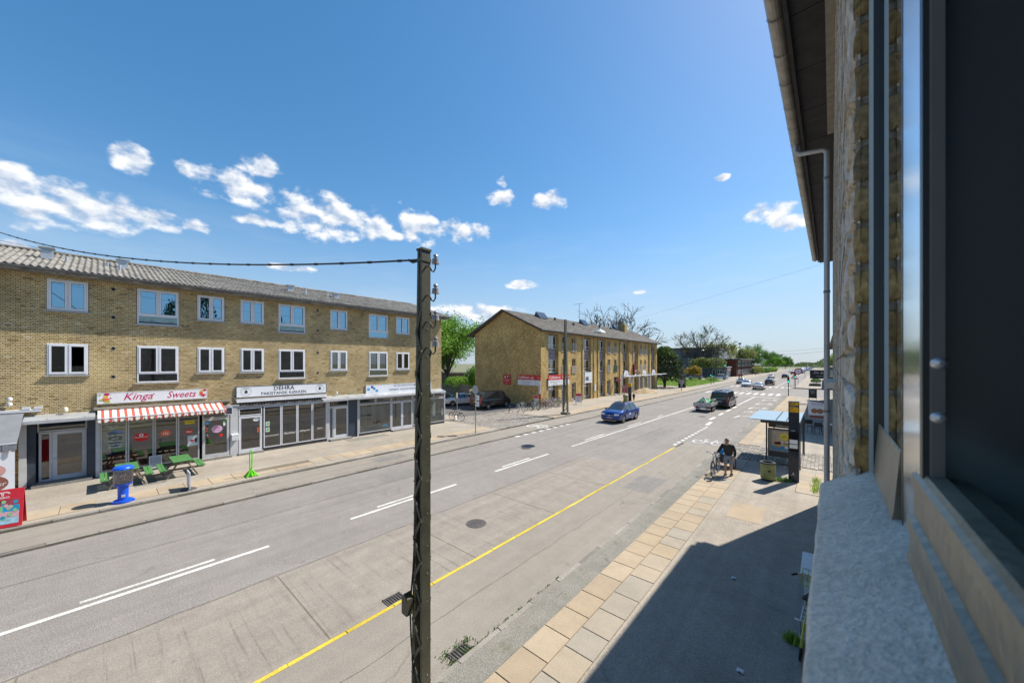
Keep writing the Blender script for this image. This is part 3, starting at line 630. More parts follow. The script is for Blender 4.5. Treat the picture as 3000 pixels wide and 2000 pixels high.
def ring(mb, x0, x1, y0, y1, z0, z1, w, wb=None):
    wb = wb or w
    mb.box(x0, x1, y0, y0 + w, z0, z1); mb.box(x0, x1, y1 - w, y1, z0, z1); mb.box(x0, x1, y0 + w, y1 - w, z1 - w, z1); mb.box(x0, x1, y0 + w, y1 - w, z0, z0 + wb)
CURT = mat('net_curtain', (.7, .7, .68), .9, .1, 6)
def casement(bld, y0, y1, z0, z1, big, upper, sill=True, X=XF, fw=FRAMEW):
    mb = MB(); ring(mb, X-.08, X+.012, y0, y1, z0, z1, .05); ym = (y0 + y1) / 2; zt = z0 + .42 if big else z0 + .03
    mb.box(X-.075, X+.008, ym-.022, ym+.022, zt, z1-.05)
    if big: mb.box(X-.075, X+.01, y0+.05, y1-.05, zt-.03, zt+.03)
    wd = mb.build('window', fw, bld)
    P = PANE_UP if upper else PANE
    for a, b in ((y0+.05, ym-.022), (ym+.022, y1-.05)):
        s_ = MB(); ring(s_, X-.07, X+.028, a+.004, b-.004, zt+.03 if big else z0+.05, z1-.054, .062); s_.build('sash', fw, wd)
        g_ = MB(); ring(g_, X-.05, X+.02, a+.068, b-.068, (zt+.094 if big else z0+.114), z1-.118, .008); g_.build('gasket', GASKET, wd)
        zz = (zt+.09 if big else z0+.11)
        MB().quad((X-.02,a+.06,zz),(X-.02,b-.06,zz),(X-.02,b-.06,z1-.11),(X-.02,a+.06,z1-.11)).build('pane', P, wd)
    if big: MB().quad((X-.02,y0+.05,z0+.05),(X-.02,y1-.05,z0+.05),(X-.02,y1-.05,zt-.03),(X-.02,y0+.05,zt-.03)).build('pane', P, wd)
    if sill: MB().box(X-.02, X+.09, y0-.08, y1+.08, z0-.075, z0-.02).build('sill', SILLM, wd)
    return wd
random.seed(3)
for k, (y0, y1, big) in enumerate(YS_):
    for (z0, z1, up) in ((WU[k][2], WU[k][3], True), (WL[k][2], WL[k][3], False)):
        casement(lb, y0+.005, y1-.005, z0+.005, z1-.005, big, up)
        if (k, up) in ((4,True),(3,True),(0,False),(1,False),(6,False)):
            c_ = MB(); yy = y1-.12 if up else y0+.1; w_ = .32
            for q in range(8): c_.quad((XF-.3-.03*(q%2), yy-w_+q*w_/8, z0+.1),(XF-.3-.03*((q+1)%2), yy-w_+(q+1)*w_/8, z0+.1),(XF-.3-.03*((q+1)%2), yy-w_+(q+1)*w_/8, z1-.05),(XF-.3-.03*(q%2), yy-w_+q*w_/8, z1-.05))
            c_.build('curtain', CURT, lb)

# blinds, curtains and pots behind the panes
POT = mat('window_pot', (.5,.48,.42), .6, .2, 9); BOOK = mat('shelf_things', (.3,.2,.12), .7, .5, 14); BLINDW = mat('roller_blind', (.6,.59,.55), .8, .08, 3)
rw = random.Random(12)
for k, (y0, y1, big) in enumerate(YS_):
    for (z0, z1, up) in ((WU[k][2], WU[k][3], True), (WL[k][2], WL[k][3], False)):
        if rw.random() < .75: d_ = rw.uniform(.08,.32); MB().box(XF-.2, XF-.19, y0+.06, y1-.06, z1-.06-d_, z1-.06).build('roller_blind', BLINDW, lb)
        for _ in range(rw.randint(1,4)):
            y = rw.uniform(y0+.15, y1-.15); h_ = rw.uniform(.1,.28); MB().lathe([(0,0),(.05,0),(.07,h_*.6),(.06,h_*.6)], (XF-.2,y,z0+.05), 10).build('pot', POT, lb); MB().lathe([(.03,h_*.55),(.1,h_*.8),(.09,h_*1.2),(0,h_*1.4)], (XF-.2,y,z0+.05), 7).build('pot_plant', mat('pot_leaves',(.06,.12,.03),.7,.4,20), lb)
        if rw.random() < .6: y = rw.uniform(y0, y1-.6); MB().box(XF-2.4, XF-2.1, y, y+rw.uniform(.4,.9), z0+.2, z0+rw.uniform(.7,1.2)).build('furniture', BOOK, lb)
        if rw.random() < .5: MB().box(XF-3.75, XF-3.7, y0+.2, y0+.75, z0+.5, z0+1.2).build('picture', BLINDW, lb)
# vent holes, little lamps, downpipe stubs
for y in (.42, 9.23):
    for z in (8.6, 7.31, 5.88, 4.59):
        m = MB(); m.lathe([(0,.004),(.055,.004),(.055,-.01)], (XF,y,z), 14, 'X'); m.build('vent_hole', BLACKM, lb)
        MB().lathe([(.055,.012),(.075,.012),(.08,0)], (XF,y,z), 14, 'X').build('vent_ring', GUTT, lb)
# roof ---------------------------------------------------------------
ROOFM = bpy.data.materials.new('weathered_fibre_cement'); ROOFM.use_nodes = True
t, b = nodes_of(ROOFM)
def roofmat(t, b, lo, hi, mossc):
    N = lambda ty: t.nodes.new(ty); L = t.links.new
    g_ = N('ShaderNodeNewGeometry')
    def noise(sc, d=6):
        n = N('ShaderNodeTexNoise'); n.inputs['Scale'].default_value = sc; n.inputs['Detail'].default_value = d; n.inputs['Roughness'].default_value = .7; L(g_.outputs['Position'], n.inputs['Vector']); return n.outputs[0]
    cr = N('ShaderNodeValToRGB'); cr.color_ramp.elements[0].color = (*lo, 1); cr.color_ramp.elements[1].color = (*hi, 1); cr.color_ramp.elements[0].position = .36; cr.color_ramp.elements[1].position = .62
    L(noise(2.2), cr.inputs[0]); mx = N('ShaderNodeMix'); mx.data_type = 'RGBA'; r = N('ShaderNodeMapRange'); L(noise(9), r.inputs[0]); r.inputs[1].default_value = .52; r.inputs[2].default_value = .68; L(r.outputs[0], mx.inputs[0]); L(cr.outputs[0], mx.inputs[6]); mx.inputs[7].default_value = (*mossc, 1)
    L(mx.outputs[2], b.inputs['Base Color']); b.inputs['Roughness'].default_value = .95; b.inputs['Specular IOR Level'].default_value = .15
roofmat(t, b, (.13,.12,.105), (.3,.285,.255), (.075,.07,.058))
x_e, z_e, x_r, z_r = -24.02, 9.13, -29.5, 10.78
PER, AMP = .2, .032
def corr_sheet(nw=5, rows=1):
    m = MB(); W_ = nw * PER; n = nw * 8; Lh = math.hypot(x_e - x_r, z_r - z_e) / 4 + .1
    vs = []
    for s_ in (0, 1):
        for i in range(n + 1):
            y = i / n * (W_ + .03); vs.append((-s_ * Lh, y, AMP * math.cos(y / PER * 2 * math.pi)))
    vs += [(p[0], p[1], p[2] - .012) for p in vs[:n + 1]]
    f = [(i, i + 1, n + 2 + i, n + 1 + i) for i in range(n)] + [(2*n+2+i, 2*n+3+i, i+1, i) for i in range(n)]
    m.add(vs, f); return m.mesh('roof_sheet', ROOFM, True, ang=60)
CS = corr_sheet()
rf = MB()
rf.add([(x_e+.04,-12.2,z_e-.09),(x_r,-12.2,z_r-.09),(x_r,YE+.35,z_r-.09),(x_e+.04,YE+.35,z_e-.09)], [(0,1,2,3)])
rf.add([(-34.9,-12.2,z_e-.06),(x_r,-12.2,z_r-.06),(x_r,YE+.35,z_r-.06),(-34.9,YE+.35,z_e-.06)], [(0,3,2,1)])
rf.box(XF-.05, x_e+.03, -12.2, YE+.34, 8.93, 9.0)
roof = rf.build('roof', ROOFM, lb)
pitch = math.atan2(z_r - z_e, x_e - x_r); Lh = math.hypot(x_e - x_r, z_r - z_e) / 4
for r_ in range(4):
    for c_ in range(32):
        o = put('roof_sheet', CS, roof, (x_e - math.cos(pitch)*Lh*r_ - lb.location.x, -12.2 + c_ - lb.location.y, z_e + math.sin(pitch)*Lh*r_ + .012*r_*0 + rnd.uniform(0,.006) + .02*(3-r_)*0 - ZS)); o.rotation_euler = (0, pitch - .006 * 1, 0)
MB().tube([(x_r,-12.2,z_r+.02),(x_r,YE+.35,z_r+.02)], .09, 8).build('ridge_cap', ROOFM, roof, True)
m = MB()
for k in range(7):
    a0, a1 = math.pi + k*math.pi/7, math.pi + (k+1)*math.pi/7
    m.quad(*[(x_e + .07 + .075*math.cos(a), y, 9.09 + .085*math.sin(a)) for a, y in ((a0,-12.2),(a1,-12.2),(a1,YE+.36),(a0,YE+.36))])
m.build('gutter', GUTT, lb, True)
MB().box(x_e-.02, x_e, -12.2, YE+.35, 8.99, 9.1).build('fascia_board', GUTT, lb)
def roof_z(x): return z_e + (x_e - x) * math.tan(pitch)
for (y, x, h, big) in ((-1.58,-27,.5,1),(-1.0,-26.8,.3,0),(.27,-27.2,.25,0),(.8,-27.3,.42,1),(.66,-26.2,.3,0),(8.45,-27.2,.38,1),(9.14,-26.4,.4,0),(10.75,-26.9,.3,0),(11.3,-26.9,.32,1)):
    z0 = roof_z(x) - .05; m = MB()
    if big: m.box(x-.17,x+.17,y-.17,y+.17,z0,z0+h); m.box(x-.24,x+.24,y-.24,y+.24,z0+h,z0+h+.05)
    else: m.tube([(x,y,z0),(x,y,z0+h)], .055, 10)
    m.build('roof_vent', ZINC, roof)
for y, l in ((-2.62, .45), (12.15, .4)):
    MB().tube([(x_e+.07,y,8.98),(x_e+.05,y,8.85),(XF+.1,y-.05,8.72),(XF+.09,y-.05,8.72-l)], .035, 8).build('downpipe', GUTT, lb, True)

# ground floor ---------------------------------------------------------
XS = -24.3
FR = mat('shopfront_grey', (.5, .5, .51), .45, .12, 3)
BLK = mat('dark_plinth', (.05, .048, .05), .7, .3, 6)
m = MB(); m.box(-28.2, XF-.3, -12, -2.1, ZS, 2.9); m.build('ground_wall', BRICK_FAR, lb)
m = MB(); m.box(XF-.02, XS-.05, -12, YE+.05, 2.72, 2.92); m.build('fascia', FR, lb)
def pilaster(y0, y1, mt, x=XS, z1=2.75): MB().box(XF-.3, x, y0, y1, ZS, z1).build('pilaster', mt, lb)
pilaster(-2.12, -1.93, GREY, XS+.02); pilaster(-1.93, -1.72, BLUED, XS-.05); pilaster(-.35, -.11, BLUED, XS-.05); pilaster(-.11, .02, GREY, XS+.02)
pilaster(4.66, 5.0, GREY, XS+.01); pilaster(9.68, 9.83, GREY); pilaster(11.14, 11.7, BLUED, XS-.06); pilaster(11.7, 11.8, FR)
MB().box(XF-.3, XS-.02, 11.8, YE+.1, ZS, .32).build('plinth', BLK, lb); MB().box(XF-.3, XS-.02, 6.16, 9.68, ZS, .34).build('plinth', BLK, lb); MB().box(XF-.3, XS-.02, 0, 3.42, ZS, .3).build('plinth', BLK, lb)
for y0, y1, d in ((3.45,4.7,.22),(5.0,6.16,.2),(9.8,11.2,.3),(14.2,16.2,.35),(-1.8,-.2,.35)): MB().box(XF-.6, XS+d, y0, y1, ZS-.02, ZS+.1).build('doorstep', mat('step_stone', (.25,.235,.21), .9, .25, 5, bump=.2), lb)
def glazed(y0, y1, z0, z1, X=XS, w=.05, name='shop_window', g_=None, fm=None):
    mb = MB(); ring(mb, X-.07, X, y0, y1, z0, z1, w); o = mb.build(name, fm or FR, lb)
    MB().quad((X-.03,y0+w,z0+w),(X-.03,y1-w,z0+w),(X-.03,y1-w,z1-w),(X-.03,y0+w,z1-w)).build('pane', g_ or SHOPGL, o)
    return o
def door(y0, y1, z0, z1, X=XS, w=.11, hy=None, fm=None, kick=.18):
    mb = MB(); ring(mb, X-.06, X+.005, y0, y1, z0, z1, w, kick); o = mb.build('door', fm or FR, lb)
    MB().quad((X-.03,y0+w,z0+kick),(X-.03,y1-w,z0+kick),(X-.03,y1-w,z1-w),(X-.03,y0+w,z1-w)).build('pane', SHOPGL, o)
    hy = hy if hy is not None else y0 + .06
    MB().tube([(X+.005,hy,1.15),(X+.05,hy,1.15),(X+.05,hy+.1,1.15)], .012, 6).build('handle', ALU, o)
    return o
WFR = mat('white_door_paint', (.62, .63, .66), .4, .08, 3)
# entrance by the grey awning
door(-1.31, -.37, ZS+.1, 2.3, XF-.1, .13, fm=WFR); glazed(-1.66, -1.32, ZS+.1, 2.3, XF-.1, .07, 'sidelight', fm=WFR); glazed(-1.7, -.36, 2.32, 2.72, XF-.1, .05, 'transom_light', fm=WFR)
# sweet shop
for a, b in ((.03,.84),(.86,1.72),(1.74,2.55),(2.57,3.38)): glazed(a, b, .3, 2.72)
door(3.5, 4.62, ZS+.1, 2.3); glazed(3.5, 4.62, 2.32, 2.72, name='transom_light')
# restaurant
door(5.03, 6.12, ZS+.1, 2.25, hy=6.05, fm=WFR); glazed(5.03, 6.12, 2.28, 2.7, name='transom_light', fm=WFR)
for a, b in ((6.2,7.08),(7.1,7.94),(7.96,8.79),(8.81,9.66)): glazed(a, b, .34, 2.72, fm=WFR)
# second stair door
door(10.17, 11.12, ZS+.1, 2.3, XS-.12, .12, hy=10.22, fm=WFR); glazed(9.85, 10.15, ZS+.1, 2.3, XS-.12, .06, 'sidelight', fm=WFR); glazed(9.85, 11.12, 2.32, 2.72, XS-.12, .05, 'transom_light', fm=WFR)
# office
glazed(11.82, 14.22, .32, 2.32, g_=SHOPGL); glazed(11.82, 13.02, 2.34, 2.72, name='transom_light'); glazed(13.04, 14.22, 2.34, 2.72, name='transom_light')
door(14.26, 15.16, ZS+.1, 2.3, hy=15.1, w=.08, fm=WFR); door(15.18, 16.08, ZS+.1, 2.3, w=.08, fm=WFR); glazed(14.26, 16.08, 2.34, 2.72, name='transom_light')
glazed(16.12, 17.5, .32, 2.32); glazed(17.52, 19.2, .32, 2.32); glazed(16.12, 18.1, 2.34, 2.72, name='transom_light'); glazed(18.12, 19.2, 2.34, 2.72, name='transom_light')
MB().box(XS-.08, XS+.02, 19.2, 19.28, .25, 2.75).build('corner_post', FR, lb)
# what stands behind the glass
BLIND = mat('office_blinds', (.34, .4, .37), .8, .15, 2); BLIND2 = mat('office_blinds_dark', (.1, .13, .13), .8, .2, 2); FROST = mat('frosted_film', (.42, .47, .46), .8, .05, 2)
y = 11.95; k = 0
while y < 19.1:
    w_ = rnd.choice((.28,.34,.4)); MB().box(XS-.5, XS-.48, y, y + w_, .3, 2.34).build('blind', BLIND if k % 2 else BLIND2, lb); y += w_ + .01; k += 1
for a, b in ((11.88,14.16),(16.18,17.44),(17.58,19.14)): MB().quad((XS-.036,a,.4),(XS-.036,b,.4),(XS-.036,b,.86),(XS-.036,a,.86)).build('frosted_film', FROST, lb)
CREAM = mat('cream_poster', (.78, .76, .6), .8, .06, 2); REDF = mat('ice_freezer_red', (.3, .06, .04), .6, .3, 3)
MB().quad((XS-.05,.1,1.2),(XS-.05,.78,1.2),(XS-.05,.78,2.62),(XS-.05,.1,2.62)).build('window_poster', CREAM, lb)
MB().quad((XS-.06,.92,2.2),(XS-.06,1.66,2.2),(XS-.06,1.66,2.62),(XS-.06,.92,2.62)).build('window_poster', CREAM, lb)
MB().box(XS-.9, XS-.25, .12, 1.62, .3, 1.0).build('ice_cream_freezer', REDF, lb)
MB().box(XS-2.2, XS-1.6, 1.9, 3.2, .2, 1.2).build('shop_counter', ROOMD, lb); MB().box(XS-2.8, XS-2.4, 6.3, 9.4, .2, 1.3).build('shop_counter', ROOMD, lb)
# zinc canopies over entrances and office
for a, b in ((-2.0,-.12),(9.3,19.05)):
    cn = MB().prism([(XF,3.06),(XF,3.0),(-23.92,2.8),(-23.9,2.88)], a, b, 'Y').build('canopy', ZINC, lb)
    y = a + .6
    while y < b - .1: MB().box(-24.55, -23.95, y, y+.015, 2.93, 2.95).build('standing_seam', ZINC, cn); y += 1.0
    MB().box(-23.92, -23.895, a, b, 2.76, 2.87).build('canopy_edge', ALU, cn)
# mailbox, lamps
MB().box(XS+.01, XS+.16, 4.7, 4.99, 1.02, 1.32).prism([(XS+.01,1.32),(XS+.17,1.32),(XS+.01,1.36)], 4.69, 5.0, 'Y').build('mailbox', WFR, lb)
for y, z in ((-.95, 3.1), (10.35, 3.1)):
    MB().lathe([(0,.13),(.05,.12),(.075,.07),(.08,0),(.06,-.06),(0,-.08)], (XF+.16,y,z+.1), 14).build('globe_lamp', mat('lamp_opal', (.75,.72,.55), .3, .05), lb, True)
for y in (-2.05,-1.75): MB().box(XF+.05, XF+.25, y, y+.2, 3.32, 3.42).build('floodlight', WFR, lb); MB().bar((XF,y+.1,3.2),(XF+.12,y+.1,3.34),.03).build('lamp_arm', WFR, lb)
MB().lathe([(0,.1),(.06,.09),(.08,.03),(.07,-.03),(0,-.06)], (XF+.12,-2.35,3.75), 12).build('globe_lamp', WFR, lb, True); MB().lathe([(0,.1),(.06,.09),(.08,.03),(.07,-.03),(0,-.06)], (XF+.12,-2.35,3.55), 12).build('globe_lamp', WFR, lb, True)
# ================================================================== our own house: wall, eaves, the window beside the camera
# built in its own frame: v = outwards to the right, u = along the street; turned .76 degrees
ob = thing('own_house', 'yellow brick house with grey gutter and open window beside the viewpoint', 'building', (0, 0, 0))
BRO = tinted('rough_brick', [(.34,.28,.2),(.48,.41,.31),(.54,.46,.35),(.52,.47,.4),(.62,.57,.5),(.42,.34,.22)], bscale=38, speck=.35, dirt=.3, bump=.9)
BRJ = tinted('shaded_jamb_brick', [(.2,.14,.06),(.3,.2,.075),(.16,.12,.07),(.34,.24,.1),(.24,.19,.12)], bscale=60, speck=.45, dirt=.35, bump=.9)  # darker copy of the wall brick; the jamb's shade is in its colour
MORO = mat('sandy_mortar', (.33, .29, .22), .95, .3, 30, bump=.5)
VW, UC = .0285, .95                                              # wall face, far jamb of the window
VFACE = VW + .012
m = MB()
for a, b, c, d in tile_rects(-6, 18.0, ZS, 9.0, [(-1.6, UC, CAMZ-.24, CAMZ+1.5),(5.2,6.4,CAMZ-.2,CAMZ+1.2),(9.2,10.4,CAMZ-.2,CAMZ+1.2),(13,14.4,CAMZ-.2,CAMZ+1.2),(4.2,5.6,1.0,2.6)]): m.quad((VFACE,a,c),(VFACE,a,d),(VFACE,b,d),(VFACE,b,c))
m.quad((VW+.006,UC+.007,CAMZ-.26),(.3,UC+.007,CAMZ-.26),(.3,UC+.007,CAMZ+1.5),(VW+.006,UC+.007,CAMZ+1.5)); m.quad((VW+.006,UC+.007,CAMZ-.26),(VW+.006,UC+.007,CAMZ+1.5),(VW+.006,UC+.1,CAMZ+1.5),(VW+.006,UC+.1,CAMZ-.26))
m.quad((VFACE,18,ZS),(9.5,18,ZS),(9.5,18,9.0),(VFACE,18,9.0)); m.add([(VFACE,18,9),(9.5,18,9),(4.75,18,10.35)], [(0,1,2)]); m.quad((9.5,-6,ZS),(9.5,18,ZS),(9.5,18,9),(9.5,-6,9))
m.quad((VFACE,-6,ZS),(9.5,-6,ZS),(9.5,-6,9),(VFACE,-6,9))
ow = m.build('wall', MORO, ob)
CHO = .079
cells = []
i = 0; z = CAMZ - .29 - CHO*64
while z < 8.98:
    if z > ZS:
        blocked = [(a_, b_) for a_, b_, c_, d_ in ((-1.6, UC, CAMZ-.24, CAMZ+1.5),(5.2,6.4,CAMZ-.2,CAMZ+1.2),(9.2,10.4,CAMZ-.2,CAMZ+1.2),(13,14.4,CAMZ-.2,CAMZ+1.2),(4.2,5.6,1.0,2.6)) if c_ < z + CHO/2 < d_]
        L_ = .28 if i % 2 == 0 else .14
        for a, b in brick_course(.3, 18, 0 if i % 2 == 0 else .07 + (.07 if i % 4 == 1 else 0), L_, blocked): cells.append((a, b, z, z + CHO))
    z += CHO; i += 1
def rough_brick(y0, y1, z0, z1, r, depth=.012, x=0, n=2):
    """a hand-made brick face: a bevelled, dented grid; faces -v"""
    m = MB(); J = .005; ny = 3; nz = 3
    ys = [y0+J, y0+J+.01, (y0+y1)/2, y1-J-.01, y1-J]; zs = [z0+J, z0+J+.009, (z0+z1)/2, z1-J-.009, z1-J]; vs = []
    for jz, zz in enumerate(zs):
        for jy, yy in enumerate(ys):
            edge = jy in (0,4) or jz in (0,4); vs.append((x + (depth if edge else r.uniform(-.004,.004)), yy + (0 if edge else r.uniform(-.004,.004)), zz + r.uniform(-.0035,.0035)))
    m.add(vs, [(k*5+j, (k+1)*5+j, (k+1)*5+j+1, k*5+j+1) for k in range(4) for j in range(4)], brick_tint(r)); return m
rr_ = random.Random(11)
OBK = {}
single = sorted(cells, key=lambda q: abs(q[0]) * 1.0 + abs(q[2] - CAMZ) * .35)[:260]; ss = set(single)
rest = MB()
for a, b, c, d in cells:
    if (a, b, c, d) in ss:
        key = (round(b-a, 2), rr_.randrange(12))
        if key not in OBK: OBK[key] = rough_brick(-(b-a)/2, (b-a)/2, -CHO/2, CHO/2, rr_).mesh('brick', BRO)
        put('brick', OBK[key], ow, (VW, (a+b)/2, (c+d)/2))
    else:
        x = VW + rr_.uniform(-.004,.004); y0, y1, z0, z1 = a+.006, b-.006, c+.006, d-.006
        rest.add([(x,y0,z0),(x,y0,z1),(x,y1,z1),(x,y1,z0),(VFACE+.002,y0,z0),(VFACE+.002,y0,z1),(VFACE+.002,y1,z1),(VFACE+.002,y1,z0)], [(0,1,2,3),(1,5,6,2),(0,3,7,4),(0,4,5,1),(3,2,6,7)], brick_tint(rr_))
rest.build('brickwork', BRO, ow)['kind'] = 'stuff'
# the jamb: the ends of the bricks, one above the other, facing the camera
z = CAMZ - .29; k = 0
while z < CAMZ + 1.5:
    d = .05 + (.07 if k % 2 else .16); m = MB(); r = random.Random(k); y = UC
    vs = []
    for zz in (z+.006, z+.015, z+CHO/2, z+CHO-.015, z+CHO-.006):
        for x in (VW+.004, VW+.014, VW+.05, VW+.11): e = zz in (z+.006, z+CHO-.006); vs.append((x + r.uniform(-.002,.002), y + (.006 if e else 0) + (.008 if x == VW+.004 else 0) + r.uniform(-.003,.003), zz + r.uniform(-.003,.003)))
    m.add(vs, [(a*4+b, a*4+b+1, (a+1)*4+b+1, (a+1)*4+b) for a in range(4) for b in range(3)], r.random()); m.build('brick', BRJ, ow, True)
    z += CHO; k += 1
# sill: rough sloping concrete
SILLC = ground_mat('rough_concrete_sill', (.62, .565, .48), speck=.17, patch=.08, fscale=110, mottle=.22, streak=.04)
t_, b_ = nodes_of(SILLC)
for n in t_.nodes:
    if n.type == 'BUMP': n.inputs['Strength'].default_value = .8; n.inputs['Distance'].default_value = .006
m = MB(); n = 40; h = .25; r = random.Random(3)
prof = [(-.018,-h-.05),(-.018,-h-.004),(-.014,-h+.002),(.02,-h+.022),(.059,-.1965),(.1,-.19)]
vs = []
for i in range(n+1):
    u = -.5 + i*(.99+.5)/n
    for j, (v, zz) in enumerate(prof): vs.append((v + (r.uniform(-.0012,.0012) if j < 3 else 0), u, CAMZ + zz + r.uniform(-.0012,.0012)))
m.add(vs, [(i*6+j, i*6+j+1, (i+1)*6+j+1, (i+1)*6+j) for i in range(n) for j in range(5)]); m.quad(vs[n*6], vs[n*6+1], vs[n*6+4], (vs[n*6+4][0], vs[n*6+4][1], vs[n*6][2]))
m.build('sill', SILLC, ob, True)
# window: satin grey-white frame
SAT = mat('satin_aluminium', (.8, .81, .8), .16, .05, 3, metal=.92); SATB = mat('bottom_rail_paint', (.2, .19, .135), .35, .3, 9, metal=.1, bump=.15, bscale=40); SATD = mat('frame_groove', (.03, .035, .035), .4, .1); SATP = mat('sash_edge_paint', (.17, .165, .16), .35, .1); FBLUE = mat('frame_edge_highlight', (.4, .47, .48), .3, .05)  # the pale frame edge has its thin highlight set in the colour
m = MB(); m.box(.052, .0575, UC-.012, UC-.0, CAMZ-.2, CAMZ+1.5); own_w = m.build('window', FBLUE, ob); MB().box(.0575, .12, UC-.012, UC, CAMZ-.2, CAMZ+1.5).build('stile', SATD, own_w)
MB().prism([(.056,CAMZ-.2),(.058,CAMZ-.185),(.0635,CAMZ-.11),(.07,CAMZ-.105),(.13,CAMZ-.105),(.13,CAMZ-.2)], .655, UC-.02, 'Y').build('bottom_rail', SATB, own_w)
GOWN = glass('own_pane_glass', (.7,.75,.75), .75, .3)
MB().quad((.0645,.64,CAMZ-.13),(.0645,.64,CAMZ+1.5),(.0645,UC-.011,CAMZ+1.5),(.0645,UC-.011,CAMZ-.13)).build('pane', GOWN, own_w)
MB().box(.0635, .14, .636, .642, CAMZ-.2, CAMZ+1.5).build('sash_gap', SATD, own_w)
MB().box(.064, .14, .525, .6355, CAMZ-.2, CAMZ+1.5).build('mullion', SAT, own_w)
MB().box(.0645, .069, .515, .525, CAMZ-.2, CAMZ+1.5).build('seal', SATD, own_w); MB().box(.069, .0775, .508, .525, CAMZ-.2, CAMZ+1.5).build('sash_edge', SATP, own_w)
MB().prism([(.057,CAMZ-.2),(.0595,CAMZ-.19),(.0605,CAMZ-.172),(.0575,CAMZ-.169),(.0578,CAMZ-.156),(.0625,CAMZ-.153),(.0628,CAMZ-.128),(.0608,CAMZ-.125),(.0612,CAMZ-.113),(.0645,CAMZ-.11),(.067,CAMZ-.106),(.078,CAMZ-.104),(.082,CAMZ-.109),(.098,CAMZ-.112),(.102,CAMZ-.125),(.2,CAMZ-.125),(.2,CAMZ-.21)], -.5, .548, 'Y').build('bottom_rail', SATB, own_w)
for z in (-.02, .03): MB().lathe([(0,-.006),(.0035,-.005),(.0055,0)], (.0735,.508,CAMZ+z-.03), 12, 'Y').build('bright_spot', ALU, own_w, True)  # small metal domes added to stand for two bright spots of light
# the room: dark, with a dark curtain
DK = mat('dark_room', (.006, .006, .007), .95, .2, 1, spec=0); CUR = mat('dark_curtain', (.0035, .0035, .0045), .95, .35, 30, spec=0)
m = MB(); m.quad((.2,-2,CAMZ-.3),(4,-2,CAMZ-.3),(4,2,CAMZ-.3),(.2,2,CAMZ-.3)); m.quad((4,-2,CAMZ-1),(4,2,CAMZ-1),(4,2,CAMZ+1.6),(4,-2,CAMZ+1.6)); m.quad((.2,2,CAMZ-.4),(4,2,CAMZ-.4),(4,2,CAMZ+1.6),(.2,2,CAMZ+1.6)); m.quad((.12,-2,CAMZ+1.5),(4,-2,CAMZ+1.5),(4,2,CAMZ+1.5),(.12,2,CAMZ+1.5))
m.build('room', DK, ob)
m = MB(); N_ = 60
P = lambda i: (.19 + .016*math.sin(i*1.05) + .008*math.sin(i*2.3), -.45 + i*.0185)
for i in range(N_): (a, b), (c, d) = P(i), P(i+1); m.quad((a,b,CAMZ-.3),(c,d,CAMZ-.3),(c,d,CAMZ+1.5),(a,b,CAMZ+1.5))
m.build('curtain', CUR, ob, True)
# other windows along the facade, seen edge-on
for a, b, c, d in ((5.2,6.4,CAMZ-.2,CAMZ+1.2),(9.2,10.4,CAMZ-.2,CAMZ+1.2),(13,14.4,CAMZ-.2,CAMZ+1.2),(4.2,5.6,1.0,2.6)):
    m = MB(); m.box(.06,.14,a,b,c,c+.06); m.box(.06,.14,a,b,d-.06,d); m.box(.06,.14,a,a+.06,c,d); m.box(.06,.14,b-.06,b,c,d); o = m.build('window', FRAMEW, ob)
    MB().quad((.1,a,c),(.1,a,d),(.1,b,d),(.1,b,c)).build('pane', PANE, o); MB().box(-.05,.1,a-.05,b+.05,c-.07,c-.005).build('sill', SILLC, o)
    MB().box(.16,.3,a-.2,b+.2,c-.2,d+.2).build('interior', DK, ob)
# eaves
SOFF = mat('soffit_board', (.042, .042, .047), .8, .25, 5); CON = mat('beam_render', (.3, .27, .22), .9, .2, 12, bump=.4); GU = mat('zinc_gutter', (.4, .37, .32), .45, .25, 4, metal=.35)
VG = -.47; ZG = 9.1
u = 0; k = 0
while u < 17.5: MB().box(VG+.12, VW+.0, u+.006, u+.994, ZG-.08, ZG-.05).build('soffit_panel', SOFF, ob); u += 1
MB().box(VG+.08, VG+.12, -6, 17.55, ZG-.14, ZG+.02).build('fascia_board', SOFF, ob)
MB().box(VG+.12, VW, -6, 17.5, ZG-.045, ZG-.03).build('soffit_backing', SOFF, ob)
m = MB()
for k in range(9):
    a0, a1 = math.pi + k*math.pi/9, math.pi + (k+1)*math.pi/9
    m.quad(*[(VG + .08*math.cos(a), y, ZG + .09*math.sin(a)) for a, y in ((a0,-6),(a1,-6),(a1,17.6),(a0,17.6))])
m.disc((VG,17.6,ZG), .085, 16, 'Y'); m.build('gutter', GU, ob, True)
u = 1.2
while u < 17.6:
    m = MB()
    for k in range(10):
        a0, a1 = math.pi + k*math.pi/10, math.pi + (k+1)*math.pi/10
        m.quad(*[(VG + .088*math.cos(a), y, ZG + .098*math.sin(a)) for a, y in ((a0,u),(a1,u),(a1,u+.02),(a0,u+.02))])
    m.build('gutter_bracket', GUTT, ob); u += .62
MB().box(VW-.075, VW-.002, 0, 6.9, 8.5, 9.02).build('wall_beam', CON, ob)
UD = 8.0; VD = VW - .09
MB().tube([(VG,UD,ZG-.08),(VG,UD,ZG-.2),(VG+.05,UD,ZG-.26),(VD-.05,UD,ZG-.3),(VD,UD,ZG-.36),(VD,UD,ZG-.6),(VD,UD,ZS)], .039, 12).build('downpipe', mat('pipe_grey', (.4,.41,.43), .4, .12, 4, metal=.4), ob, True)
for z in (8.3, 6.4, 4.4, 2.4, .6): MB().lathe([(.039,-.02),(.045,-.02),(.045,.02),(.039,.02)], (VD,UD,z), 14).build('pipe_clamp', GUTT, ob)
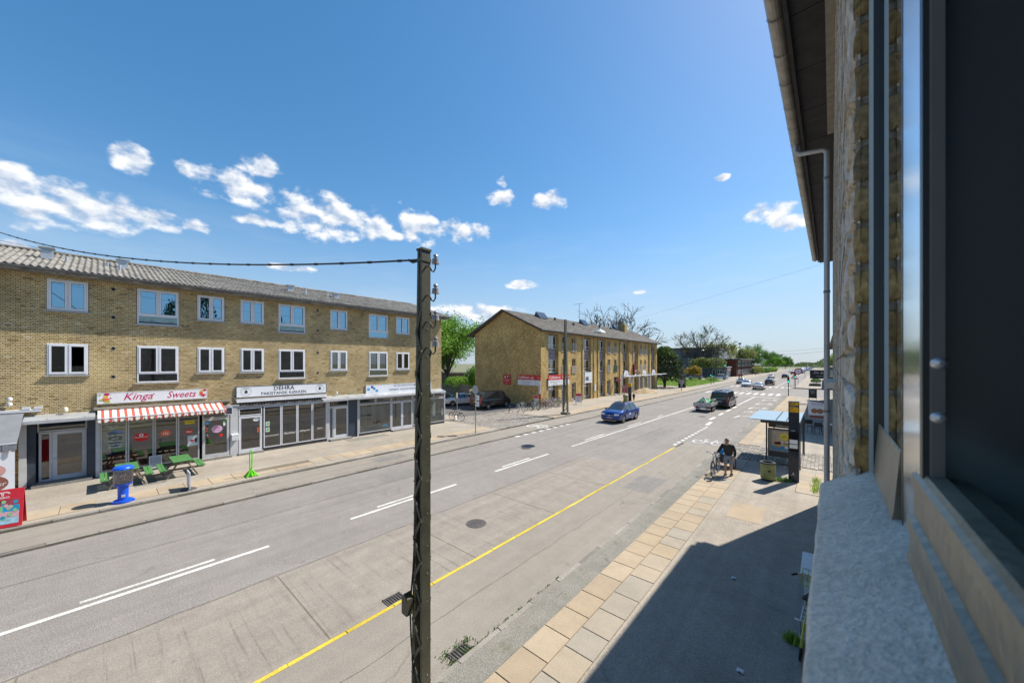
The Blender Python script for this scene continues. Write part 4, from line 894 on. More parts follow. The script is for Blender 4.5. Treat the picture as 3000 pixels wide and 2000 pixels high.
m = MB(); m.add([(VG+.02,-6,ZG+.06),(4.75,-6,10.45),(4.75,18.3,10.45),(VG+.02,18.0,ZG+.06)], [(0,3,2,1)]); m.add([(10,-6,ZG),(4.75,-6,10.45),(4.75,18.3,10.45),(10,18.3,ZG)], [(0,1,2,3)]); m.build('roof', ROOFM, ob)
ob.rotation_euler = (0, 0, R(-.76))
# ================================================================== signs and awnings on the long block
WHITE = mat('sign_white', (.74, .75, .78), .45, .05, 2); BLKT = mat('black_lettering', (.02, .02, .022), .5, .05); MAG = mat('magenta_lettering', (.5, .02, .13), .5, .05)
NAVY = mat('navy_lettering', (.03, .05, .11), .5, .05); CYAN = mat('logo_blue', (.03, .3, .6), .5, .05); ROYAL = mat('logo_royal_blue', (.01, .06, .35), .5, .05); REDS = mat('sticker_red', (.62, .02, .02), .45, .05); ORNG = mat('sticker_orange', (.75, .16, .07), .45, .05); WT = mat('white_lettering', (.8, .8, .8), .5, .03)
YEL = mat('candy_yellow', (.75, .5, .06), .5, .1); LIME = mat('candy_lime', (.45, .55, .08), .5, .1); GRN = mat('candy_green', (.12,.4,.1), .5, .1); PINK = mat('pink_oval', (.66,.42,.6), .5, .08)
def disc(y, z, r, m, parent, X, name='sticker', e=1.0, n=20):
    mb = MB(); mb.add([(X, y + r*e*math.cos(k*2*math.pi/n), z + r*math.sin(k*2*math.pi/n)) for k in range(n)], [tuple(range(n))]); return mb.build(name, m, parent)
def board(name, label, y0, y1, z0, z1, X=XF, d=.06, edge=GREY):
    t = thing(name, label, 'sign', (X, (y0+y1)/2, z0)); MB().box(X+.005, X+d, y0, y1, z0, z1).build('panel', WHITE, t)
    m = MB(); ring(m, X+.003, X+d+.008, y0-.015, y1+.015, z0-.015, z1+.015, .02); m.build('frame', edge, t); return t
t = board('shop_sign', 'white sign reading Kinga Sweets with scattered candy over the striped awning', -.06, 3.73, 3.38, 3.86); XP = XF+.064
text('Kinga', .46, (XP, 1.2, 3.63), MAG, t, shear=.35, bold=.006, sx=.95); text('Sweets', .46, (XP, 2.72, 3.63), MAG, t, shear=.35, bold=.006, sx=.82)
r = random.Random(5)
for k in range(34):
    y = r.choice((r.uniform(.0,.35), r.uniform(3.4,3.66), r.uniform(.3,3.4))); z = r.uniform(3.42, 3.82)
    if (.5 < y < 1.55 or 2.2 < y < 3.35) and 3.5 < z < 3.75: continue
    disc(y, z, r.uniform(.012,.03) if .3 < y < 3.4 else r.uniform(.03,.07), r.choice((YEL, LIME, MAG, ORNG, REDS)), t, XP + .001 + k*.0002, 'candy_print', r.uniform(1,1.6), 10)
t = board('shop_sign', 'white sign reading Dehra Pakistansk Køkken with two round emblems', 4.98, 9.73, 3.3, 3.89, edge=NAVY)
text('DEHRA', .33, (XP, 7.3, 3.72), BLKT, t, bold=.012, spacing=1.05); text('PAKISTANSK KØKKEN', .235, (XP, 7.33, 3.44), BLKT, t, bold=.01, spacing=1.02)
for yc in (5.42, 9.33):
    m = MB(); m.lathe([(.235,.002),(.245,.002)], (XP,yc,3.6), 32, 'X'); m.lathe([(.0,.002),(.075,.002)], (XP,yc,3.58), 14, 'X'); m.box(XP,XP+.002,yc-.05,yc+.05,3.645,3.665); m.box(XP,XP+.002,yc-.02,yc+.02,3.665,3.69)
    m.build('emblem', BLKT, t); text('DEHRA', .075, (XP, yc, 3.755), BLKT, t)
    text('PAKISTANSK KØKKEN', .028, (XP, yc, 3.455), BLKT, t)
t = board('office_sign', 'white sign reading Revisionsfirmaet Henrik Holmstrom with blue squares', 12.43, 18.04, 3.05, 3.64)
text('REVISIONSFIRMAET', .2, (XP, 15.6, 3.5), NAVY, t, spacing=1.2); text('HENRIK HOLMSTROM DEVIK', .225, (XP, 15.75, 3.22), NAVY, t, spacing=1.08)
for y, z, mm in ((12.62,3.35,CYAN),(12.9,3.5,ROYAL),(13.05,3.38,CYAN),(13.25,3.22,CYAN)): MB().prism([(y-.1,z-.07),(y+.08,z-.09),(y+.1,z+.06),(y-.08,z+.08)], XP, XP+.003, 'X').build('logo_square', mm, t)
# window writing
XG = XS - .024
def sticker(y, z, r_, m, label, s=None, size=.1, e=1.15, tm=None):
    t = thing('window_sticker', label, 'sticker', (XG, y, z)); disc(y, z, r_, m, t, XG, 'disc', e)
    if s: text(s, size, (XG+.003, y, z), tm or WT, t, bold=.01)
    return t
t = sticker(1.3, 1.72, .2, REDS, 'red oval MoneyGram sticker on the sweet shop window', 'MoneyGram', .085, 1.25); 
m = MB(); m.lathe([(.04,.003),(.07,.003)], (XG,1.3,1.82), 18, 'X'); m.build('swirl', WT, t)
sticker(2.13, 1.78, .155, ORNG, 'round orange ria sticker on the sweet shop window', 'ria', .2, 1.25); sticker(2.98, 1.74, .12, REDS, 'round red dao sticker on the sweet shop window', 'dao', .14, 1.25)
t = thing('window_notice', 'yellow notice strip high on the sweet shop window', 'notice', (XG, 3.0, 2.2)); MB().quad((XG,2.82,2.12),(XG,3.2,2.12),(XG,3.2,2.3),(XG,2.82,2.3)).build('paper', mat('notice_yellow', (.62,.5,.02), .6), t); text('KONTANT', .07, (XG+.002,3.01,2.22), BLKT, t)
t = thing('window_notice', 'pale notice with red oval low on the sweet shop window', 'notice', (XG, 3.1, 1.1)); MB().quad((XG,2.93,1.0),(XG,3.33,1.0),(XG,3.33,1.52),(XG,2.93,1.52)).build('paper', mat('notice_pale', (.6,.66,.68), .6), t); disc(3.1, 1.27, .06, REDS, t, XG+.002, 'print', 1.2); MB().quad((XG+.002,3.2,1.15),(XG+.002,3.3,1.15),(XG+.002,3.3,1.38),(XG+.002,3.2,1.38)).build('print_block', NAVY, t)
t = thing('window_lettering', 'white handwritten drinks list on the cream sweet shop window', 'lettering', (XG, .45, 1.3))
for k, s in enumerate(('Pålæg mix', 'Slik')): text(s, .1, (XG, .36, 2.35 - k*.12), WT, t, shear=.3)
for k, s in enumerate(('Kaffe 20kr', 'Slush', 'Milkshake', 'Cupcake', 'Smoothie')): text(s, .115, (XG, .46, 1.92 - k*.13), WT, t, shear=.3)
t = thing('door_stickers', 'pink oval and small round stickers on the sweet shop door', 'stickers', (XG, 4.1, 1.2))
disc(4.1, 1.72, .2, PINK, t, XG, 'oval', 1.15); text('Kinga', .11, (XG+.002,4.1,1.79), MAG, t, shear=.3); text('Sweets', .09, (XG+.002,4.1,1.65), MAG, t, shear=.3)
for y, z, r_, mm in ((3.72,2.08,.07,CYAN),(4.4,2.1,.07,GRN),(4.27,1.37,.08,REDS),(3.68,1.8,.06,ORNG),(3.68,1.66,.06,ORNG),(3.7,1.46,.035,WT),(3.72,1.36,.045,ORNG)): disc(y, z, r_, mm, t, XG+.001, 'sticker')
MB().quad((XG+.001,4.36,1.86),(XG+.001,4.48,1.86),(XG+.001,4.48,2.02),(XG+.001,4.36,2.02)).build('paper', WT, t)
t = thing('window_lettering', 'white script menu words on the restaurant windows', 'lettering', (XG, 7.9, .95))
for y, z, s, sz in ((6.62,1.0,'Lammekoteletter',.13),(7.52,1.02,'Naanbrød',.19),(8.38,1.05,'Kyllingretter',.15),(9.25,1.07,'Vegetar',.14)): text(s, sz, (XG,y,z), WT, t, shear=.35, sx=.8)
t = thing('door_stickers', 'white oval and orange sticker on the restaurant door', 'stickers', (XG, 5.8, 1.3)); disc(5.85, 2.02, .1, WT, t, XG, 'oval', 1.6); text('halal', .1, (XG+.002,5.85,2.02), BLKT, t, shear=.3); MB().quad((XG,5.9,1.28),(XG,6.0,1.28),(XG,6.0,1.56),(XG,5.9,1.56)).build('paper', ORNG, t)
for k, z in enumerate((1.7, 1.36)):
    t = thing('window_notice', 'small pale green notice on the restaurant window, ' + ('upper' if k == 0 else 'lower') + ' of two', 'notice', (XG, 6.4, z)); MB().quad((XG,6.3,z-.13),(XG,6.5,z-.13),(XG,6.5,z+.13),(XG,6.3,z+.13)).build('paper', mat('notice_green', (.5,.62,.52), .6), t); MB().quad((XG+.002,6.35,z-.06),(XG+.002,6.45,z-.06),(XG+.002,6.45,z+.06),(XG+.002,6.35,z+.06)).build('print', GRN, t)
t = thing('window_lettering', 'grey lettering with blue squares on the frosted office window', 'lettering', (XG, 13, .5))
text('REVISIONSFIRMAET', .1, (XG,12.75,.62), NAVY, t, spacing=1.1); text('HENRIK HOLMSTROM DEVIK', .09, (XG,12.95,.5), NAVY, t)
for y, z in ((13.65,.62),(13.78,.7),(13.9,.62)): MB().prism([(y-.05,z-.04),(y+.05,z-.04),(y+.05,z+.05),(y-.05,z+.05)], XG, XG+.002, 'X').build('logo_square', CYAN, t)

# striped awning
STR = bpy.data.materials.new('red_white_stripes'); STR.use_nodes = True; t_, b_ = nodes_of(STR)
tc = t_.nodes.new('ShaderNodeTexCoord'); sp = t_.nodes.new('ShaderNodeSeparateXYZ'); t_.links.new(tc.outputs['Object'], sp.inputs[0])
q1 = t_.nodes.new('ShaderNodeMath'); q1.operation = 'MULTIPLY'; q1.inputs[1].default_value = 1/.232; t_.links.new(sp.outputs[1], q1.inputs[0])
q2 = t_.nodes.new('ShaderNodeMath'); q2.operation = 'FRACT'; t_.links.new(q1.outputs[0], q2.inputs[0]); q3 = t_.nodes.new('ShaderNodeMath'); q3.operation = 'LESS_THAN'; q3.inputs[1].default_value = .42; t_.links.new(q2.outputs[0], q3.inputs[0])
mx = t_.nodes.new('ShaderNodeMix'); mx.data_type = 'RGBA'; t_.links.new(q3.outputs[0], mx.inputs[0]); mx.inputs[6].default_value = (.66,.63,.58,1); mx.inputs[7].default_value = (.46,.085,.06,1); t_.links.new(mx.outputs[2], b_.inputs['Base Color']); b_.inputs['Roughness'].default_value = .85
def awning(label, y0, y1, zt, x1, zf, mt, val, cassette, sag=.04):
    t = thing('awning', label, 'awning', (XF, (y0+y1)/2, zt)); n = 24; m = MB()
    for i in range(n):
        a, b = y0 + (y1-y0)*i/n, y0 + (y1-y0)*(i+1)/n
        for j in range(4):
            f = lambda u: (XF+.2 + (x1-XF-.2)*u, zt + (zf-zt)*u - sag*math.sin(u*math.pi))
            (xa, za), (xb, zb_) = f(j/4), f((j+1)/4)
            m.quad((xa,a,za),(xb,a,zb_),(xb,b,zb_),(xa,b,za))
    m.build('fabric', mt, t, True)
    m = MB(); ns = int((y1-y0)/.155)
    for i in range(ns):
        a, b = y0 + (y1-y0)*i/ns, y0 + (y1-y0)*(i+1)/ns; w = b - a; d = .012*(i % 2)
        pts = [(a,zf),(b,zf),(b,zf-val*.7),(a+w*.75,zf-val*.95),(a+w*.5,zf-val),(a+w*.25,zf-val*.95),(a,zf-val*.7)]
        m.add([(x1+.01+d + .02*(zf-p[1])/val, p[0], p[1]) for p in pts], [tuple(range(7))])
    m.build('valance', mt, t)
    MB().tube([(x1,y0,zf),(x1,y1,zf)], .028, 8).build('front_bar', ALU, t, True)
    for y in (y0+.35, y1-.35): MB().tube([(XF+.15,y,zt-.25),((XF+x1)/2+.1,y+.3,(zt+zf)/2-.3),(x1-.02,y,zf-.06)], .022, 6).build('arm', ALU, t, True)
    MB().box(XF, XF+.24, y0-.12, y1+.4, zt+.02, zt+.12).build('cassette', cassette, t); return t
awning('red and white striped awning pulled out over the sweet shop', -.05, 4.32, 3.1, -23.35, 2.82, STR, .17, mat('cassette_brown', (.3,.27,.22), .5))
awning('plain grey awning pulled far out beside the stair door', -9, -2.0, 3.2, -22.5, 2.25, mat('grey_canvas', (.17,.18,.2), .85, .1, 3), .3, WFR)
t = thing('awning', 'rolled-in awning with black valance over the restaurant windows', 'awning', (XF, 7.3, 3.03))
MB().box(XF, XF+.26, 4.94, 9.67, 3.1, 3.2).build('cassette', WFR, t); MB().tube([(XF+.34,4.94,3.06),(XF+.34,9.67,3.06)], .035, 8).build('front_bar', WFR, t, True)
m = MB()
for i in range(64): y0 = 5.05 + i*.0711; m.quad((XF+.33+.03*(i%2),y0,3.04),(XF+.33+.03*((i+1)%2),y0+.0711,3.04),(XF+.35+.03*((i+1)%2),y0+.0711,2.86+.02*math.sin(i*.8)),(XF+.35+.03*(i%2),y0,2.86+.02*math.sin((i-1)*.8)))
m.build('valance', mat('black_canvas', (.02,.02,.022), .8), t)
t = thing('projecting_sign', 'small blue framed box sign above the sweet shop door', 'sign', (XF, 4.5, 2.55)); MB().box(XF, XS+.45, 4.35, 4.65, 2.5, 2.85).build('box', BLUED, t); m = MB(); ring(m, XS+.44, XS+.47, 4.33, 4.67, 2.48, 2.87, .03); m.build('frame', WFR, t)
# banner of soft ice by the grey awning
t = thing('advert_banner', 'tall ice cream advert banner hanging beside the grey awning', 'banner', (-22.55, -2.4, .5)); MB().box(-22.57, -22.55, -3.2, -2.05, .55, 2.0).build('sheet', WHITE, t); disc(-2.6, .85, .3, mat('ice_brown', (.3,.11,.08), .6), t, -22.545, 'print', 1.4); text('24kr', .22, (-22.54,-2.45,.82), WT, t, shear=.2); disc(-2.5, 1.3, .22, mat('ice_pink', (.6,.32,.28), .6), t, -22.545, 'print', 1.2)

# ================================================================== things standing on the left sidewalk
RED = mat('red_plastic', (.55, .015, .03), .35, .06, coat=.2)
def a_board(name, label, c, rz, w, h, pan, mt, cat='sign board'):
    t = thing(name, label, cat, c)
    for s in (1, -1):
        m = MB(); a = s*.16
        m.add([(-w/2, a*1.0+s*.06, 0),(w/2, a+s*.06, 0),(w/2, s*.02, h),(-w/2, s*.02, h),(-w/2, a+s*.035, 0),(w/2, a+s*.035, 0),(w/2, -s*.002, h),(-w/2, -s*.002, h)], [(0,1,2,3),(7,6,5,4),(0,4,5,1),(1,5,6,2),(2,6,7,3),(3,7,4,0)])
        o = put('panel', m.mesh('panel', mt), t)
    return t
# ice cream A-board, panel faces the road
c = (-19.15, -1.95, ZS+.02); t = a_board('ice_cream_board', 'red folding ice cream board with a colourful menu panel', c, 0, .8, 1.12, None, RED); t.rotation_euler = (0,0,R(82))
PR = [((.01,.3,.5),'blue'),((.35,.05,.08),'red'),((.5,.45,.3),'cream'),((.25,.5,.25),'green'),((.6,.35,.4),'pink'),((.1,.04,.03),'choc')]
PR = [mat('menu_'+n, c_, .5, .2, 9) for c_, n in PR]
def onpanel(x, z, dx=0): # local point on the front (-Y) face of the board
    f = z/1.12; return (x, -(.22*(1-f) + .02*f) - .004 - dx, z)
def pq(x0, x1, z0, z1, mt, d=0, nm='menu_print'): put(nm, MB().quad(onpanel(x0,z0,d),onpanel(x1,z0,d),onpanel(x1,z1,d),onpanel(x0,z1,d)).mesh(nm, mt), t)
pq(-.33,.33,.1,.82,mat('menu_ground',(.45,.5,.45),.5,.3,6)); 
r = random.Random(2)
pq(-.33,.33,.64,.82,PR[1],.002); pq(.02,.33,.46,.64,PR[0],.002); pq(-.33,.02,.46,.64,PR[3],.002); pq(-.33,.33,.3,.46,PR[4],.002); pq(-.33,.33,.1,.28,mat('menu_sky',(.35,.55,.65),.5,.3,8),.002)
for k in range(16):
    x, z = r.uniform(-.28,.28), r.uniform(.16,.76); mm = r.choice(PR); mb = MB(); mb.add([onpanel(x + .045*math.cos(a*math.pi/6), z + .05*math.sin(a*math.pi/6), .004+k*.0003) for a in range(12)], [tuple(range(12))]); put('menu_print', mb.mesh('menu_print', mm), t)
mb = MB()     # white heart ring logo
for sx in (-1, 1):
    for rr in (.065, .04):
        for k in range(14):
            a0, a1 = k*.3, (k+1)*.3
            if a1 > 3.9: continue
            P = lambda a, r_: onpanel(sx*.06 + sx*r_*1.1*math.cos(a) , .985 + r_*math.sin(a), .003)
            mb.add([P(a0,rr),P(a0,rr+.012),P(a1,rr+.012),P(a1,rr)], [(0,1,2,3)])
put('heart_logo', mb.mesh('heart_logo', WT), t)
mm_ = text_mb('FRISKO', .085, (0,0,0), 'Y-', bold=.01); mm_.v = [onpanel(v[0], v[2] + .885, .004) for v in mm_.v]; put('lettering', mm_.mesh('lettering', WT), t)
# blue gumball dispenser
BLUEP = mat('blue_plastic', (.006, .09, .62), .32, .1, 3, coat=.25)
GX, GY = -19.28, .57
t = thing('gumball_dispenser', 'blue column dispenser with clear drum of coloured balls and blue lid', 'dispenser', (GX, GY, ZS))
MB().lathe([(0,0),(.25,0),(.26,.03),(.25,.09),(.2,.1),(0,.1)], (GX,GY,ZS), 28).build('foot', BLUEP, t, True)
for s in (-1,1): MB().lathe([(0,0),(.08,0),(.08,.075),(.06,.085),(0,.085)], (GX+.05,GY+s*.22,ZS), 14).build('foot_lug', BLUEP, t, True)
MB().lathe([(.14,.09),(.145,.5),(.15,.58),(.24,.64),(.255,.66),(.255,.7),(0,.7)], (GX,GY,ZS), 28).build('column', BLUEP, t, True)
MB().lathe([(.252,.7),(.258,.9),(.255,1.2)], (GX,GY,ZS), 32).build('drum', glass('clear_plastic', (.95,.9,.9), .06, .95), t, True)
MB().lathe([(.26,1.2),(.285,1.21),(.285,1.24),(.24,1.3),(.12,1.33),(0,1.335)], (GX,GY,ZS), 32).build('lid', BLUEP, t, True)
MB().tube([(GX,GY,ZS+.7),(GX,GY,ZS+1.22)], .018, 8).build('spindle', BLUEP, t)
BALL = tinted('ball_mix', [(.72,.7,.64),(.78,.75,.7),(.6,.25,.2),(.78,.74,.66),(.4,.45,.6),(.75,.65,.4),(.8,.77,.72)], .5, 0, 5, .05, .05)
bm_ = MB(); r = random.Random(8)
for zi in range(7):
    for rr, nb in ((.22,24),(.175,19),(.13,14)):
        if zi < 6 and rr < .2: continue
        for k in range(nb):
            a = 2*math.pi*(k + .5*(zi%2))/nb + r.uniform(-.08,.08); cx, cy, cz = GX + rr*math.cos(a), GY + rr*math.sin(a), ZS + .735 + zi*.052; q = .03; t__ = r.random()
            bm_.add([(cx+q,cy,cz),(cx-q,cy,cz),(cx,cy+q,cz),(cx,cy-q,cz),(cx,cy,cz+q),(cx,cy,cz-q)], [(0,2,4),(2,1,4),(1,3,4),(3,0,4),(2,0,5),(1,2,5),(3,1,5),(0,3,5)], t__)
o = bm_.build('balls', BALL, t, False); o['kind'] = 'stuff'
MB().box(GX+.13, GX+.19, GY-.05, GY+.05, ZS+.22, ZS+.3).build('coin_box', ALU, t)
# picnic tables
GREENW = mat('green_stained_wood', (.085, .25, .075), .65, .3, 7, bump=.2, col2=(.045,.14,.04)); RAWW = mat('weathered_timber', (.2,.17,.13), .85, .3, 8)
def picnic(c, label):
    t = thing('picnic_table', label, 'picnic table', c, 'green picnic tables by the sweet shop'); x0, y0, z0 = c
    for k in range(7):
        w = 1.5/7; MB().box(x0-.75+k*w+.014, x0-.75+(k+1)*w-.014, y0-.33, y0+.33, z0+.71, z0+.745).build('table_board', GREENW, t)
    for s in (-1,1):
        for k in range(2): MB().box(x0-.8, x0+.8, y0+s*(.56+k*.13)-.058, y0+s*(.56+k*.13)+.058, z0+.42, z0+.455).build('bench_board', GREENW, t)
    for sx in (-.55,.55):
        for s in (-1,1): MB().bar((x0+sx,y0+s*.52,z0),(x0+sx,y0+s*.12,z0+.71),.05,.1,(1,0,0)).build('leg', RAWW, t)
        MB().box(x0+sx-.03, x0+sx+.02, y0-.72, y0+.72, z0+.33, z0+.42).build('bench_support', RAWW, t); MB().box(x0+sx-.03, x0+sx+.02, y0-.31, y0+.31, z0+.63, z0+.71).build('top_support', RAWW, t)
    MB().bar((x0-.5,y0,z0+.4),(x0-.1,y0,z0+.68),.06,.04).build('brace', RAWW, t); return t
# boards run across, as in the photograph: rows of short boards on top
picnic((-22.05, .76, ZS), 'green picnic table behind the blue dispenser'); picnic((-22.1, 2.43, ZS), 'green picnic table nearer the sweet shop door')
t = thing('window_leaning_board', 'small framed board leaning on the sweet shop window', 'board', (-23.9, 1.75, .2)); MB().box(-24.0,-23.97,1.55,1.95,.25,.8).build('sheet', mat('board_grey',(.3,.36,.42),.4), t); m = MB(); ring(m,-24.01,-23.95,1.53,1.97,.23,.82,.03); m.build('frame', WFR, t)
# thin white sign stand on a round foot
t = thing('sign_stand', 'thin white upright board on a dark round foot', 'sign stand', (-19.25, 2.35, ZS))
m = MB(); m.lathe([(0,.09),(.06,.08),(.2,.03),(.27,0)], (-19.25,2.35,ZS), 24); m.build('foot', mat('dark_rubber',(.06,.06,.062),.7,.2,8), t, True); MB().box(-19.6,-18.9,2.335,2.365,ZS+.09,ZS+.72).build('board', mat('board_white',(.6,.62,.68),.4,.1,4), t)
# lime green pavement sign
LG = mat('lime_green_paint', (.13, .55, .02), .4, .08)
t = thing('pavement_sign', 'lime green folding sign frame standing open on the sidewalk', 'sign stand', (-19.35, 4.45, ZS))
MB().tube([(-19.35,4.42,ZS+.1),(-19.35,4.4,ZS+1.1),(-19.35,4.45,ZS+1.16),(-19.35,4.5,ZS+1.1),(-19.35,4.48,ZS+.1)], .022, 8).build('hoop', LG, t, True)
for dx, dy in ((-.22,-.2),(.22,-.2),(-.22,.24),(.22,.24)): MB().bar((-19.35+dx,4.45+dy,ZS),(-19.35+dx*.1,4.45+dy*.12,ZS+.28),.05,.03).build('leg', LG, t)
MB().lathe([(.02,.34),(.06,.26),(.2,.07),(.21,.03),(.16,.02)], (-19.35,4.45,ZS), 4).build('skirt', LG, t)
# ================================================================== brick house with gable beyond the cobbled drive
b2 = thing('gabled_apartment_house', 'yellow brick house with gable, dark tiled roof and red bicycle shop signs', 'building', (-30.6, 54, ZS))
XA, XR2 = -25.1, -25.5; Y0, Y1 = 34.0, 73.0; XBK = -36.3; XRG = -30.8; ZRG = 12.05; ZE2 = 9.15
STR_ = [(35.6,37.8),(44.05,46.2),(48.5,50.65),(56.9,59.0),(61.4,63.5),(69.85,71.9)]
FD = [(38.66,39.6),(41.0,41.9),(51.36,52.3),(53.66,54.55),(64.25,65.14),(66.37,67.2)]
HU, HLo = (6.78, 8.65), (3.9, 5.8)
holes = [(a, b, .2, 8.8) for a, b in STR_] + [(a, b, *HU) for a, b in FD] + [(a, b, *HLo) for a, b in FD] + [(38.5,39.7,.25,2.5),(40.9,42.0,.25,2.6),(51.2,52.4,.25,2.6),(53.6,55.6,.25,3.0),(64.2,65.4,.25,2.8),(66.3,67.6,.25,2.8)]
m = MB()
for a, b, c, d in tile_rects(Y0, Y1, ZS, ZE2-.05, holes): m.quad((XA,a,c),(XA,b,c),(XA,b,d),(XA,a,d))
for a, b, c, d in holes:
    x1 = XA - .5; m.quad((XA,a,c),(x1,a,c),(x1,a,d),(XA,a,d)); m.quad((XA,b,c),(XA,b,d),(x1,b,d),(x1,b,c)); m.quad((XA,a,d),(x1,a,d),(x1,b,d),(XA,b,d)); m.quad((XA,a,c),(XA,b,c),(x1,b,c),(x1,a,c))
for y in (Y0, Y1): m.add([(XA,y,ZS),(XBK,y,ZS),(XBK,y,ZE2),(XRG,y,ZRG-.12),(XA,y,ZE2)], [(0,4,3,2,1) if y == Y0 else (0,1,2,3,4)])
m.quad((XBK,Y0,ZS),(XBK,Y1,ZS),(XBK,Y1,ZE2),(XBK,Y0,ZE2)); m.build('wall', BRICK_FAR, b2)
MB().box(-29.5, -29.4, Y0+.2, Y1-.2, ZS, 9).build('interior', ROOMD, b2)
# a slightly recessed dark strip and pier at the corner
MB().box(XA-.62, XA-.02, Y0-.05, Y0+.02, ZS, ZE2-.1).build('corner_pilaster', BRICK_FAR, b2); MB().box(XA-.02, XA+.1, Y0-.05, Y0+1.0, ZS, ZE2-.1).build('corner_pilaster', BRICK_FAR, b2)
for a in (43.6, 46.85, 48.1, 55.7, 59.3, 61.05, 68.7, 72.4): MB().box(XA-.02, XA+.1, a, a+.4, ZS, ZE2-.1).build('pier', BRICK_FAR, b2)
PANL = tinted('grey_facade_panel', [(.25,.24,.25),(.28,.27,.28),(.3,.285,.29)], bscale=20, speck=.1)
def bigwin(y0, y1, z0, z1, split=True):
    m = MB(); X = XR2+.02; ring(m, X-.06, X, y0, y1, z0, z1, .07); zt = z0 + .42; m.box(X-.05, X-.005, y0+.07, y1-.07, zt-.03, zt+.03); m.box(X-.05, X-.005, (y0+y1)/2-.035, (y0+y1)/2+.035, z0+.07, z1-.07)
    w_ = m.build('window', FRAMEW, b2); MB().quad((X-.03,y0,z0),(X-.03,y1,z0),(X-.03,y1,z1),(X-.03,y0,z1)).build('pane', PANE, w_); MB().box(X-.05, X+.12, y0-.02, y1+.02, z0-.09, z0-.03).build('sill', SILLM, w_); return w_
for i, (a, b) in enumerate(STR_):
    for z0, z1 in ((7.05, 8.62), (4.1, 5.72)): bigwin(a+.03, b-.03, z0, z1)
    rows = [(5.8, 6.36), (6.37, 6.93), (8.66, 8.8)] + ([(2.55,3.24),(3.26,3.98)] if i in (2,) else [])
    for c, d in rows:
        for k in range(3):
            w = (b-a-.06)/3; MB().box(XR2-.05, XR2+rnd.uniform(0,.012), a+.03+k*w+.008, a+.03+(k+1)*w-.008, c+.006, d-.006, rnd.random()).build('facade_panel', PANL, b2)
    if i < 3:
        m = MB(); X = XR2+.02; ring(m, X-.06, X, a+.04, b-.04, .55, 2.45, .07); m.box(X-.05, X, a+.1, b-.1, 1.98, 2.05); m.box(X-.05,X,(a+b)/2-.03,(a+b)/2+.03,2.05,2.4); w_ = m.build('shop_window', FRAMEW, b2); MB().quad((X-.03,a+.05,.6),(X-.03,b-.05,.6),(X-.03,b-.05,2.4),(X-.03,a+.05,2.4)).build('pane', PANE, w_)
        MB().box(XR2-.1, XR2+.05, a+.01, b-.01, ZS, .55).build('plinth', PANL, b2); MB().box(XR2-.1, XR2, a+.01, b-.01, 2.46, 4.05).build('spandrel', PANL, b2)
    else:
        m = MB(); X = XR2+.02; ring(m, X-.06, X, a+.04, b-.04, .35, 2.75, .08); w_ = m.build('shop_window', GREY, b2); MB().quad((X-.03,a+.05,.4),(X-.03,b-.05,.4),(X-.03,b-.05,2.7),(X-.03,a+.05,2.7)).build('pane', PANE, w_); MB().box(XR2-.1, XR2, a+.01, b-.01, 2.76, 4.05).build('spandrel', PANL, b2)
RAIL = mat('balcony_rail_white', (.6,.61,.62), .5, .08); RAILG = mat('balcony_rail_green', (.04,.09,.06), .6, .1); RAILW = mat('balcony_timber', (.4,.34,.27), .8, .15, 6)
for i, (a, b) in enumerate(FD):
    for up, (z0, z1) in ((1, HU), (0, HLo)):
        m = MB(); X = XA-.28; ring(m, X-.05, X, a, b, z0, z1, .08); m.box(X-.04, X-.005, a+.08, b-.08, z0+.75, z0+.81); w_ = m.build('french_window', FRAMEW, b2); MB().quad((X-.02,a,z0),(X-.02,b,z0),(X-.02,b,z1),(X-.02,a,z1)).build('pane', PANE, w_)
        mt = RAILW if (i, up) == (1, 0) else RAILG if (i, up) == (3, 0) else RAIL
        X = XA+.06; bl = MB(); bl.box(X-.02, X+.02, a-.12, b+.12, z0+.98, z0+1.02); bl.box(X-.02, X+.02, a-.12, b+.12, z0-.02, z0+.02)
        o = bl.build('balcony_rail', mt, b2); n = 7
        for k in range(n+1): y = a-.1 + (b-a+.2)*k/n; MB().box(X-.012, X+.012, y-(.012 if mt is RAIL else .055), y+(.012 if mt is RAIL else .055), z0, z0+.98).build('baluster', mt, o)
def door2(a, b, z1, col):
    m = MB(); X = XA-.25; ring(m, X-.06, X, a, b, .27, z1, .09, .3); m.box(X-.05, X, a+.09, b-.09, 1.9, 1.97); o = m.build('door', col, b2); MB().quad((X-.03,a,.4),(X-.03,b,.4),(X-.03,b,z1),(X-.03,a,z1)).build('pane', PANE, o); MB().box(X, X+.03, b-.16, b-.13, 1.05, 1.3).build('handle', ALU, o); MB().box(XA-.4, XA+.25, a-.05, b+.05, ZS, .27).build('doorstep', SILLM, b2)
for a, b, z1 in ((38.52,39.68,2.48),(40.92,41.98,2.58),(51.22,52.38,2.58),(64.22,65.38,2.78),(66.32,67.58,2.78)): door2(a, b, z1, FRAMEW)
door2(53.62, 55.58, 2.98, BLUED)
PLAS = mat('grey_shop_plaster', (.26, .26, .24), .8, .2, 2)
for a, b in ((55.6,56.88),(59.02,61.38),(63.52,64.18),(65.42,66.28),(67.62,69.83),(71.92,72.98)): MB().box(XA, XA+.06, a, b, ZS, 3.35).build('shopfront_render', PLAS, b2)
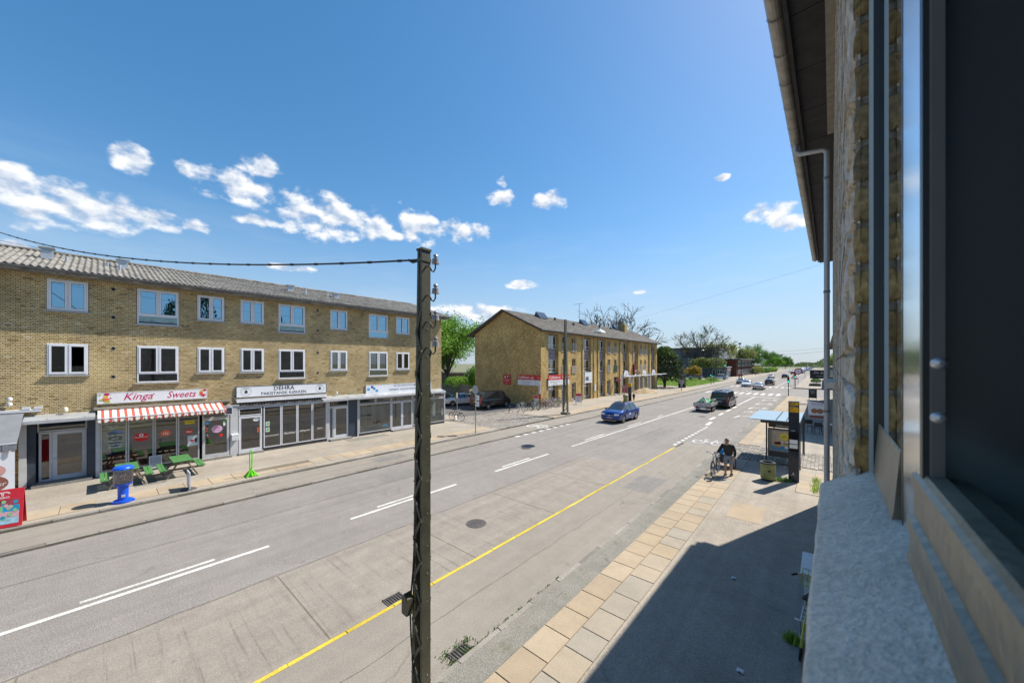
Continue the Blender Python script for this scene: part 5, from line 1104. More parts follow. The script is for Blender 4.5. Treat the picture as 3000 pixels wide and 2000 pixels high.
# roof
TILE = bpy.data.materials.new('dark_grey_roof_felt'); TILE.use_nodes = True; t_, b_ = nodes_of(TILE); roofmat(t_, b_, (.1,.09,.082), (.2,.185,.17), (.06,.055,.05))
OV = .55; xe = XA + OV; tanp = (ZRG - ZE2) / (xe - XRG); 
m = MB(); za = ZE2; yA, yB = Y0 - .55, Y1 + 1.4
m.quad((xe,yA,za),(xe,yB,za),(XRG,yB,ZRG),(XRG,yA,ZRG)); xw = XBK - 1.1; zw = ZRG - (XRG - xw) * tanp
m.quad((XRG,yA,ZRG),(XRG,yB,ZRG),(xw,yB,zw),(xw,yA,zw)); th = .14
m.quad((xe,yA,za-th),(XRG,yA,ZRG-th),(XRG,yB,ZRG-th),(xe,yB,za-th)); m.quad((XRG,yA,ZRG-th),(xw,yA,zw-th),(xw,yB,zw-th),(XRG,yB,ZRG-th))
m.quad((xe,yA,za),(xe,yA,za-th),(xe,yB,za-th),(xe,yB,za)); m.quad((xw,yA,zw),(xw,yB,zw),(xw,yB,zw-th),(xw,yA,zw-th)); roof2 = m.build('roof', TILE, b2)
# courses of tiles on the street slope
sl = math.hypot(xe - XRG, ZRG - ZE2); nrow = 26; TM = tinted('roof_tile', [(.11,.1,.09),(.16,.145,.13),(.2,.185,.165),(.13,.12,.105),(.23,.21,.19)], bscale=12, speck=.2); rows = MB(); r = random.Random(4)
for i in range(nrow):
    f0, f1 = i / nrow, (i + 1.15) / nrow; y = yA
    while y < yB:
        w = .45; a0 = (xe + (XRG - xe)*f0, ZE2 + (ZRG - ZE2)*f0 + .05); a1 = (xe + (XRG - xe)*min(f1,1), ZE2 + (ZRG - ZE2)*min(f1,1) + .012); q = r.uniform(-.008,.008)
        rows.add([(a0[0],y,a0[1]+q),(a0[0],min(y+w,yB)-.01,a0[1]+q),(a1[0],min(y+w,yB)-.01,a1[1]),(a1[0],y,a1[1]),(a0[0],y,a0[1]-.04),(a0[0],min(y+w,yB)-.01,a0[1]-.04)], [(0,1,2,3),(4,5,1,0)], r.random()); y += w
o = rows.build('roof_tiles', TM, roof2); o['kind'] = 'stuff'
BARGE = mat('brown_barge_board', (.09, .06, .045), .7, .2, 5)
m = MB()
for (xa, za_), (xb, zb_) in (((xe+.03, ZE2+.02), (XRG, ZRG+.03)), ((XRG, ZRG+.03), (xw-.03, zw+.02))): m.add([(xa,yA-.03,za_),(xb,yA-.03,zb_),(xb,yA-.03,zb_-.26),(xa,yA-.03,za_-.26),(xa,yA+.02,za_),(xb,yA+.02,zb_),(xb,yA+.02,zb_-.26),(xa,yA+.02,za_-.26)], [(0,1,2,3),(7,6,5,4),(0,4,5,1),(3,2,6,7)])
m.build('barge_board', BARGE, roof2)
MB().box(xe-.02, xe+.1, yA, yB, ZE2-.1, ZE2-.01).build('gutter', GUTT, b2); MB().quad((XA,yA,ZE2-.16),(xe,yA,ZE2-.16),(xe,yB,ZE2-.16),(XA,yB,ZE2-.16)).build('soffit', BARGE, b2)
for y in (39.9, 55.75, 68.9): MB().tube([(xe+.04,y,ZE2-.1),(xe+.02,y,ZE2-.3),(XA+.12,y-.3,ZE2-.6),(XA+.12,y-.3,ZS+.3 if y > 50 else 8.0)], .05, 8).build('downpipe', GUTT, b2, True)
def rz2(x): return ZE2 + (xe - x) * tanp
DARKG = mat('dark_glazing', (.03,.05,.08), .15, .1)
for y, w, x in ((39.4,2.0,-29.6),(51.6,1.6,-29.8),(64.0,1.8,-29.9)):
    z = rz2(x); MB().add([(x+.5,y,z-.1),(x+.5,y+w,z-.1),(x-.3,y+w,z+.85),(x-.3,y,z+.85),(x-.6,y,z+.1),(x-.6,y+w,z+.1)], [(0,1,2,3),(3,2,5,4),(0,3,4),(1,5,2)]).build('skylight', DARKG, roof2)
for y, x in ((43.5,-29.5),(57.5,-29.6),(61.4,-29.4),(46.5,-28.2)): z = rz2(x); MB().box(x-.12,x+.12,y-.12,y+.12,z-.1,z+.4).build('roof_vent', DARKG, roof2)
MB().box(-30.0,-28.8,66.2,67.4,10.2,12.75).build('chimney', BRICK_FAR, roof2)
ANT = mat('antenna_metal', (.25,.25,.26), .5, .1, metal=.5)
t = thing('roof_antenna', 'tall thin television antenna on the gabled house roof', 'antenna', (-30.5, 52.1, 11.9)); MB().tube([(-30.5,52.1,11.6),(-30.5,52.1,15.1)], .035, 6).build('mast', ANT, t); MB().tube([(-30.5,50.6,14.75),(-30.5,52.9,15.25)], .03, 6).build('boom', ANT, t)
for k in range(7): y = 50.8 + k*.33; MB().tube([(-30.9,y,14.79+k*.07),(-30.1,y,14.79+k*.07)], .014, 5).build('element', ANT, t)
MB().tube([(-30.5,51.5,12.9),(-30.5,53.6,12.8)], .025, 6).build('boom', ANT, t)
# signs on this house ---------------------------------------------------------------
REDP = mat('sign_red', (.55, .03, .03), .45, .06); GREYT = mat('grey_lettering', (.25,.25,.27), .6, .05)
def bike_icon(c, ori, s, parent, m):
    M_ = ORI[ori]; mb = MB(); c = Vector(c)
    def P(x, y): return c + M_ @ Vector((x*s, y*s, .002))
    for ox in (-.5, .5):
        for k in range(14):
            a0, a1 = k*math.pi/7, (k+1)*math.pi/7; mb.add([P(ox+.3*math.cos(a0),.3*math.sin(a0)),P(ox+.38*math.cos(a0),.38*math.sin(a0)),P(ox+.38*math.cos(a1),.38*math.sin(a1)),P(ox+.3*math.cos(a1),.3*math.sin(a1))], [(0,1,2,3)])
    for a, b in (((-.5,0),(-.2,.5)),((-.2,.5),(.35,.5)),((-.5,0),(0,0)),((0,0),(.35,.5)),((0,0),(-.25,.6)),((.5,0),(.3,.7)),((.3,.7),(.5,.75)),((-.38,.62),(-.12,.62))):
        d = Vector((b[0]-a[0], b[1]-a[1])); n = Vector((-d.y, d.x)).normalized()*.045; mb.add([P(a[0]+n.x,a[1]+n.y),P(a[0]-n.x,a[1]-n.y),P(b[0]-n.x,b[1]-n.y),P(b[0]+n.x,b[1]+n.y)], [(0,1,2,3)])
    mb.build('bicycle_logo', m, parent)
YG = Y0 - .06
def gsign(name, label, x0, x1, z0, z1, split=None, y=YG):
    t = thing(name, label, 'sign', ((x0+x1)/2, y, z0))
    if split is None: MB().box(x0, x1, y-.03, y, z0, z1).build('panel', REDP, t)
    else: MB().box(x0, x1, y-.03, y, split, z1).build('red_panel', REDP, t); MB().box(x0, x1, y-.03, y, z0, split).build('white_panel', WHITE, t)
    return t
t = gsign('parking_sign', 'red parking sign with arrows on the brick gable', -30.94, -29.7, 2.55, 3.8); yy = YG-.034
text('«', .5, (-30.6, yy, 3.5), WT, t, 'Y-', bold=.02); MB().box(-30.35,-29.95,yy-.004,yy,3.28,3.7).build('black_square', BLKT, t); text('P', .42, (-30.15, yy-.006, 3.5), WT, t, 'Y-', bold=.02); text('Kundeparkering', .13, (-30.32, yy, 3.12), WT, t, 'Y-', sx=.95); text('max 1 time', .11, (-30.32, yy, 2.98), WT, t, 'Y-'); text('Privat', .12, (-30.32, yy, 2.72), WT, t, 'Y-')
t = gsign('bicycle_shop_sign', 'red and white Cyklisten sign on the gable wall', -28.5, -25.75, 2.55, 3.8, 3.2); text('Cyklisten', .46, (-27.55, yy, 3.5), WT, t, 'Y-', bold=.006); bike_icon((-26.25, yy, 3.4), 'Y-', .3, t, WT); text('Køb salg bytte', .24, (-27.1, yy, 3.0), GREYT, t, 'Y-'); text('3616 5610', .24, (-27.1, yy, 2.72), GREYT, t, 'Y-')
t = gsign('bicycle_shop_sign', 'small red and white sign panel on the gable corner strip', -25.68, -25.14, 2.55, 3.8, 3.2, YG-.02); text('Køb', .13, (-25.4, yy-.02, 3.6), WT, t, 'Y-'); text('brugt', .12, (-25.4, yy-.02, 3.4), WT, t, 'Y-'); text('Kom', .12, (-25.4, yy-.02, 2.95), GREYT, t, 'Y-'); text('ind', .12, (-25.4, yy-.02, 2.75), GREYT, t, 'Y-')
XQ = XA + .12
def fsign(name, label, y0, y1, z0, z1, split, X=XQ):
    t = thing(name, label, 'sign', (X, (y0+y1)/2, z0)); MB().box(X, X+.04, y0, y1, split, z1).build('red_panel', REDP, t); MB().box(X, X+.04, y0, y1, z0, split).build('white_panel', WHITE, t); return t
t = fsign('bicycle_shop_sign', 'long red and white Cyklisten sign over the bicycle shop window', 35.4, 38.26, 2.5, 3.78, 3.15); text('Cyklisten', .5, (XQ+.045, 36.5, 3.47), WT, t, bold=.006); bike_icon((XQ+.045, 37.75, 3.38), 'X', .3, t, WT); text('Reparation og Service', .24, (XQ+.045, 36.83, 2.95), GREYT, t); text('3616 5610', .24, (XQ+.045, 36.83, 2.68), GREYT, t)
t = fsign('bicycle_shop_sign', 'red and white Cyklisten sign over the bicycle shop door', 38.3, 40.1, 2.5, 3.78, 3.15); text('Cyklisten', .42, (XQ+.045, 39.2, 3.47), WT, t, bold=.006); text('Salg og', .24, (XQ+.045, 39.2, 2.95), GREYT, t); text('3616', .24, (XQ+.045, 39.2, 2.68), GREYT, t)
t = thing('vertical_shop_sign', 'narrow upright Cyklisten sign on the house corner', 'sign', (XA-.01, YG-.1, 1.0)); MB().box(XA-.14, XA+.1, YG-.1, YG-.05, 1.6, 3.15).build('white_panel', WHITE, t); MB().box(XA-.14, XA+.1, YG-.1, YG-.05, 1.0, 1.6).build('red_panel', REDP, t); MB().box(XA-.14, XA+.1, YG-.1, YG-.05, 3.15, 3.8).build('red_panel', REDP, t)
mm_ = text_mb('Cyklisten', .24, (0,0,0), 'Z'); MB().add([(XA-.02 - v[1], YG-.105, 2.37 + v[0]) for v in mm_.v], mm_.f).build('lettering', MAG, t); bike_icon((XA-.02, YG-.105, 3.4), 'Y-', .12, t, WT)
t = thing('shop_sign', 'white sign with dark square emblem over a shop window', 'sign', (XQ, 45.1, 2.48)); MB().box(XQ, XQ+.04, 44.11, 46.18, 2.48, 3.97).build('panel', WHITE, t); MB().box(XQ+.04, XQ+.05, 44.3, 45.2, 2.75, 3.35).build('emblem_panel', GREYT, t); disc(44.75, 3.05, .2, NAVY, t, XQ+.053, 'emblem'); MB().box(XQ+.04,XQ+.045,45.3,46.1,2.8,2.86).build('lettering', CYAN, t)
for yc, n_ in ((57.95,'fourth'),(62.4,'third'),(66.0,'second'),(70.8,'first')):
    t = thing('arched_shop_sign', f'white arched shop sign, {n_} counting from the yew tree', 'sign', (XQ, yc, 2.95), 'arched signs on the far shopfront'); pts = [(yc-.95,2.95),(yc+.95,2.95)] + [(yc+.95*math.cos(a*math.pi/10), 3.35+.65*math.sin(a*math.pi/10)) for a in range(11)]
    MB().prism(pts, XQ, XQ+.04, 'X').build('panel', WHITE, t); text('lafka', .5, (XQ+.045, yc, 3.3), GREYT, t, shear=.3)
t = thing('awning_pole', 'long white rolled-up awning tube across the far shopfronts', 'awning', (XQ+.7, 63.5, 3.1)); MB().tube([(XQ+1.3,54.6,3.1),(XQ+1.3,74.2,3.12)], .07, 8).build('roller', WFR, t, True)
for y in (55.5, 60.2, 64.8, 69.3, 73.0): MB().bar((XQ,y,3.2),(XQ+1.3,y,3.1),.05).build('bracket', WFR, t); MB().bar((XQ+.4,y,2.9),(XQ+.9,y+.2,2.75),.08).build('spotlight', WFR, t)
t = thing('notice_case', 'small white notice case on the brick pier', 'notice', (XQ, 47.1, 1.3)); MB().box(XA+.1, XA+.16, 46.9, 47.3, 1.2, 2.2).build('case', WFR, t); MB().box(XA+.16,XA+.165,46.95,47.25,1.3,2.1).build('sheet', WHITE, t)
for (yc, lab) in ((53.9,'small pink house-shaped sign over the dark shop door'),): t = thing('hanging_sign', lab, 'sign', (XA+.6, yc, 2.3)); MB().prism([(XA+.2,2.3),(XA+1.0,2.3),(XA+1.0,2.7),(XA+.6,3.05),(XA+.2,2.7)], yc-.03, yc+.03, 'Y').build('panel', mat('dusky_pink',(.42,.16,.2),.6), t); MB().bar((XA,yc,3.0),(XA+.6,yc,3.0),.03).build('bracket', BLKT, t)
t = thing('diamond_sign', 'tilted square sign with red lamp box on the far shopfront', 'sign', (XA+.8, 61.2, 3.2)); MB().prism([(XA+.2,3.6),(XA+.8,3.05),(XA+1.4,3.6),(XA+.8,4.15)], 61.17, 61.23, 'Y').build('panel', mat('diamond_beige',(.5,.42,.3),.6), t); MB().box(XA+.0,XA+.3,61.0,61.3,3.2,5.0).build('lamp_box', mat('lamp_red',(.25,.02,.02),.4), t)

# ================================================================== grey and brown blocks past the lawn
GR = mat('grey_render', (.13, .145, .175), .85, .12, .6); GRL = mat('pale_grey_render', (.24,.25,.28), .8, .1, .6); BRN = tinted('brown_timber_cladding', [(.13,.055,.035),(.17,.075,.05),(.2,.09,.06)], bscale=8, speck=.25)
def far_block(name, label, x0, x1, y0, y1, h, mt, roof_m, ov=.5):
    t = thing(name, label, 'building', ((x0+x1)/2, (y0+y1)/2, ZS)); MB().box(x0, x1, y0, y1, ZS, h).build('wall', mt, t); MB().box(x0-ov, x1+ov, y0-ov, y1+ov, h, h+.35).build('roof', roof_m, t); return t
def fwin(t, face, p, a0, a1, z0, z1, n=1, name='window'):
    """window in a wall facing -Y (face 'Y', p = y) or +X (face 'X', p = x)"""
    m = MB(); g_ = MB(); w = (a1-a0)/n
    if face == 'Y':
        m.box(a0, a1, p-.06, p-.01, z0, z1); [g_.box(a0+k*w+.1, a0+(k+1)*w-.1, p-.08, p-.03, z0+.12, z1-.12) for k in range(n)]
    else:
        m.box(p+.01, p+.06, a0, a1, z0, z1); [g_.box(p+.03, p+.08, a0+k*w+.1, a0+(k+1)*w-.1, z0+.12, z1-.12) for k in range(n)]
    o = m.build(name, FRAMEW, t); g_.build('pane', DARKG, o)
t = far_block('grey_apartment_block', 'dark grey rendered three storey block behind the bare tree', -78, -31.8, 150, 168, 10.9, GR, TILE)
for x in (-62,-55,-50.5): fwin(t, 'Y', 150, x-1.4, x+1.4, 7.6, 10.0, 2)
for x, z in ((-35.6,1.0),(-38.3,1.0)): fwin(t, 'Y', 150, x-1.0, x+1.0, z, z+2.6, 2)
fwin(t, 'Y', 150, -39.6, -37.8, 5.6, 7, 1)
MB().box(-36, -31.78, 149.9, 150.0, ZS, .9).build('plinth', GUTT, t)
t = far_block('pale_grey_wing', 'pale grey stair wing with rows of white windows', -31.7, -29.2, 151.5, 166, 10.6, GRL, GUTT, .2)
for z in (4.6, 8.0): fwin(t, 'X', -29.2, 152.3, 158.5, z, z+2.2, 4); fwin(t, 'Y', 151.5, -31.4, -29.5, z, z+2.2, 3)
t = far_block('entrance_annex', 'low grey annex with glass doors before the grey block', -31.6, -26.6, 150.2, 158, 3.6, GR, ZINC, .3)
fwin(t, 'Y', 150.2, -31.3, -30.2, .4, 2.9, 1); fwin(t, 'Y', 150.2, -29.6, -28.1, .2, 2.9, 2, 'glass_door'); fwin(t, 'Y', 150.2, -27.4, -26.8, .8, 2.9, 1)
t = thing('brown_timber_house', 'red-brown timber clad house with white window bands', 'building', (-28, 180, ZS)); MB().box(-32, -25.2, 161, 200, ZS, 6.7).build('wall', BRN, t); MB().box(-33, -24.0, 160, 201, 6.7, 7.0).build('roof', GUTT, t)
for k in range(12): y = 162.5 + k*3.1; MB().box(-25.25,-25.05,y,y+.12,.4,6.6).build('post', BLKT, t)
for y in (163,172,181,190): fwin(t, 'X', -25.2, y, y+7.6, 4.1, 6.2, 5); fwin(t, 'X', -25.2, y, y+7.6, .6, 2.6, 5)
for x in (-31.5,-30.3,-29.1,-27.9,-26.7): MB().box(x,x+.07,160.93,161,.2,6.7).build('cladding_batten', BRN, t)
t = far_block('white_roofed_hall', 'low hall with pale roof behind the hedge', -40, -25.5, 205, 225, 4.4, BRN, WFR, .8)
# next house on our side, glimpsed past the wall
t = thing('neighbour_house', 'neighbouring house eave and shopfront past our gable', 'building', (6, 55, ZS)); MB().box(1.3, 10, 36, 69, ZS, 7.2).build('wall', BRICK_FAR, t); m = MB(); m.add([(.55,35.5,7.25),(5.5,35.5,9.8),(5.5,69.5,9.8),(.55,69.5,7.25)], [(0,3,2,1)]); m.add([(10.6,35.5,7.25),(5.5,35.5,9.8),(5.5,69.5,9.8),(10.6,69.5,7.25)], [(0,1,2,3)]); m.quad((.55,35.5,7.2),(.55,69.5,7.2),(1.4,69.5,7.2),(1.4,35.5,7.2)); m.build('roof', TILE, t); MB().box(.5,.62,35.5,69.5,7.1,7.26).build('gutter', GUTT, t)
for y in (40,46,52,58,64): fwin(t, 'Y', 36, 2+(y-40)*.25, 3+(y-40)*.25, 1, 2.4); MB().box(1.2,1.34,y,y+3,.7,2.8).build('shop_window', DARKG, t)
t = thing('corner_building', 'low dark building across the side street on our side', 'building', (6, 130, ZS)); MB().box(1.5, 14, 97, 150, ZS, 4.0).build('wall', BRN, t); MB().box(.9, 14.5, 96.5, 150.5, 4.0, 4.4).build('roof', TILE, t)
# ================================================================== vehicles (front points to +Y before placing)
TYRE = mat('tyre_rubber', (.022,.022,.023), .85, .2, 12); RIM = mat('alloy_rim', (.5,.5,.52), .3, .1, metal=.7); CLAD = mat('black_cladding', (.03,.03,.032), .6, .15); CARGL = mat('car_glass', (.02,.025,.03), .06, .05, spec=.9, coat=.6)
HEADL = mat('headlamp', (.65,.67,.7), .12, .05, spec=.8); TAILL = mat('tail_lamp', (.45,.015,.015), .2, .1, coat=.4); PLATE = mat('number_plate', (.35,.35,.36), .6, .05); PLATEY = mat('number_plate_yellow', (.6,.45,.04), .6, .05); CHR = mat('chrome_trim', (.6,.6,.62), .2, .05, metal=.9)
def paint(n, c, metal=.25): return mat('car_paint_' + n, c, .32, .04, 2, metal=metal, coat=.8)
def lerp_st(st, n=40):
    ys = [s[0] for s in st]; out = []
    for i in range(n+1):
        y = ys[0] + (ys[-1]-ys[0])*i/n
        out.append(y)
    out = sorted(set([round(v,4) for v in out + ys])); res = []
    for y in out:
        for a, b in zip(st[:-1], st[1:]):
            if a[0] - 1e-6 <= y <= b[0] + 1e-6:
                f = (y-a[0])/(b[0]-a[0]); res.append([a[k] + (b[k]-a[k])*f for k in range(len(a))]); break
    return res
def car(name, label, cat, st, glass_y, wheels, wr, col, hw, opts={}):
    """st: stations (y, zbot, zbelt, ztop, half width, half width at roof) from tail to nose.
    glass_y: (rear glass foot, rear glass head, windscreen head, windscreen foot)"""
    t = thing(name, label, cat); S = lerp_st(st)
    gA, gB, gC, gD = glass_y
    prof = lambda s: [(s[4]*.86, s[1]), (s[4]*.985, s[1]+.07), (s[4], s[1]+(s[2]-s[1])*.45), (s[4]*.985, s[2]-.06), (s[4]*.955, s[2]), (s[5], s[3]-(.06 if s[3]-s[2] > .2 else .01)), (s[5]*.86, s[3]-.005), (0, s[3]+.02)]
    np_ = 8; V = []; F = []; MI = []
    for s in S:
        p = prof(s); ring_ = [(x, s[0], z) for x, z in p] + [(-x, s[0], z) for x, z in p[-2::-1]]; V += ring_
    n = 2*np_ - 1
    for i in range(len(S)-1):
        ym = (S[i][0] + S[i+1][0]) / 2
        for k in range(n):
            k2 = (k+1) % n; a, b = i*n+k, i*n+k2
            seg = k if k < np_-1 else (n-2-k if k < n-1 else -1)      # -1 underside
            mi = 0
            if seg == -1: mi = 2
            elif seg == 0: mi = 2
            elif seg == 4 and gA+.12 < ym < gD-.12 and S[i][3]-S[i][2] > .12 : mi = 1
            elif seg in (5, 6) and (gA < ym < gB or gC < ym < gD): mi = 1
            F.append((a, b, b+n, a+n)); MI.append(mi)
    F.append(tuple(range(n))); MI.append(0); F.append(tuple(range((len(S)-1)*n, len(S)*n))[::-1]); MI.append(0)
    me = bpy.data.meshes.new('body'); me.from_pydata(V, [], F)
    for mm in (col, CARGL, CLAD): me.materials.append(mm)
    me.polygons.foreach_set('material_index', MI); fixn(me)
    o = bpy.data.objects.new('body', me)
    for wy in wheels:
        for sx in (-1, 1):
            c = MB().lathe([(0,-.16),(wr*1.14,-.16),(wr*1.14,.3),(0,.3)], (0,0,0), 24, 'X').mesh('c', CLAD); fixn(c); co = bpy.data.objects.new('c', c); TMP.collection.objects.link(co); co.location = (sx*(hw-.05) - (.3-.16)/2*(1), wy, wr); co.hide_render = True
            if sx == 1: co.location.x = hw - .05
            else: co.location.x = -hw + .05; co.rotation_euler = (0,0,math.pi)
            md = o.modifiers.new('b', 'BOOLEAN'); md.object = co; md.operation = 'DIFFERENCE'; md.solver = 'EXACT'
    me2 = eval_mesh(o); cs = [md.object for md in o.modifiers]; bpy.data.objects.remove(o)
    for c in cs: bpy.data.objects.remove(c)
    groups = {}
    for p in me2.polygons:
        c = p.center; mi = p.material_index; mt = me2.materials[mi] if mi < len(me2.materials) else CLAD
        key = ('lower_trim', CLAD)
        if mt == col: key = ('body', col)
        elif mt == CARGL:
            key = ('windscreen' if c.y > gC and abs(c.x) < hw*.8 and c.y > (gC+gD)/2-9 and abs(p.normal.x) < .6 and c.y > gC else 'rear_window' if c.y < gB and abs(p.normal.x) < .6 else 'side_window_right' if c.x > 0 else 'side_window_left', CARGL)
        groups.setdefault(key, []).append(tuple(p.vertices))
    vs_all = [v.co.copy() for v in me2.vertices]
    for (nm, mt), fs in groups.items():
        used = sorted({i for f in fs for i in f}); ix = {v: k for k, v in enumerate(used)}; mb = MB(); mb.add([vs_all[i] for i in used], [tuple(ix[i] for i in f) for f in fs]); put(nm.replace('_right','').replace('_left',''), mb.mesh(nm, mt, True, ang=38), t)
    body_top = lambda y: next((s for s in S if s[0] >= y), S[-1])
    # pillars and roof edge on the glass
    for sx in (-1, 1):
        for yp, w in opts.get('pillars', ()):
            s = body_top(yp); put('door_pillar', MB().bar((sx*(s[4]*.955+.006), yp, s[2]), (sx*(s[5]+.008), yp-.06, s[3]-.06), w, .02, (0,0,1)).mesh('door_pillar', opts.get('pillar_mat', CLAD)), t)
        s = body_top(gD-.35); put('mirror', MB().cbox((sx*(s[4]+.09), gD-.45, s[2]+.08), (.17,.1,.13)).mesh('mirror', opts.get('mirror_mat', col)), t)
        nose = S[-1]; tail = S[0]
        hz_ = opts.get('head_z', .68); put('headlight', MB().cbox((sx*(hw*.68), nose[0]-.06, hz_), (hw*.42,.2,.11), rz=-sx*.38).mesh('headlight', HEADL), t)
        tw, th_, tz = opts.get('tail', (.14,.34,.95)); put('tail_light', MB().cbox((sx*(tail[4]-tw/2+.0), tail[0]+.02, tz), (tw,.1,th_)).mesh('tail_light', TAILL), t)
        for hy in opts.get('handles', ()): s = body_top(hy); put('door_handle', MB().cbox((sx*(s[4]+.005), hy, s[2]-.14), (.03,.16,.03)).mesh('door_handle', col), t)
        for hy in opts.get('seams', ()): s = body_top(hy); put('door_seam', MB().box(sx*(s[4]*.97), sx*(s[4]+.003), hy-.006, hy+.006, s[1]+.18, s[2]-.05).mesh('door_seam', BLKT), t)
    nose, tail = S[-1], S[0]
    put('number_plate', MB().cbox((0, nose[0]+.012, opts.get('plate_f', .42)), (.52,.02,.12)).mesh('number_plate', PLATE), t)
    put('number_plate', MB().cbox((0, tail[0]-.012, opts.get('plate_r', .7)), (.52,.02,.12)).mesh('number_plate', opts.get('plate_m', PLATE)), t)
    put('grille', MB().cbox((0, nose[0]+.004, opts.get('grille_z', .3)), (hw*1.25,.02,.12)).mesh('grille', CLAD), t)
    if opts.get('rails'):
        for sx in (-1,1): put('roof_rail', MB().tube([(sx*opts['rails'][0], gB+.05, opts['rails'][1]-.02),(sx*opts['rails'][0], gB+.15, opts['rails'][1]+.03),(sx*opts['rails'][0], gC-.1, opts['rails'][1]+.03),(sx*opts['rails'][0], gC+.05, opts['rails'][1]-.02)], .02, 6).mesh('roof_rail', CHR), t)
    wm_t = MB().lathe([(wr*.66,-.1),(wr*.94,-.11),(wr,-.08),(wr,.08),(wr*.94,.11),(wr*.66,.1)], (0,0,0), 28, 'X').mesh('tyre', TYRE, True)
    rim = MB(); rim.lathe([(0,.07),(wr*.16,.075),(wr*.17,.05)], (0,0,0), 20, 'X'); rim.lathe([(wr*.6,.095),(wr*.67,.1),(wr*.67,-.02),(wr*.6,-.02)], (0,0,0), 24, 'X')
    for k in range(5):
        for d in (-.13, .13): a = k*2*math.pi/5 + d; rim.bar((.07, wr*.12*math.cos(a), wr*.12*math.sin(a)), (.085, wr*.64*math.cos(a+d*.3), wr*.64*math.sin(a+d*.3)), .03, .05, (1,0,0))
    rimm = rim.mesh('rim', RIM); back = MB().disc((-.01,0,0), wr*.66, 20, 'X').mesh('brake_disc', CLAD)
    for wy in wheels:
        for sx in (-1, 1):
            w_ = put('wheel', wm_t, t, (sx*(hw-.12), wy, wr)); w_.rotation_euler = (0,0,0 if sx > 0 else math.pi); put('rim', rimm, w_); put('brake_disc', back, w_)
    return t
# blue electric crossover
ID = [(-2.28,.42,.9,.95,.82,.6),(-2.2,.3,1.0,1.08,.88,.64),(-2.02,.27,1.05,1.28,.915,.62),(-1.5,.25,1.05,1.54,.925,.6),(-.9,.24,1.02,1.625,.925,.6),(0,.24,.99,1.64,.925,.62),(.45,.24,.98,1.57,.925,.62),(1.3,.24,1.0,1.1,.925,.72),(1.45,.24,.99,1.07,.925,.76),(1.95,.25,.94,1.0,.905,.72),(2.15,.27,.88,.93,.87,.68),(2.26,.3,.74,.79,.8,.62),(2.3,.34,.56,.6,.74,.56)]
BLUEC = paint('blue', (.006,.04,.22), .3)
cb = car('blue_crossover', 'blue crossover car with white door lettering driving in the far lane', 'car', ID, (-2.1,-1.35,.4,1.35), (-1.38,1.39), .37, BLUEC, .925, dict(pillars=((-.25,.09),(-1.2,.12)), head_z=.78, grille_z=.33, plate_f=.5, plate_r=.75, tail=(.5,.1,.98), rails=(.56,1.64), handles=(-.5,.45), seams=(-.25,.95,-1.15)))
put('light_bar', MB().box(-.62,.62,2.285,2.31,.7,.72).mesh('light_bar', HEADL), cb); put('badge', MB().lathe([(0,.012),(.055,.01),(.06,0)], (0,2.3,.68), 16, 'Y').mesh('badge', CHR), cb); put('roof_panel', MB().quad((-.5,-1.0,1.655),(.5,-1.0,1.655),(.5,.2,1.655),(-.5,.2,1.655)).mesh('roof_panel', CARGL), cb); put('bumper_trim', MB().box(-.6,.6,2.25,2.3,.24,.28).mesh('bumper_trim', CHR), cb)
for sx in (-1,1):
    o_ = text_mb('smile', .26, (sx*.935, .15 if sx < 0 else .35, .72), 'X' if sx > 0 else 'X-', bold=.02); put('door_lettering', o_.mesh('door_lettering', WT), cb)
place(cb, (-14.0, 31.3, 0), 180)
# black van with trailer, rear to the camera
VAN = [(-2.48,.45,1.1,1.75,.9,.76),(-2.42,.32,1.12,1.88,.96,.78),(-2.2,.3,1.12,1.95,.98,.8),(0,.28,1.1,1.98,.985,.82),(1.0,.28,1.08,1.96,.985,.82),(1.4,.28,1.06,1.86,.985,.8),(2.0,.28,1.05,1.22,.97,.78),(2.15,.28,1.02,1.1,.96,.78),(2.5,.3,.9,.95,.92,.7),(2.6,.36,.7,.74,.82,.62)]
VANB = paint('black', (.012,.012,.014), .2); VAND = paint('dark_navy', (.01,.013,.03), .3)
cv = car('black_van', 'black panel van with roof bars towing a loaded trailer', 'van', VAN, (-2.47,-2.25,1.1,2.1), (-1.45,1.6), .34, VAND, .985, dict(pillars=((1.2,.1),(.2,.1)), head_z=.85, grille_z=.5, tail=(.13,.62,1.05), plate_r=.85, handles=(.45,), seams=(.2,-1.2), mirror_mat=CLAD))
for y in (-1.9, -.5, .8):
    put('roof_bar', MB().tube([(-.8,y,2.0),(-.78,y,2.08),(.78,y,2.08),(.8,y,2.0)], .022, 6).mesh('roof_bar', ALU), cv)
for x in (-.3,.3): put('roof_rack_rail', MB().bar((x,-2.1,2.1),(x,1.0,2.1),.05).mesh('roof_rack_rail', ALU), cv)
put('rear_window_panel', MB().quad((-.7,-2.49,1.15),(.7,-2.49,1.15),(.66,-2.43,1.75),(-.66,-2.43,1.75)).mesh('rear_window_panel', CARGL), cv)
place(cv, (-9.0, 49.0, 0), 0)
ct = thing('cargo_trailer', 'aluminium two-axle trailer heaped with green and wooden boards', 'trailer')
GAL = mat('galvanised_steel', (.45,.46,.47), .4, .2, 5, metal=.5)
put('bed', MB().box(-.85,.85,-1.5,1.5,.62,.68).mesh('bed', GAL), ct)
for x0, x1, y0, y1 in ((-.87,.87,-1.53,-1.49),(-.87,.87,1.49,1.53),(-.88,-.85,-1.5,1.5),(.85,.88,-1.5,1.5)):
    for z in (.68,.84): put('side_board', MB().box(x0,x1,y0,y1,z,z+.145).mesh('side_board', GAL), ct)
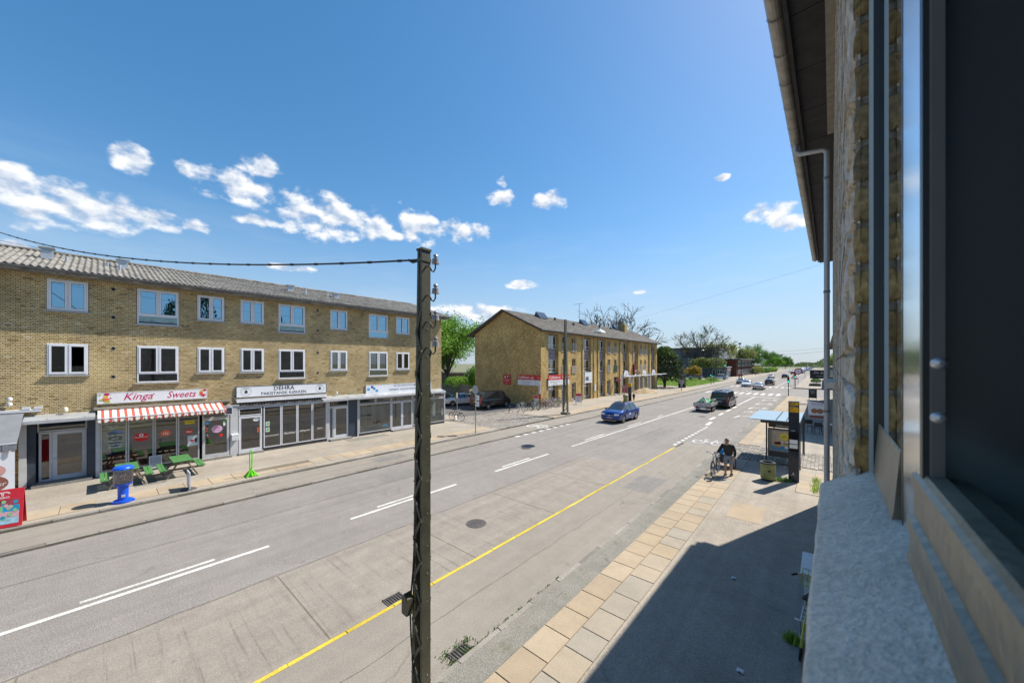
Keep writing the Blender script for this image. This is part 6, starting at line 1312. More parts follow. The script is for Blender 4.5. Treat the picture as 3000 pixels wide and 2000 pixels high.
for sx in (-1,1):
    for y in (-.4,.35):
        w_ = put('wheel', MB().lathe([(.2,-.08),(.28,-.09),(.3,-.06),(.3,.06),(.28,.09),(.2,.08)], (0,0,0), 22, 'X').mesh('tyre', TYRE, True), ct, (sx*.75,y,.3)); put('rim', MB().lathe([(0,.05),(.1,.06),(.2,.07)], (0,0,0), 16, 'X').mesh('rim', RIM), w_)
        if sx < 0: w_.rotation_euler = (0,0,math.pi)
    put('tail_light', MB().box(sx*.45,sx*.8,-1.57,-1.53,.5,.6).mesh('tail_light', TAILL), ct); put('mudguard', MB().box(sx*.68,sx*.86,-.8,.75,.6,.625).mesh('mudguard', GAL), ct)
put('number_plate', MB().box(-.35,.35,-1.56,-1.54,.44,.6).mesh('number_plate', PLATE), ct); put('bumper_bar', MB().bar((-.7,-1.5,.36),(.7,-1.5,.36),.06).mesh('bumper_bar', ALU), ct)
put('drawbar', MB().bar((0,1.5,.5),(0,2.7,.5),.1).mesh('drawbar', GAL), ct); put('axle', MB().bar((-.7,0,.4),(.7,0,.4),.1).mesh('axle', CLAD), ct)
place(ct, (-9.75, 43.6, 0), 0)
r = random.Random(9); GBRD = mat('green_board', (.03,.25,.12), .6, .2, 4); WBRD = mat('pale_board', (.5,.48,.38), .7, .2, 4); MINT = mat('mint_board', (.35,.55,.42), .6, .15, 4)
ld = thing('trailer_load', 'heap of green panels and pale boards on the trailer', 'load', (-9.75, 43.6, .68))
def brd(a, b, w, mt, nm='board'): MB().bar(Vector(a)+Vector((-9.75,43.6,.68)), Vector(b)+Vector((-9.75,43.6,.68)), w, .03, (0,1,.3)).build(nm, mt, ld)
hm = MB(); nn = 14
for i in range(nn):
    for j in range(nn):
        u, v = i/(nn-1)*2-1, j/(nn-1)*2-1; hm.v.append((-9.75 + u*.8, 43.9 + v*1.1, .72 + max(0, (.62 - .55*abs(u)**1.4)*(1-.35*v*v)) + r.uniform(-.07,.07)))
hm.f = [(i*nn+j, (i+1)*nn+j, (i+1)*nn+j+1, i*nn+j+1) for i in range(nn-1) for j in range(nn-1)]
hm.build('tarpaulin', GBRD, ld)
for (a_, b_, w_, mt_) in (((-.75,-1.2,.12),(-.1,-.3,.78),.12,MINT),((-.1,-.3,.82),(.35,-1.2,.25),.16,MINT),((.1,-.6,.5),(.45,-1.3,.15),.09,WBRD),((-.35,-1.3,.15),(.02,-.9,.5),.08,WBRD),((.02,-.9,.5),(.4,-1.4,.12),.08,WBRD),((.55,-.2,.45),(.82,.6,.5),.3,WBRD),((-.7,-.9,.15),(-.25,-.6,.5),.08,WT),((-.5,-1.2,.1),(.6,-1.1,.12),.4,mat('dark_scrap',(.08,.07,.06),.8)),((-.75,.9,.3),(.78,1.2,.42),.35,GBRD)): brd(a_, b_, w_, mt_)
# parked: black van, white and black cars
pv = copy_tree(cv); pv['label'] = 'glossy black van parked beside the brick gable'; pv.name = 'parked_van'
for ch in list(pv.children):
    if ch.name.split('.')[0] in ('roof_bar','roof_rack_rail'): bpy.data.objects.remove(ch)
    elif ch.name.startswith('body'): ch.data = ch.data.copy(); ch.data.materials[0] = VANB
    elif ch.name.startswith('number_plate'): ch.data = ch.data.copy(); ch.data.materials[0] = PLATEY
place(pv, (-28.75, 29.4, ZS), 2)
SED = [(-2.25,.42,.82,.95,.8,.6),(-2.15,.32,.92,1.02,.86,.68),(-1.5,.26,.95,1.1,.9,.66),(-1.2,.25,.95,1.2,.9,.6),(-.6,.25,.94,1.4,.9,.57),(0,.25,.92,1.44,.9,.58),(.4,.25,.91,1.38,.9,.6),(1.15,.25,.9,.98,.9,.68),(1.9,.26,.8,.84,.86,.62),(2.2,.3,.66,.7,.78,.56),(2.28,.36,.52,.55,.68,.5)]
WHITEC = paint('white', (.62,.63,.65), 0); SILV = paint('silver', (.42,.43,.45), .5); BLACKC = paint('deep_black', (.01,.01,.012), .2); REDC = paint('red', (.3,.02,.02), .2); GREYC = paint('grey', (.12,.12,.13), .4); BEIGE = paint('champagne', (.42,.38,.32), .3)
so = dict(pillars=((-.1,.08),(-.95,.1)), head_z=.66, tail=(.36,.14,.82), handles=(-.4,.5), seams=(-.1,.95), plate_r=.72)
sedan = car('sedan', 'white saloon car coming towards the camera at the junction', 'car', SED, (-1.7,-.75,.35,1.2), (-1.35,1.38), .32, WHITEC, .9, so)
HAT = [(-2.05,.4,.9,.98,.8,.6),(-2.0,.3,.98,1.12,.86,.64),(-1.75,.27,1.0,1.36,.89,.62),(-1.2,.25,1.0,1.5,.9,.6),(-.3,.25,.97,1.53,.9,.6),(.3,.25,.95,1.48,.9,.6),(1.05,.25,.93,1.03,.9,.68),(1.6,.26,.85,.9,.87,.64),(1.95,.3,.72,.76,.8,.58),(2.05,.36,.55,.58,.7,.5)]
hatch = car('hatchback', 'dark hatchback', 'car', HAT, (-2.0,-1.4,.2,1.1), (-1.25,1.3), .32, GREYC, .9, dict(pillars=((-.2,.08),(-1.1,.1)), head_z=.7, tail=(.26,.22,.95), handles=(-.4,.5), seams=(-.2,.9), plate_r=.78))
def recol(o, c):
    for ch in o.children:
        if ch.data and ch.name.startswith(('body','mirror','door_handle')): ch.data = ch.data.copy(); ch.data.materials[0] = c
    return o
def add_car(src, c, loc, rz, label, group=None, name=None):
    o = copy_tree(src); recol(o, c); place(o, loc, rz, label)
    if group: o['group'] = group
    if name: o.name = name
    return o
place(sedan, (-12.9, 95.5, 0), 180)
place(hatch, (-9.7, 105.6, 0), 0); recol(hatch, BLACKC); hatch['label'] = 'black hatchback just past the junction, seen from behind'
add_car(sedan, WHITEC, (-33.2, 28.8, ZS), 160, 'white saloon parked behind the black van', name='parked_car')
add_car(sedan, BLACKC, (-35.3, 27.6, ZS), 200, 'black saloon parked by the picket fence', name='parked_car')
add_car(hatch, WHITEC, (-40.4, 29.5, ZS), 20, 'white car roof showing behind the black parked saloon', name='parked_car')
add_car(sedan, GREYC, (-15.8, 107.6, 0), 180, 'dark silver saloon waiting beside the white one at the junction')
add_car(sedan, SILV, (-9.65, 86.2, 0), 0, 'silver saloon with glowing red tail strip in the middle of the junction')
add_car(sedan, BEIGE, (-13.8, 154.5, 0), 180, 'champagne saloon coming down the far road')
add_car(hatch, BLACKC, (-10.1, 157.5, 0), 0, 'black car driving away on the far road')
add_car(hatch, REDC, (-10.6, 212, 0), 0, 'dark red hatchback further up the far road')
add_car(cb, WHITEC, (-24.6, 127.4, ZS), 97, 'white crossover parked by the lawn corner', name='white_crossover')
add_car(hatch, SILV, (-30.2, 122, ZS), 97, 'silver car parked behind the lawn')
ORD = 'first second third fourth fifth sixth seventh eighth ninth tenth eleventh twelfth'.split(); seen = {}
r = random.Random(21); FG = 'queue of small cars far up the road'
y = 236
for k in range(26):
    lane = r.choice((-8.6, -10.4, -13.6)); src = r.choice((sedan, hatch, cb if k % 6 == 0 else hatch)); c = r.choice((WHITEC, SILV, GREYC, BLACKC, REDC, BLUEC, WHITEC))
    nm = {id(WHITEC):'white',id(SILV):'silver',id(GREYC):'grey',id(BLACKC):'black',id(REDC):'red',id(BLUEC):'blue'}[id(c)]
    o = add_car(src, c, (lane + r.uniform(-.2,.2), y, 0), 180 if lane < -12 else 0, f'tiny {nm} car in the far queue, {ORD[seen.setdefault(nm, 0)]} {nm} one from the junction', f'{nm} cars far up the road', 'far_car')
    for ch in list(o.children):
        if ch.name.split('.')[0] in ('door_handle','door_seam','roof_rail','door_lettering','badge','light_bar'): bpy.data.objects.remove(ch)
    seen[nm] += 1
    y += r.uniform(7, 17)
# ================================================================== trees, hedges, lawn
def leafmat(name, c1, c2, tr=.35):
    m = bpy.data.materials.new(name); m.use_nodes = True; t = m.node_tree; t.nodes.clear(); N = lambda ty: t.nodes.new(ty); L = t.links.new
    a = N('ShaderNodeAttribute'); a.attribute_name = 'tint'; mx = N('ShaderNodeMix'); mx.data_type = 'RGBA'; L(a.outputs['Fac'], mx.inputs[0]); mx.inputs[6].default_value = (*c1, 1); mx.inputs[7].default_value = (*c2, 1)
    d = N('ShaderNodeBsdfPrincipled'); L(mx.outputs[2], d.inputs['Base Color']); d.inputs['Roughness'].default_value = .55; d.inputs['Specular IOR Level'].default_value = .3
    tl = N('ShaderNodeBsdfTranslucent'); L(mx.outputs[2], tl.inputs[0]); ms = N('ShaderNodeMixShader'); ms.inputs[0].default_value = tr; L(d.outputs[0], ms.inputs[1]); L(tl.outputs[0], ms.inputs[2]); o = N('ShaderNodeOutputMaterial'); L(ms.outputs[0], o.inputs[0])
    MATS[name] = m; return m
BARK = mat('bark', (.09, .075, .06), .9, .35, 6, bump=.5)
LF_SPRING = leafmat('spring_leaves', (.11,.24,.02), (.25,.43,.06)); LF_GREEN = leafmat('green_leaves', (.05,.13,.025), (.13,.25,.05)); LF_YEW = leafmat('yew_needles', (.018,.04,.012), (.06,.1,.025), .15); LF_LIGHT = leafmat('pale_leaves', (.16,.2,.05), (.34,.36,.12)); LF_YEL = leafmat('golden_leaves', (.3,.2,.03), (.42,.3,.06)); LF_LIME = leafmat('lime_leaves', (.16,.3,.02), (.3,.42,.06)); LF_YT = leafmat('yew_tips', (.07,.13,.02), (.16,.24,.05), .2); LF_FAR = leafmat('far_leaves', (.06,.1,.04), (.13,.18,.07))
def skeleton(r, h, tr, spread, levels=4, first=.3, nb=(3,4), up=.35, jit=.35):
    """list of (points, radii, level), and tips"""
    out = []; tips = []
    def grow(p, d, L, rad, lv):
        n = 4; pts = [p]; rads = [rad]; q = p.copy(); dd = d.copy()
        for i in range(n):
            dd = (dd + Vector((r.uniform(-1,1), r.uniform(-1,1), r.uniform(-.4,.8)*up)) * jit * .5).normalized(); q = q + dd * L / n; pts.append(q.copy()); rads.append(rad * (1 - .45*(i+1)/n))
        out.append((pts, rads, lv))
        if lv >= levels: tips.append((q, dd)); tips.append((pts[2], dd)); return
        k = r.randint(*nb)
        for j in range(k):
            f = r.uniform(.45, 1) if j else 1; idx = min(n, max(1, int(f*n))); base = pts[idx]; a = r.uniform(0, 2*math.pi); tilt = r.uniform(.35, .95) * spread
            x = dd.orthogonal().normalized(); y = dd.cross(x); nd = (dd*math.cos(tilt) + (x*math.cos(a) + y*math.sin(a))*math.sin(tilt) + Vector((0,0,up*.3))).normalized(); grow(base, nd, L*r.uniform(.55,.82), rads[idx]*r.uniform(.55,.75), lv+1)
    th = h*first; pts = [Vector((0,0,0)), Vector((r.uniform(-.1,.1),r.uniform(-.1,.1),th*.5)), Vector((r.uniform(-.2,.2),r.uniform(-.2,.2),th))]; out.append((pts, [tr*1.25, tr, tr*.85], 0))
    for j in range(r.randint(4,5)):
        a = 2*math.pi*(j + r.random()*.5)/4.5; tilt = r.uniform(.25,.8)*spread; grow(pts[-1], Vector((math.cos(a)*math.sin(tilt), math.sin(a)*math.sin(tilt), math.cos(tilt))), h*r.uniform(.26,.36), tr*.6, 1)
    grow(pts[-1], Vector((0,0,1)), h*.34, tr*.65, 1)
    return out, tips
def leaf(mb, c, s, r, tint):
    n = Vector((r.uniform(-1,1), r.uniform(-1,1), r.uniform(-.3,1.2))).normalized(); x = n.orthogonal().normalized(); y = n.cross(x); a = r.uniform(0,6.28); u = x*math.cos(a)+y*math.sin(a); v = n.cross(u); mb.add([c - u*s, c + v*s*.55 + n*s*.15, c + u*s, c - v*s*.55 + n*s*.15], [(0,1,2,3)], tint)
def tree_mesh(seed, h, tr, spread=1, levels=4, leaves=0, ls=.16, lsp=.9, first=.3, nb=(2,3), thin=.012, lm=None, up=.35):
    r = random.Random(seed); sk, tips = skeleton(r, h, tr, spread, levels, first, nb, up); z = max(max(p.z for p in s[0]) for s in sk); sc = h / z
    tm = MB()
    for pts, rads, lv in sk: tm.tube([p*sc for p in pts], [max(q, thin) for q in rads], 7 if lv < 2 else 5 if lv < 3 else 3, caps=lv < 2)
    trunk = tm.mesh('trunk', BARK, True); crown = None
    if leaves:
        lmb = MB(); k = max(1, leaves // len(tips)); cz = h*.62
        for p, d in tips:
            base = r.uniform(0,.6)
            for _ in range(k):
                c = p*sc + Vector((r.gauss(0,lsp), r.gauss(0,lsp), r.gauss(0,lsp*.75))); leaf(lmb, c, ls*r.uniform(.6,1.3), r, min(1, max(0, base + r.uniform(0,.4))))
        crown = lmb.mesh('crown', lm)
    return trunk, crown
def plant_tree(meshes, loc, label, name='tree', rz=0, s=1, group=None, cat='tree'):
    t = thing(name, label, cat, loc, group); put('trunk', meshes[0], t)
    if meshes[1]: put('crown', meshes[1], t)
    t.rotation_euler = (0,0,R(rz)); t.scale = (s,)*3 if not isinstance(s, tuple) else s; return t
lush = tree_mesh(1, 14, .3, 1.0, 4, 22000, .2, .75, .22, (3,3), lm=LF_SPRING)
lush2 = tree_mesh(2, 14, .3, 1.05, 4, 20000, .26, .8, .2, (3,3), lm=LF_GREEN)
bare = tree_mesh(5, 19, .5, 1.0, 5, 0, first=.2, nb=(3,4), thin=.045)
bare2 = tree_mesh(8, 20.3, .75, 1.1, 5, 1300, .18, .5, .2, (3,4), thin=.05, lm=LF_LIGHT)
sparse = tree_mesh(12, 15, .3, .9, 4, 5200, .36, .8, .25, (3,3), thin=.03, lm=LF_LIGHT)
plant_tree(lush, (-51.5, 41.5, 0), 'lush bright green tree behind the picket fence', 'leafy_tree'); plant_tree(lush, (-60, 44, 0), 'smaller green tree filling in behind the bright tree', 'leafy_tree', 120, .85)
plant_tree(tree_mesh(31, 8, .12, .9, 4, 700, .14, .5, .3, (2,3), thin=.02, lm=LF_LIGHT), (-52, 52, 0), 'thin half-bare tree beside the brick gable', 'young_tree')
plant_tree(bare, (-43, 84, 0), 'tall bare tree rising behind the gabled house roof', 'bare_tree', 0, 1.08); plant_tree(bare, (-41.5, 95, 0), 'wider bare tree behind the chimney of the gabled house', 'bare_tree', 140, 1.15); plant_tree(bare, (-46, 90, 0), 'bare tree between the two others behind the gabled house', 'bare_tree', 250, 1.12)
plant_tree(bare2, (-35.3, 147, ZS), 'huge bare spreading tree in front of the grey block', 'bare_tree', 40)
plant_tree(sparse, (-34, 186, ZS), 'pale green leafing tree behind the brown timber house', 'leafy_tree'); plant_tree(sparse, (-31, 206, ZS), 'second pale leafing tree by the white roofed hall', 'leafy_tree', 200, .85)
plant_tree(lush2, (-30, 252, 0), 'big round dark green tree beside the far road', 'leafy_tree', 0, (1.25,1.25,1.13)); plant_tree(lush2, (-27, 330, 0), 'green tree further along the far road', 'leafy_tree', 90, .95); plant_tree(lush2, (-25.5, 400, 0), 'last green tree along the far road', 'leafy_tree', 190, .8); plant_tree(lush, (-25, 292, 0), 'bright green tree next to the big round one', 'leafy_tree', 60, .7)
LIMES = tree_mesh(60, 14, .25, .9, 4, 9000, .34, .8, .2, (3,3), lm=LF_LIME)
for k, (x, y, s) in enumerate(((4.5,190,.62),(5,225,.66),(5.5,262,.66),(6,300,.7))): plant_tree(LIMES, (x, y, 0), f"clipped lime green street tree, {('first','second','third','fourth')[k]} after the dark corner building", 'street_tree', k*70, s, 'lime green street trees on our side')
# yew: dark layered cone of feathery sprays, paler on top
def yew(seed, h, w):
    r = random.Random(seed); mb = MB(); tp = MB(); tk = MB()
    tk.tube([(0,0,0),(.1,0,1.2),(0,.1,3)], [.3,.22,.15], 8)
    for k in range(6): a = k*1.05; tk.tube([(0,0,.3),(.5*math.cos(a),.5*math.sin(a),2),(1.4*math.cos(a),1.4*math.sin(a),4)], [.12,.09,.04], 5)
    for k in range(1500):
        f = r.random()**.8; z = 1.5 + f*(h-1.7); rad = w*(math.sin(min(1,(1-f)*1.15+.08)*math.pi*.55))*r.uniform(.55,1.08); a = r.uniform(0,6.28); c = Vector((rad*math.cos(a), rad*math.sin(a), z)); d = Vector((math.cos(a), math.sin(a), r.uniform(-.1,.9))).normalized()
        base = r.uniform(0,.7)
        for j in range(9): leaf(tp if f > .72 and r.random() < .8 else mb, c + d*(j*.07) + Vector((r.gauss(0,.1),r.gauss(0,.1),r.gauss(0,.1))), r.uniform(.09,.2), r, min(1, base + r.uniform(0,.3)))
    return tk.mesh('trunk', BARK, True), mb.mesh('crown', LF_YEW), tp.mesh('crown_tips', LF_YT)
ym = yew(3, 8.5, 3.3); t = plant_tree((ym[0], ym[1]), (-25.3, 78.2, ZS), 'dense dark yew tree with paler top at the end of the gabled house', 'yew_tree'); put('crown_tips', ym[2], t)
def bush(seed, rx, ry, h, n, ls, lm, lobes=7):
    r = random.Random(seed); mb = MB(); cs = [(Vector((r.uniform(-rx,rx)*.7, r.uniform(-ry,ry)*.7, h*r.uniform(.3,.62))), r.uniform(.35,.6)) for _ in range(lobes)]
    for _ in range(n):
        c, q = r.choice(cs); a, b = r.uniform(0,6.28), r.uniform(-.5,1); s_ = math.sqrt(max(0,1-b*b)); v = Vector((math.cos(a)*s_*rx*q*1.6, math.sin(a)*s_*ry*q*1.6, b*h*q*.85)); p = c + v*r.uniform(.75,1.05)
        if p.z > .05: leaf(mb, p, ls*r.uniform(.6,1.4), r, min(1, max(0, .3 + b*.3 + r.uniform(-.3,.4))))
    return mb.mesh('foliage', lm)
def shrub(me, loc, label, name='shrub', rz=0, s=1):
    t = thing(name, label, 'shrub', loc); put('foliage', me, t); t.rotation_euler = (0,0,R(rz)); t.scale = (s,)*3
    put('stem', MB().tube([(0,0,0),(0,.05,.6)], .05, 5).mesh('stem', BARK), t); return t
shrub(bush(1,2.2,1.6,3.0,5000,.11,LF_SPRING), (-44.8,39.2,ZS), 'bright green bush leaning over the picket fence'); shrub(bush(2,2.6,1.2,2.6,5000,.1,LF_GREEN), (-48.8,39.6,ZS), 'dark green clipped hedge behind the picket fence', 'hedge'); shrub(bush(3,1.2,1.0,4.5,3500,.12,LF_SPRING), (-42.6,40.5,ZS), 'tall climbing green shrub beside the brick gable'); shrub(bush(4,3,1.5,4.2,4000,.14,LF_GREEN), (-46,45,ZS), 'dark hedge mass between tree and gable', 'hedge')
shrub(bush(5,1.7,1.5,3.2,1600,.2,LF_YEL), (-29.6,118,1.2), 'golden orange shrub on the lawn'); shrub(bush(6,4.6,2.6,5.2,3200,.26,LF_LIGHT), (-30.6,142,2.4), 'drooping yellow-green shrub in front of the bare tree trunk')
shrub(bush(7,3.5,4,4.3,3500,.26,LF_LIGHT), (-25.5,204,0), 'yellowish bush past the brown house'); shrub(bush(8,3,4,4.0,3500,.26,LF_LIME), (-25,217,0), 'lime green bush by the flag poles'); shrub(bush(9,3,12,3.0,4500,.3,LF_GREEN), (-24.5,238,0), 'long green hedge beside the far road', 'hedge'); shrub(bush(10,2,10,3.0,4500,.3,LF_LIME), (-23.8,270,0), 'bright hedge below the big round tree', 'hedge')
for k, (x, y) in enumerate(((-28,100),(-34,108),(-24.5,116))): shrub(bush(20+k,1.4,1.0,.9,900,.1,LF_SPRING), (x,y,ZS), ('low green clump near the middle of the lawn','low green clump at the back of the lawn','low green clump by the white crossover')[k])
r = random.Random(77); mb = MB()
for _ in range(26000): 
    x, y = r.uniform(-420, 330), r.uniform(620, 900); hh = (9 + 6*math.sin(x*.021) + 4*math.sin(x*.073+1) + 3*math.sin(x*.19)); leaf(mb, Vector((x, y, r.uniform(0, max(3,hh)))), r.uniform(.9,2.0), r, r.random())
o = put('far_wood', mb.mesh('far_wood', LF_FAR)); o['kind'] = 'stuff'; o['label'] = 'hazy green wood along the horizon'
# lawn and its grass
LAWN = ground_mat('lawn_turf', (.1,.16,.03), speck=.3, patch=.25, fscale=20, mottle=.25)
struct('lawn', MB().quad((-44,83.5,ZS+.006),(-21.6,83.5,ZS+.006),(-21.6,121,ZS+.006),(-46,139,ZS+.006)).quad((-46,139,ZS+.006),(-27,132,ZS+.006),(-24.5,148,ZS+.006),(-46,149,ZS+.006)), LAWN)
mb = MB(); r = random.Random(6)
for _ in range(9000):
    x, y = r.uniform(-43.5,-21.8), r.uniform(84,120); c = Vector((x,y,ZS)); a = r.uniform(0,6.28); hgt = r.uniform(.08,.3); d = Vector((math.cos(a),math.sin(a),0)); mb.add([c-d*.05, c+d*.05, c+Vector((r.uniform(-.1,.1),r.uniform(-.1,.1),hgt))], [(0,1,2)], r.random())
o = put('grass', mb.mesh('grass', LF_LIME)); o['kind'] = 'stuff'
def weeds(name, label, pts, n, hgt, spread, lm=LF_GREEN):
    mb = MB(); r = random.Random(name + label); c0 = Vector(pts[0])
    for p in pts:
        for _ in range(n):
            c = Vector(p) + Vector((r.gauss(0,spread), r.gauss(0,spread), 0)); a = r.uniform(0,6.28); d = Vector((math.cos(a),math.sin(a),0)); h_ = r.uniform(.4,1)*hgt; mb.add([c-d*.012-c0, c+d*.012-c0, c+d.cross(Vector((0,0,1)))*r.uniform(-.5,.5)*h_+Vector((0,0,h_))-c0], [(0,1,2)], r.random())
    o = put(name, mb.mesh(name, lm), None, c0); tag(o, label, 'weeds')
weeds('weeds', 'green weeds in the crack along our sidewalk kerb', [(-4.72+.03*math.sin(k*2.1), 4.4 + k*.12, ZC+.0) for k in range(24)], 26, .07, .035)
weeds('weeds', 'weeds growing in the drain grate at the kerb', [(-4.85+dx, 4.2+dy, ZC+.01) for dx in (-.15,.1,.18) for dy in (-.25,.05,.25)], 40, .06, .06)
weeds('weeds', 'tuft of weeds at the foot of the litter bin', [(-1.45, 19.15, ZS), (-1.3,19.25,ZS), (-1.15,19.35,ZS)], 90, .22, .1); weeds('weeds', 'bright weeds along the foot of our wall', [(-.22, 18.3 + k*.25, ZS) for k in range(9)], 26, .2, .08, LF_LIME); weeds('weeds', 'tuft of grass beside the lime green bicycle', [(-.42, 8.25, ZS)], 120, .22, .06, LF_LIME)
# picket fence
FNC = mat('weathered_pickets', (.2,.17,.13), .9, .3, 5)
t = thing('picket_fence', 'weathered grey-brown timber fence behind the parked cars', 'fence', (-44.5, 37, ZS))
for k in range(84): x = -52 + k*.135; y = 37.9 - (x+52)*.09; MB().box(x, x+.11, y-.012, y+.012, ZS, ZS+1.75+rnd.uniform(-.03,.03)).build('picket', FNC, t)
for z in (.5,1.4): MB().bar((-52,37.93,ZS+z),(-40.7,36.9,ZS+z),.05,.1).build('rail', FNC, t)
t = thing('garden_shed', 'low grey flat roofed shed between the hedges', 'shed', (-57, 44, ZS)); MB().box(-62,-52,41.5,47,ZS,3.3).build('wall', FNC, t); MB().box(-62.4,-51.6,41,47.5,3.3,3.5).build('roof', TILE, t)
t = thing('garden_house', 'brick outbuilding with grey roof seen beside the gable', 'building', (-50, 62, ZS)); MB().box(-56,-47,60,68,ZS,4.6).build('wall', BRICK_FAR, t); m = MB(); m.prism([(-56.5,4.5),(-46.5,4.5),(-51.5,7.4)], 59.5, 68.5, 'Y'); m.build('roof', TILE, t)

# conifers behind our own house: only their mirror image shows in the upper windows across the street
for k, (x, y, hh) in enumerate(((15.5, 6.5, 1.55), (16.5, 9.5, 1.75), (19, 19, 1.6))):
    t = plant_tree((ym[0], ym[1]), (x, y, ZS), ('dark conifer behind our house','tallest dark conifer behind our house','dark conifer behind the end of our house')[k], 'conifer', k*80, (.62*hh/1.6, .62*hh/1.6, hh))
# ================================================================== masts, wires, lamps
MASTM = mat('mast_green_paint', (.085, .085, .058), .5, .25, 5, bump=.1); PORC = mat('grey_porcelain', (.3,.28,.28), .25, .2, 8, spec=.7); WIRE = mat('wire_black', (.03,.03,.032), .6, .1)
def lattice_mast(name, label, x, y, z0, h, wy, wx0, wx1, pitch, detail):
    t = thing(name, label, 'mast', (x, y, z0)); wx = lambda f: wx0 + (wx1-wx0)*f; x_ = x; sh = (wx0-wx1)/2 if detail else 0
    for s in (-1, 1):                                   # two channels, webs facing +-X
        m = MB(); a, b = s*wx0/2, s*wx1/2 + sh; q = .012; fl = .045
        def plate(x00, x01, x10, x11, y0, y1): m.add([(x+x00,y+y0,z0),(x+x01,y+y0,z0),(x+x01,y+y1,z0),(x+x00,y+y1,z0),(x+x10,y+y0,z0+h),(x+x11,y+y0,z0+h),(x+x11,y+y1,z0+h),(x+x10,y+y1,z0+h)], [(0,3,2,1),(4,5,6,7),(0,1,5,4),(1,2,6,5),(2,3,7,6),(3,0,4,7)])
        e = lambda p, q_: sorted((p, q_))
        plate(*e(a - s*q, a), *e(b - s*q, b), -wy/2, wy/2); plate(*e(a - s*fl, a - s*q), *e(b - s*fl, b - s*q), -wy/2, -wy/2+q); plate(*e(a - s*fl, a - s*q), *e(b - s*fl, b - s*q), wy/2-q, wy/2)
        fixed = m.build('channel', MASTM, t); fixn(fixed.data)
    n = int(h*.86 / pitch)
    for side in (-1, 1):
        for k in range(n):
            za, zb_ = z0 + .1 + k*pitch, z0 + .1 + (k+1)*pitch; fa, fb = (za-z0)/h, (zb_-z0)/h; s = 1 if k % 2 else -1
            yy = y + side*(wy/2 + .006); MB().bar((x + sh*fa + s*wx(fa)/2*.86, yy, za), (x + sh*fb - s*wx(fb)/2*.86, yy, zb_), .012, .045, (0,1,0) if False else (1,0,0)).build('lattice_bar', MASTM, t)
    x = x + sh
    if wx1 > .09: m = MB(); m.box(x-wx1/2-.012, x+wx1/2+.012, y-wy/2-.012, y+wy/2+.012, z0+h, z0+h+.03); m.box(x-wx1/2-.008, x+wx1/2+.008, y-wy/2-.008, y+wy/2+.008, z0+h-.16, z0+h-.11); m.build('cap', MASTM, t)
    return t
MX, MY, MH = -4.47, 3.1, 6.68
t = lattice_mast('lattice_mast', 'dark green riveted lattice mast with porcelain insulators at our kerb', MX, MY, ZS, MH, .15, .27, .11, .3, True)
m = MB()
for f in (.08,.16,.24,.3,.36,.43,.5,.57,.64,.71,.77,.83):
    z = ZS + MH*f; xw = (.27 + (.11-.27)*f)/2; m.lathe([(0,.006),(.008,.004),(.01,0)], (MX+.135,MY+.02,z), 8, 'X'); m.lathe([(0,-.02),(.008,-.018),(.01,-.012)], (MX+.08*f-xw*.75,MY-.085,z), 8, 'Y')
m.build('rivets', mat('worn_rivet',(.35,.34,.3),.4,.2,metal=.5), t)
for z in (6.62, 6.2, 5.82, 5.45):
    xw = .06 + .16*(6.83-z)/6.68/2*1.0; X = MX+.147
    MB().tube([(X-.01,MY,z-.02),(X+.07,MY,z-.03),(X+.11,MY+.0,z-.1),(X+.13,MY+.02,z-.12),(X+.16,MY+.03,z-.08),(X+.165,MY+.03,z)], .011, 8).build('insulator_hook', mat('hook_steel',(.12,.1,.085),.5,.2), t, True)
    MB().lathe([(.0,.115),(.025,.11),(.035,.09),(.02,.078),(.022,.06),(.045,.05),(.05,.0),(.055,-.02),(.045,-.022),(0,-.02)], (X+.165,MY+.03,z+.01), 14).build('insulator', PORC, t, True)
m = MB(); m.box(MX-.19,MX-.06,MY-.2,MY-.085,1.55,1.78); m.prism([(MX-.19,1.78),(MX-.06,1.78),(MX-.125,1.86)], MY-.2, MY-.085, 'Y'); m.build('junction_box', MASTM, t)
MB().tube([(MX-.1,MY-.1,1.8),(MX-.06,MY-.09,2.2),(MX-.02,MY-.08,2.9),(MX,MY-.07,3.6)], .012, 6).build('cable', WIRE, t, True); MB().tube([(MX-.12,MY-.1,1.55),(MX-.1,MY-.1,1.2),(MX-.04,MY-.1,.7),(MX-.03,MY-.1,.2)], .012, 6).build('cable', WIRE, t, True)
def span(name, label, a, b, sag, r_, n=40, beads=0):
    a, b = Vector(a), Vector(b); pts = [a + (b-a)*i/n - Vector((0,0,sag*4*(i/n)*(1-i/n))) for i in range(n+1)]
    t = thing(name, label, 'wire', a); MB().tube(pts, r_, 6).build('wire', WIRE, t, True)
    for k in range(beads):
        i = 1 + k*(n-2)/beads; j = int(i); p = pts[j] + (pts[j+1]-pts[j])*(i-j); d = (pts[j+1]-pts[j]).normalized(); MB().tube([p-d*.04,p+d*.04], r_*1.45, 6).build('wire_clip', WIRE, t)
    return t
t = span('span_wire', 'thick black span wire with clips from the lattice mast across the street', (MX+.02,MY,6.72), (-19.5,-2.1,9.32), .42, .014, beads=26)
MB().tube([(MX+.02,MY,6.72),(MX-.13,MY-.05,6.7),(MX-.2,MY-.07,6.74)], .02, 6).build('shackle', WIRE, t)
span('thin_wire', 'thin wire running above the long block to the mast', (-20.6,-6,9.6), (-18.9,30.4,9.3), .9, .006, 30)
MX2, MY2 = -19.3, 30.3
t = lattice_mast('lattice_mast', 'black lattice mast on a concrete foot before the bicycle shop', MX2, MY2, ZS+.2, 9.15, .3, .55, .1, .34, False); MB().box(MX2-.38,MX2+.38,MY2-.3,MY2+.3,ZS,ZS+.2).build('foot', mat('foot_concrete',(.16,.15,.13),.9,.2,5), t)
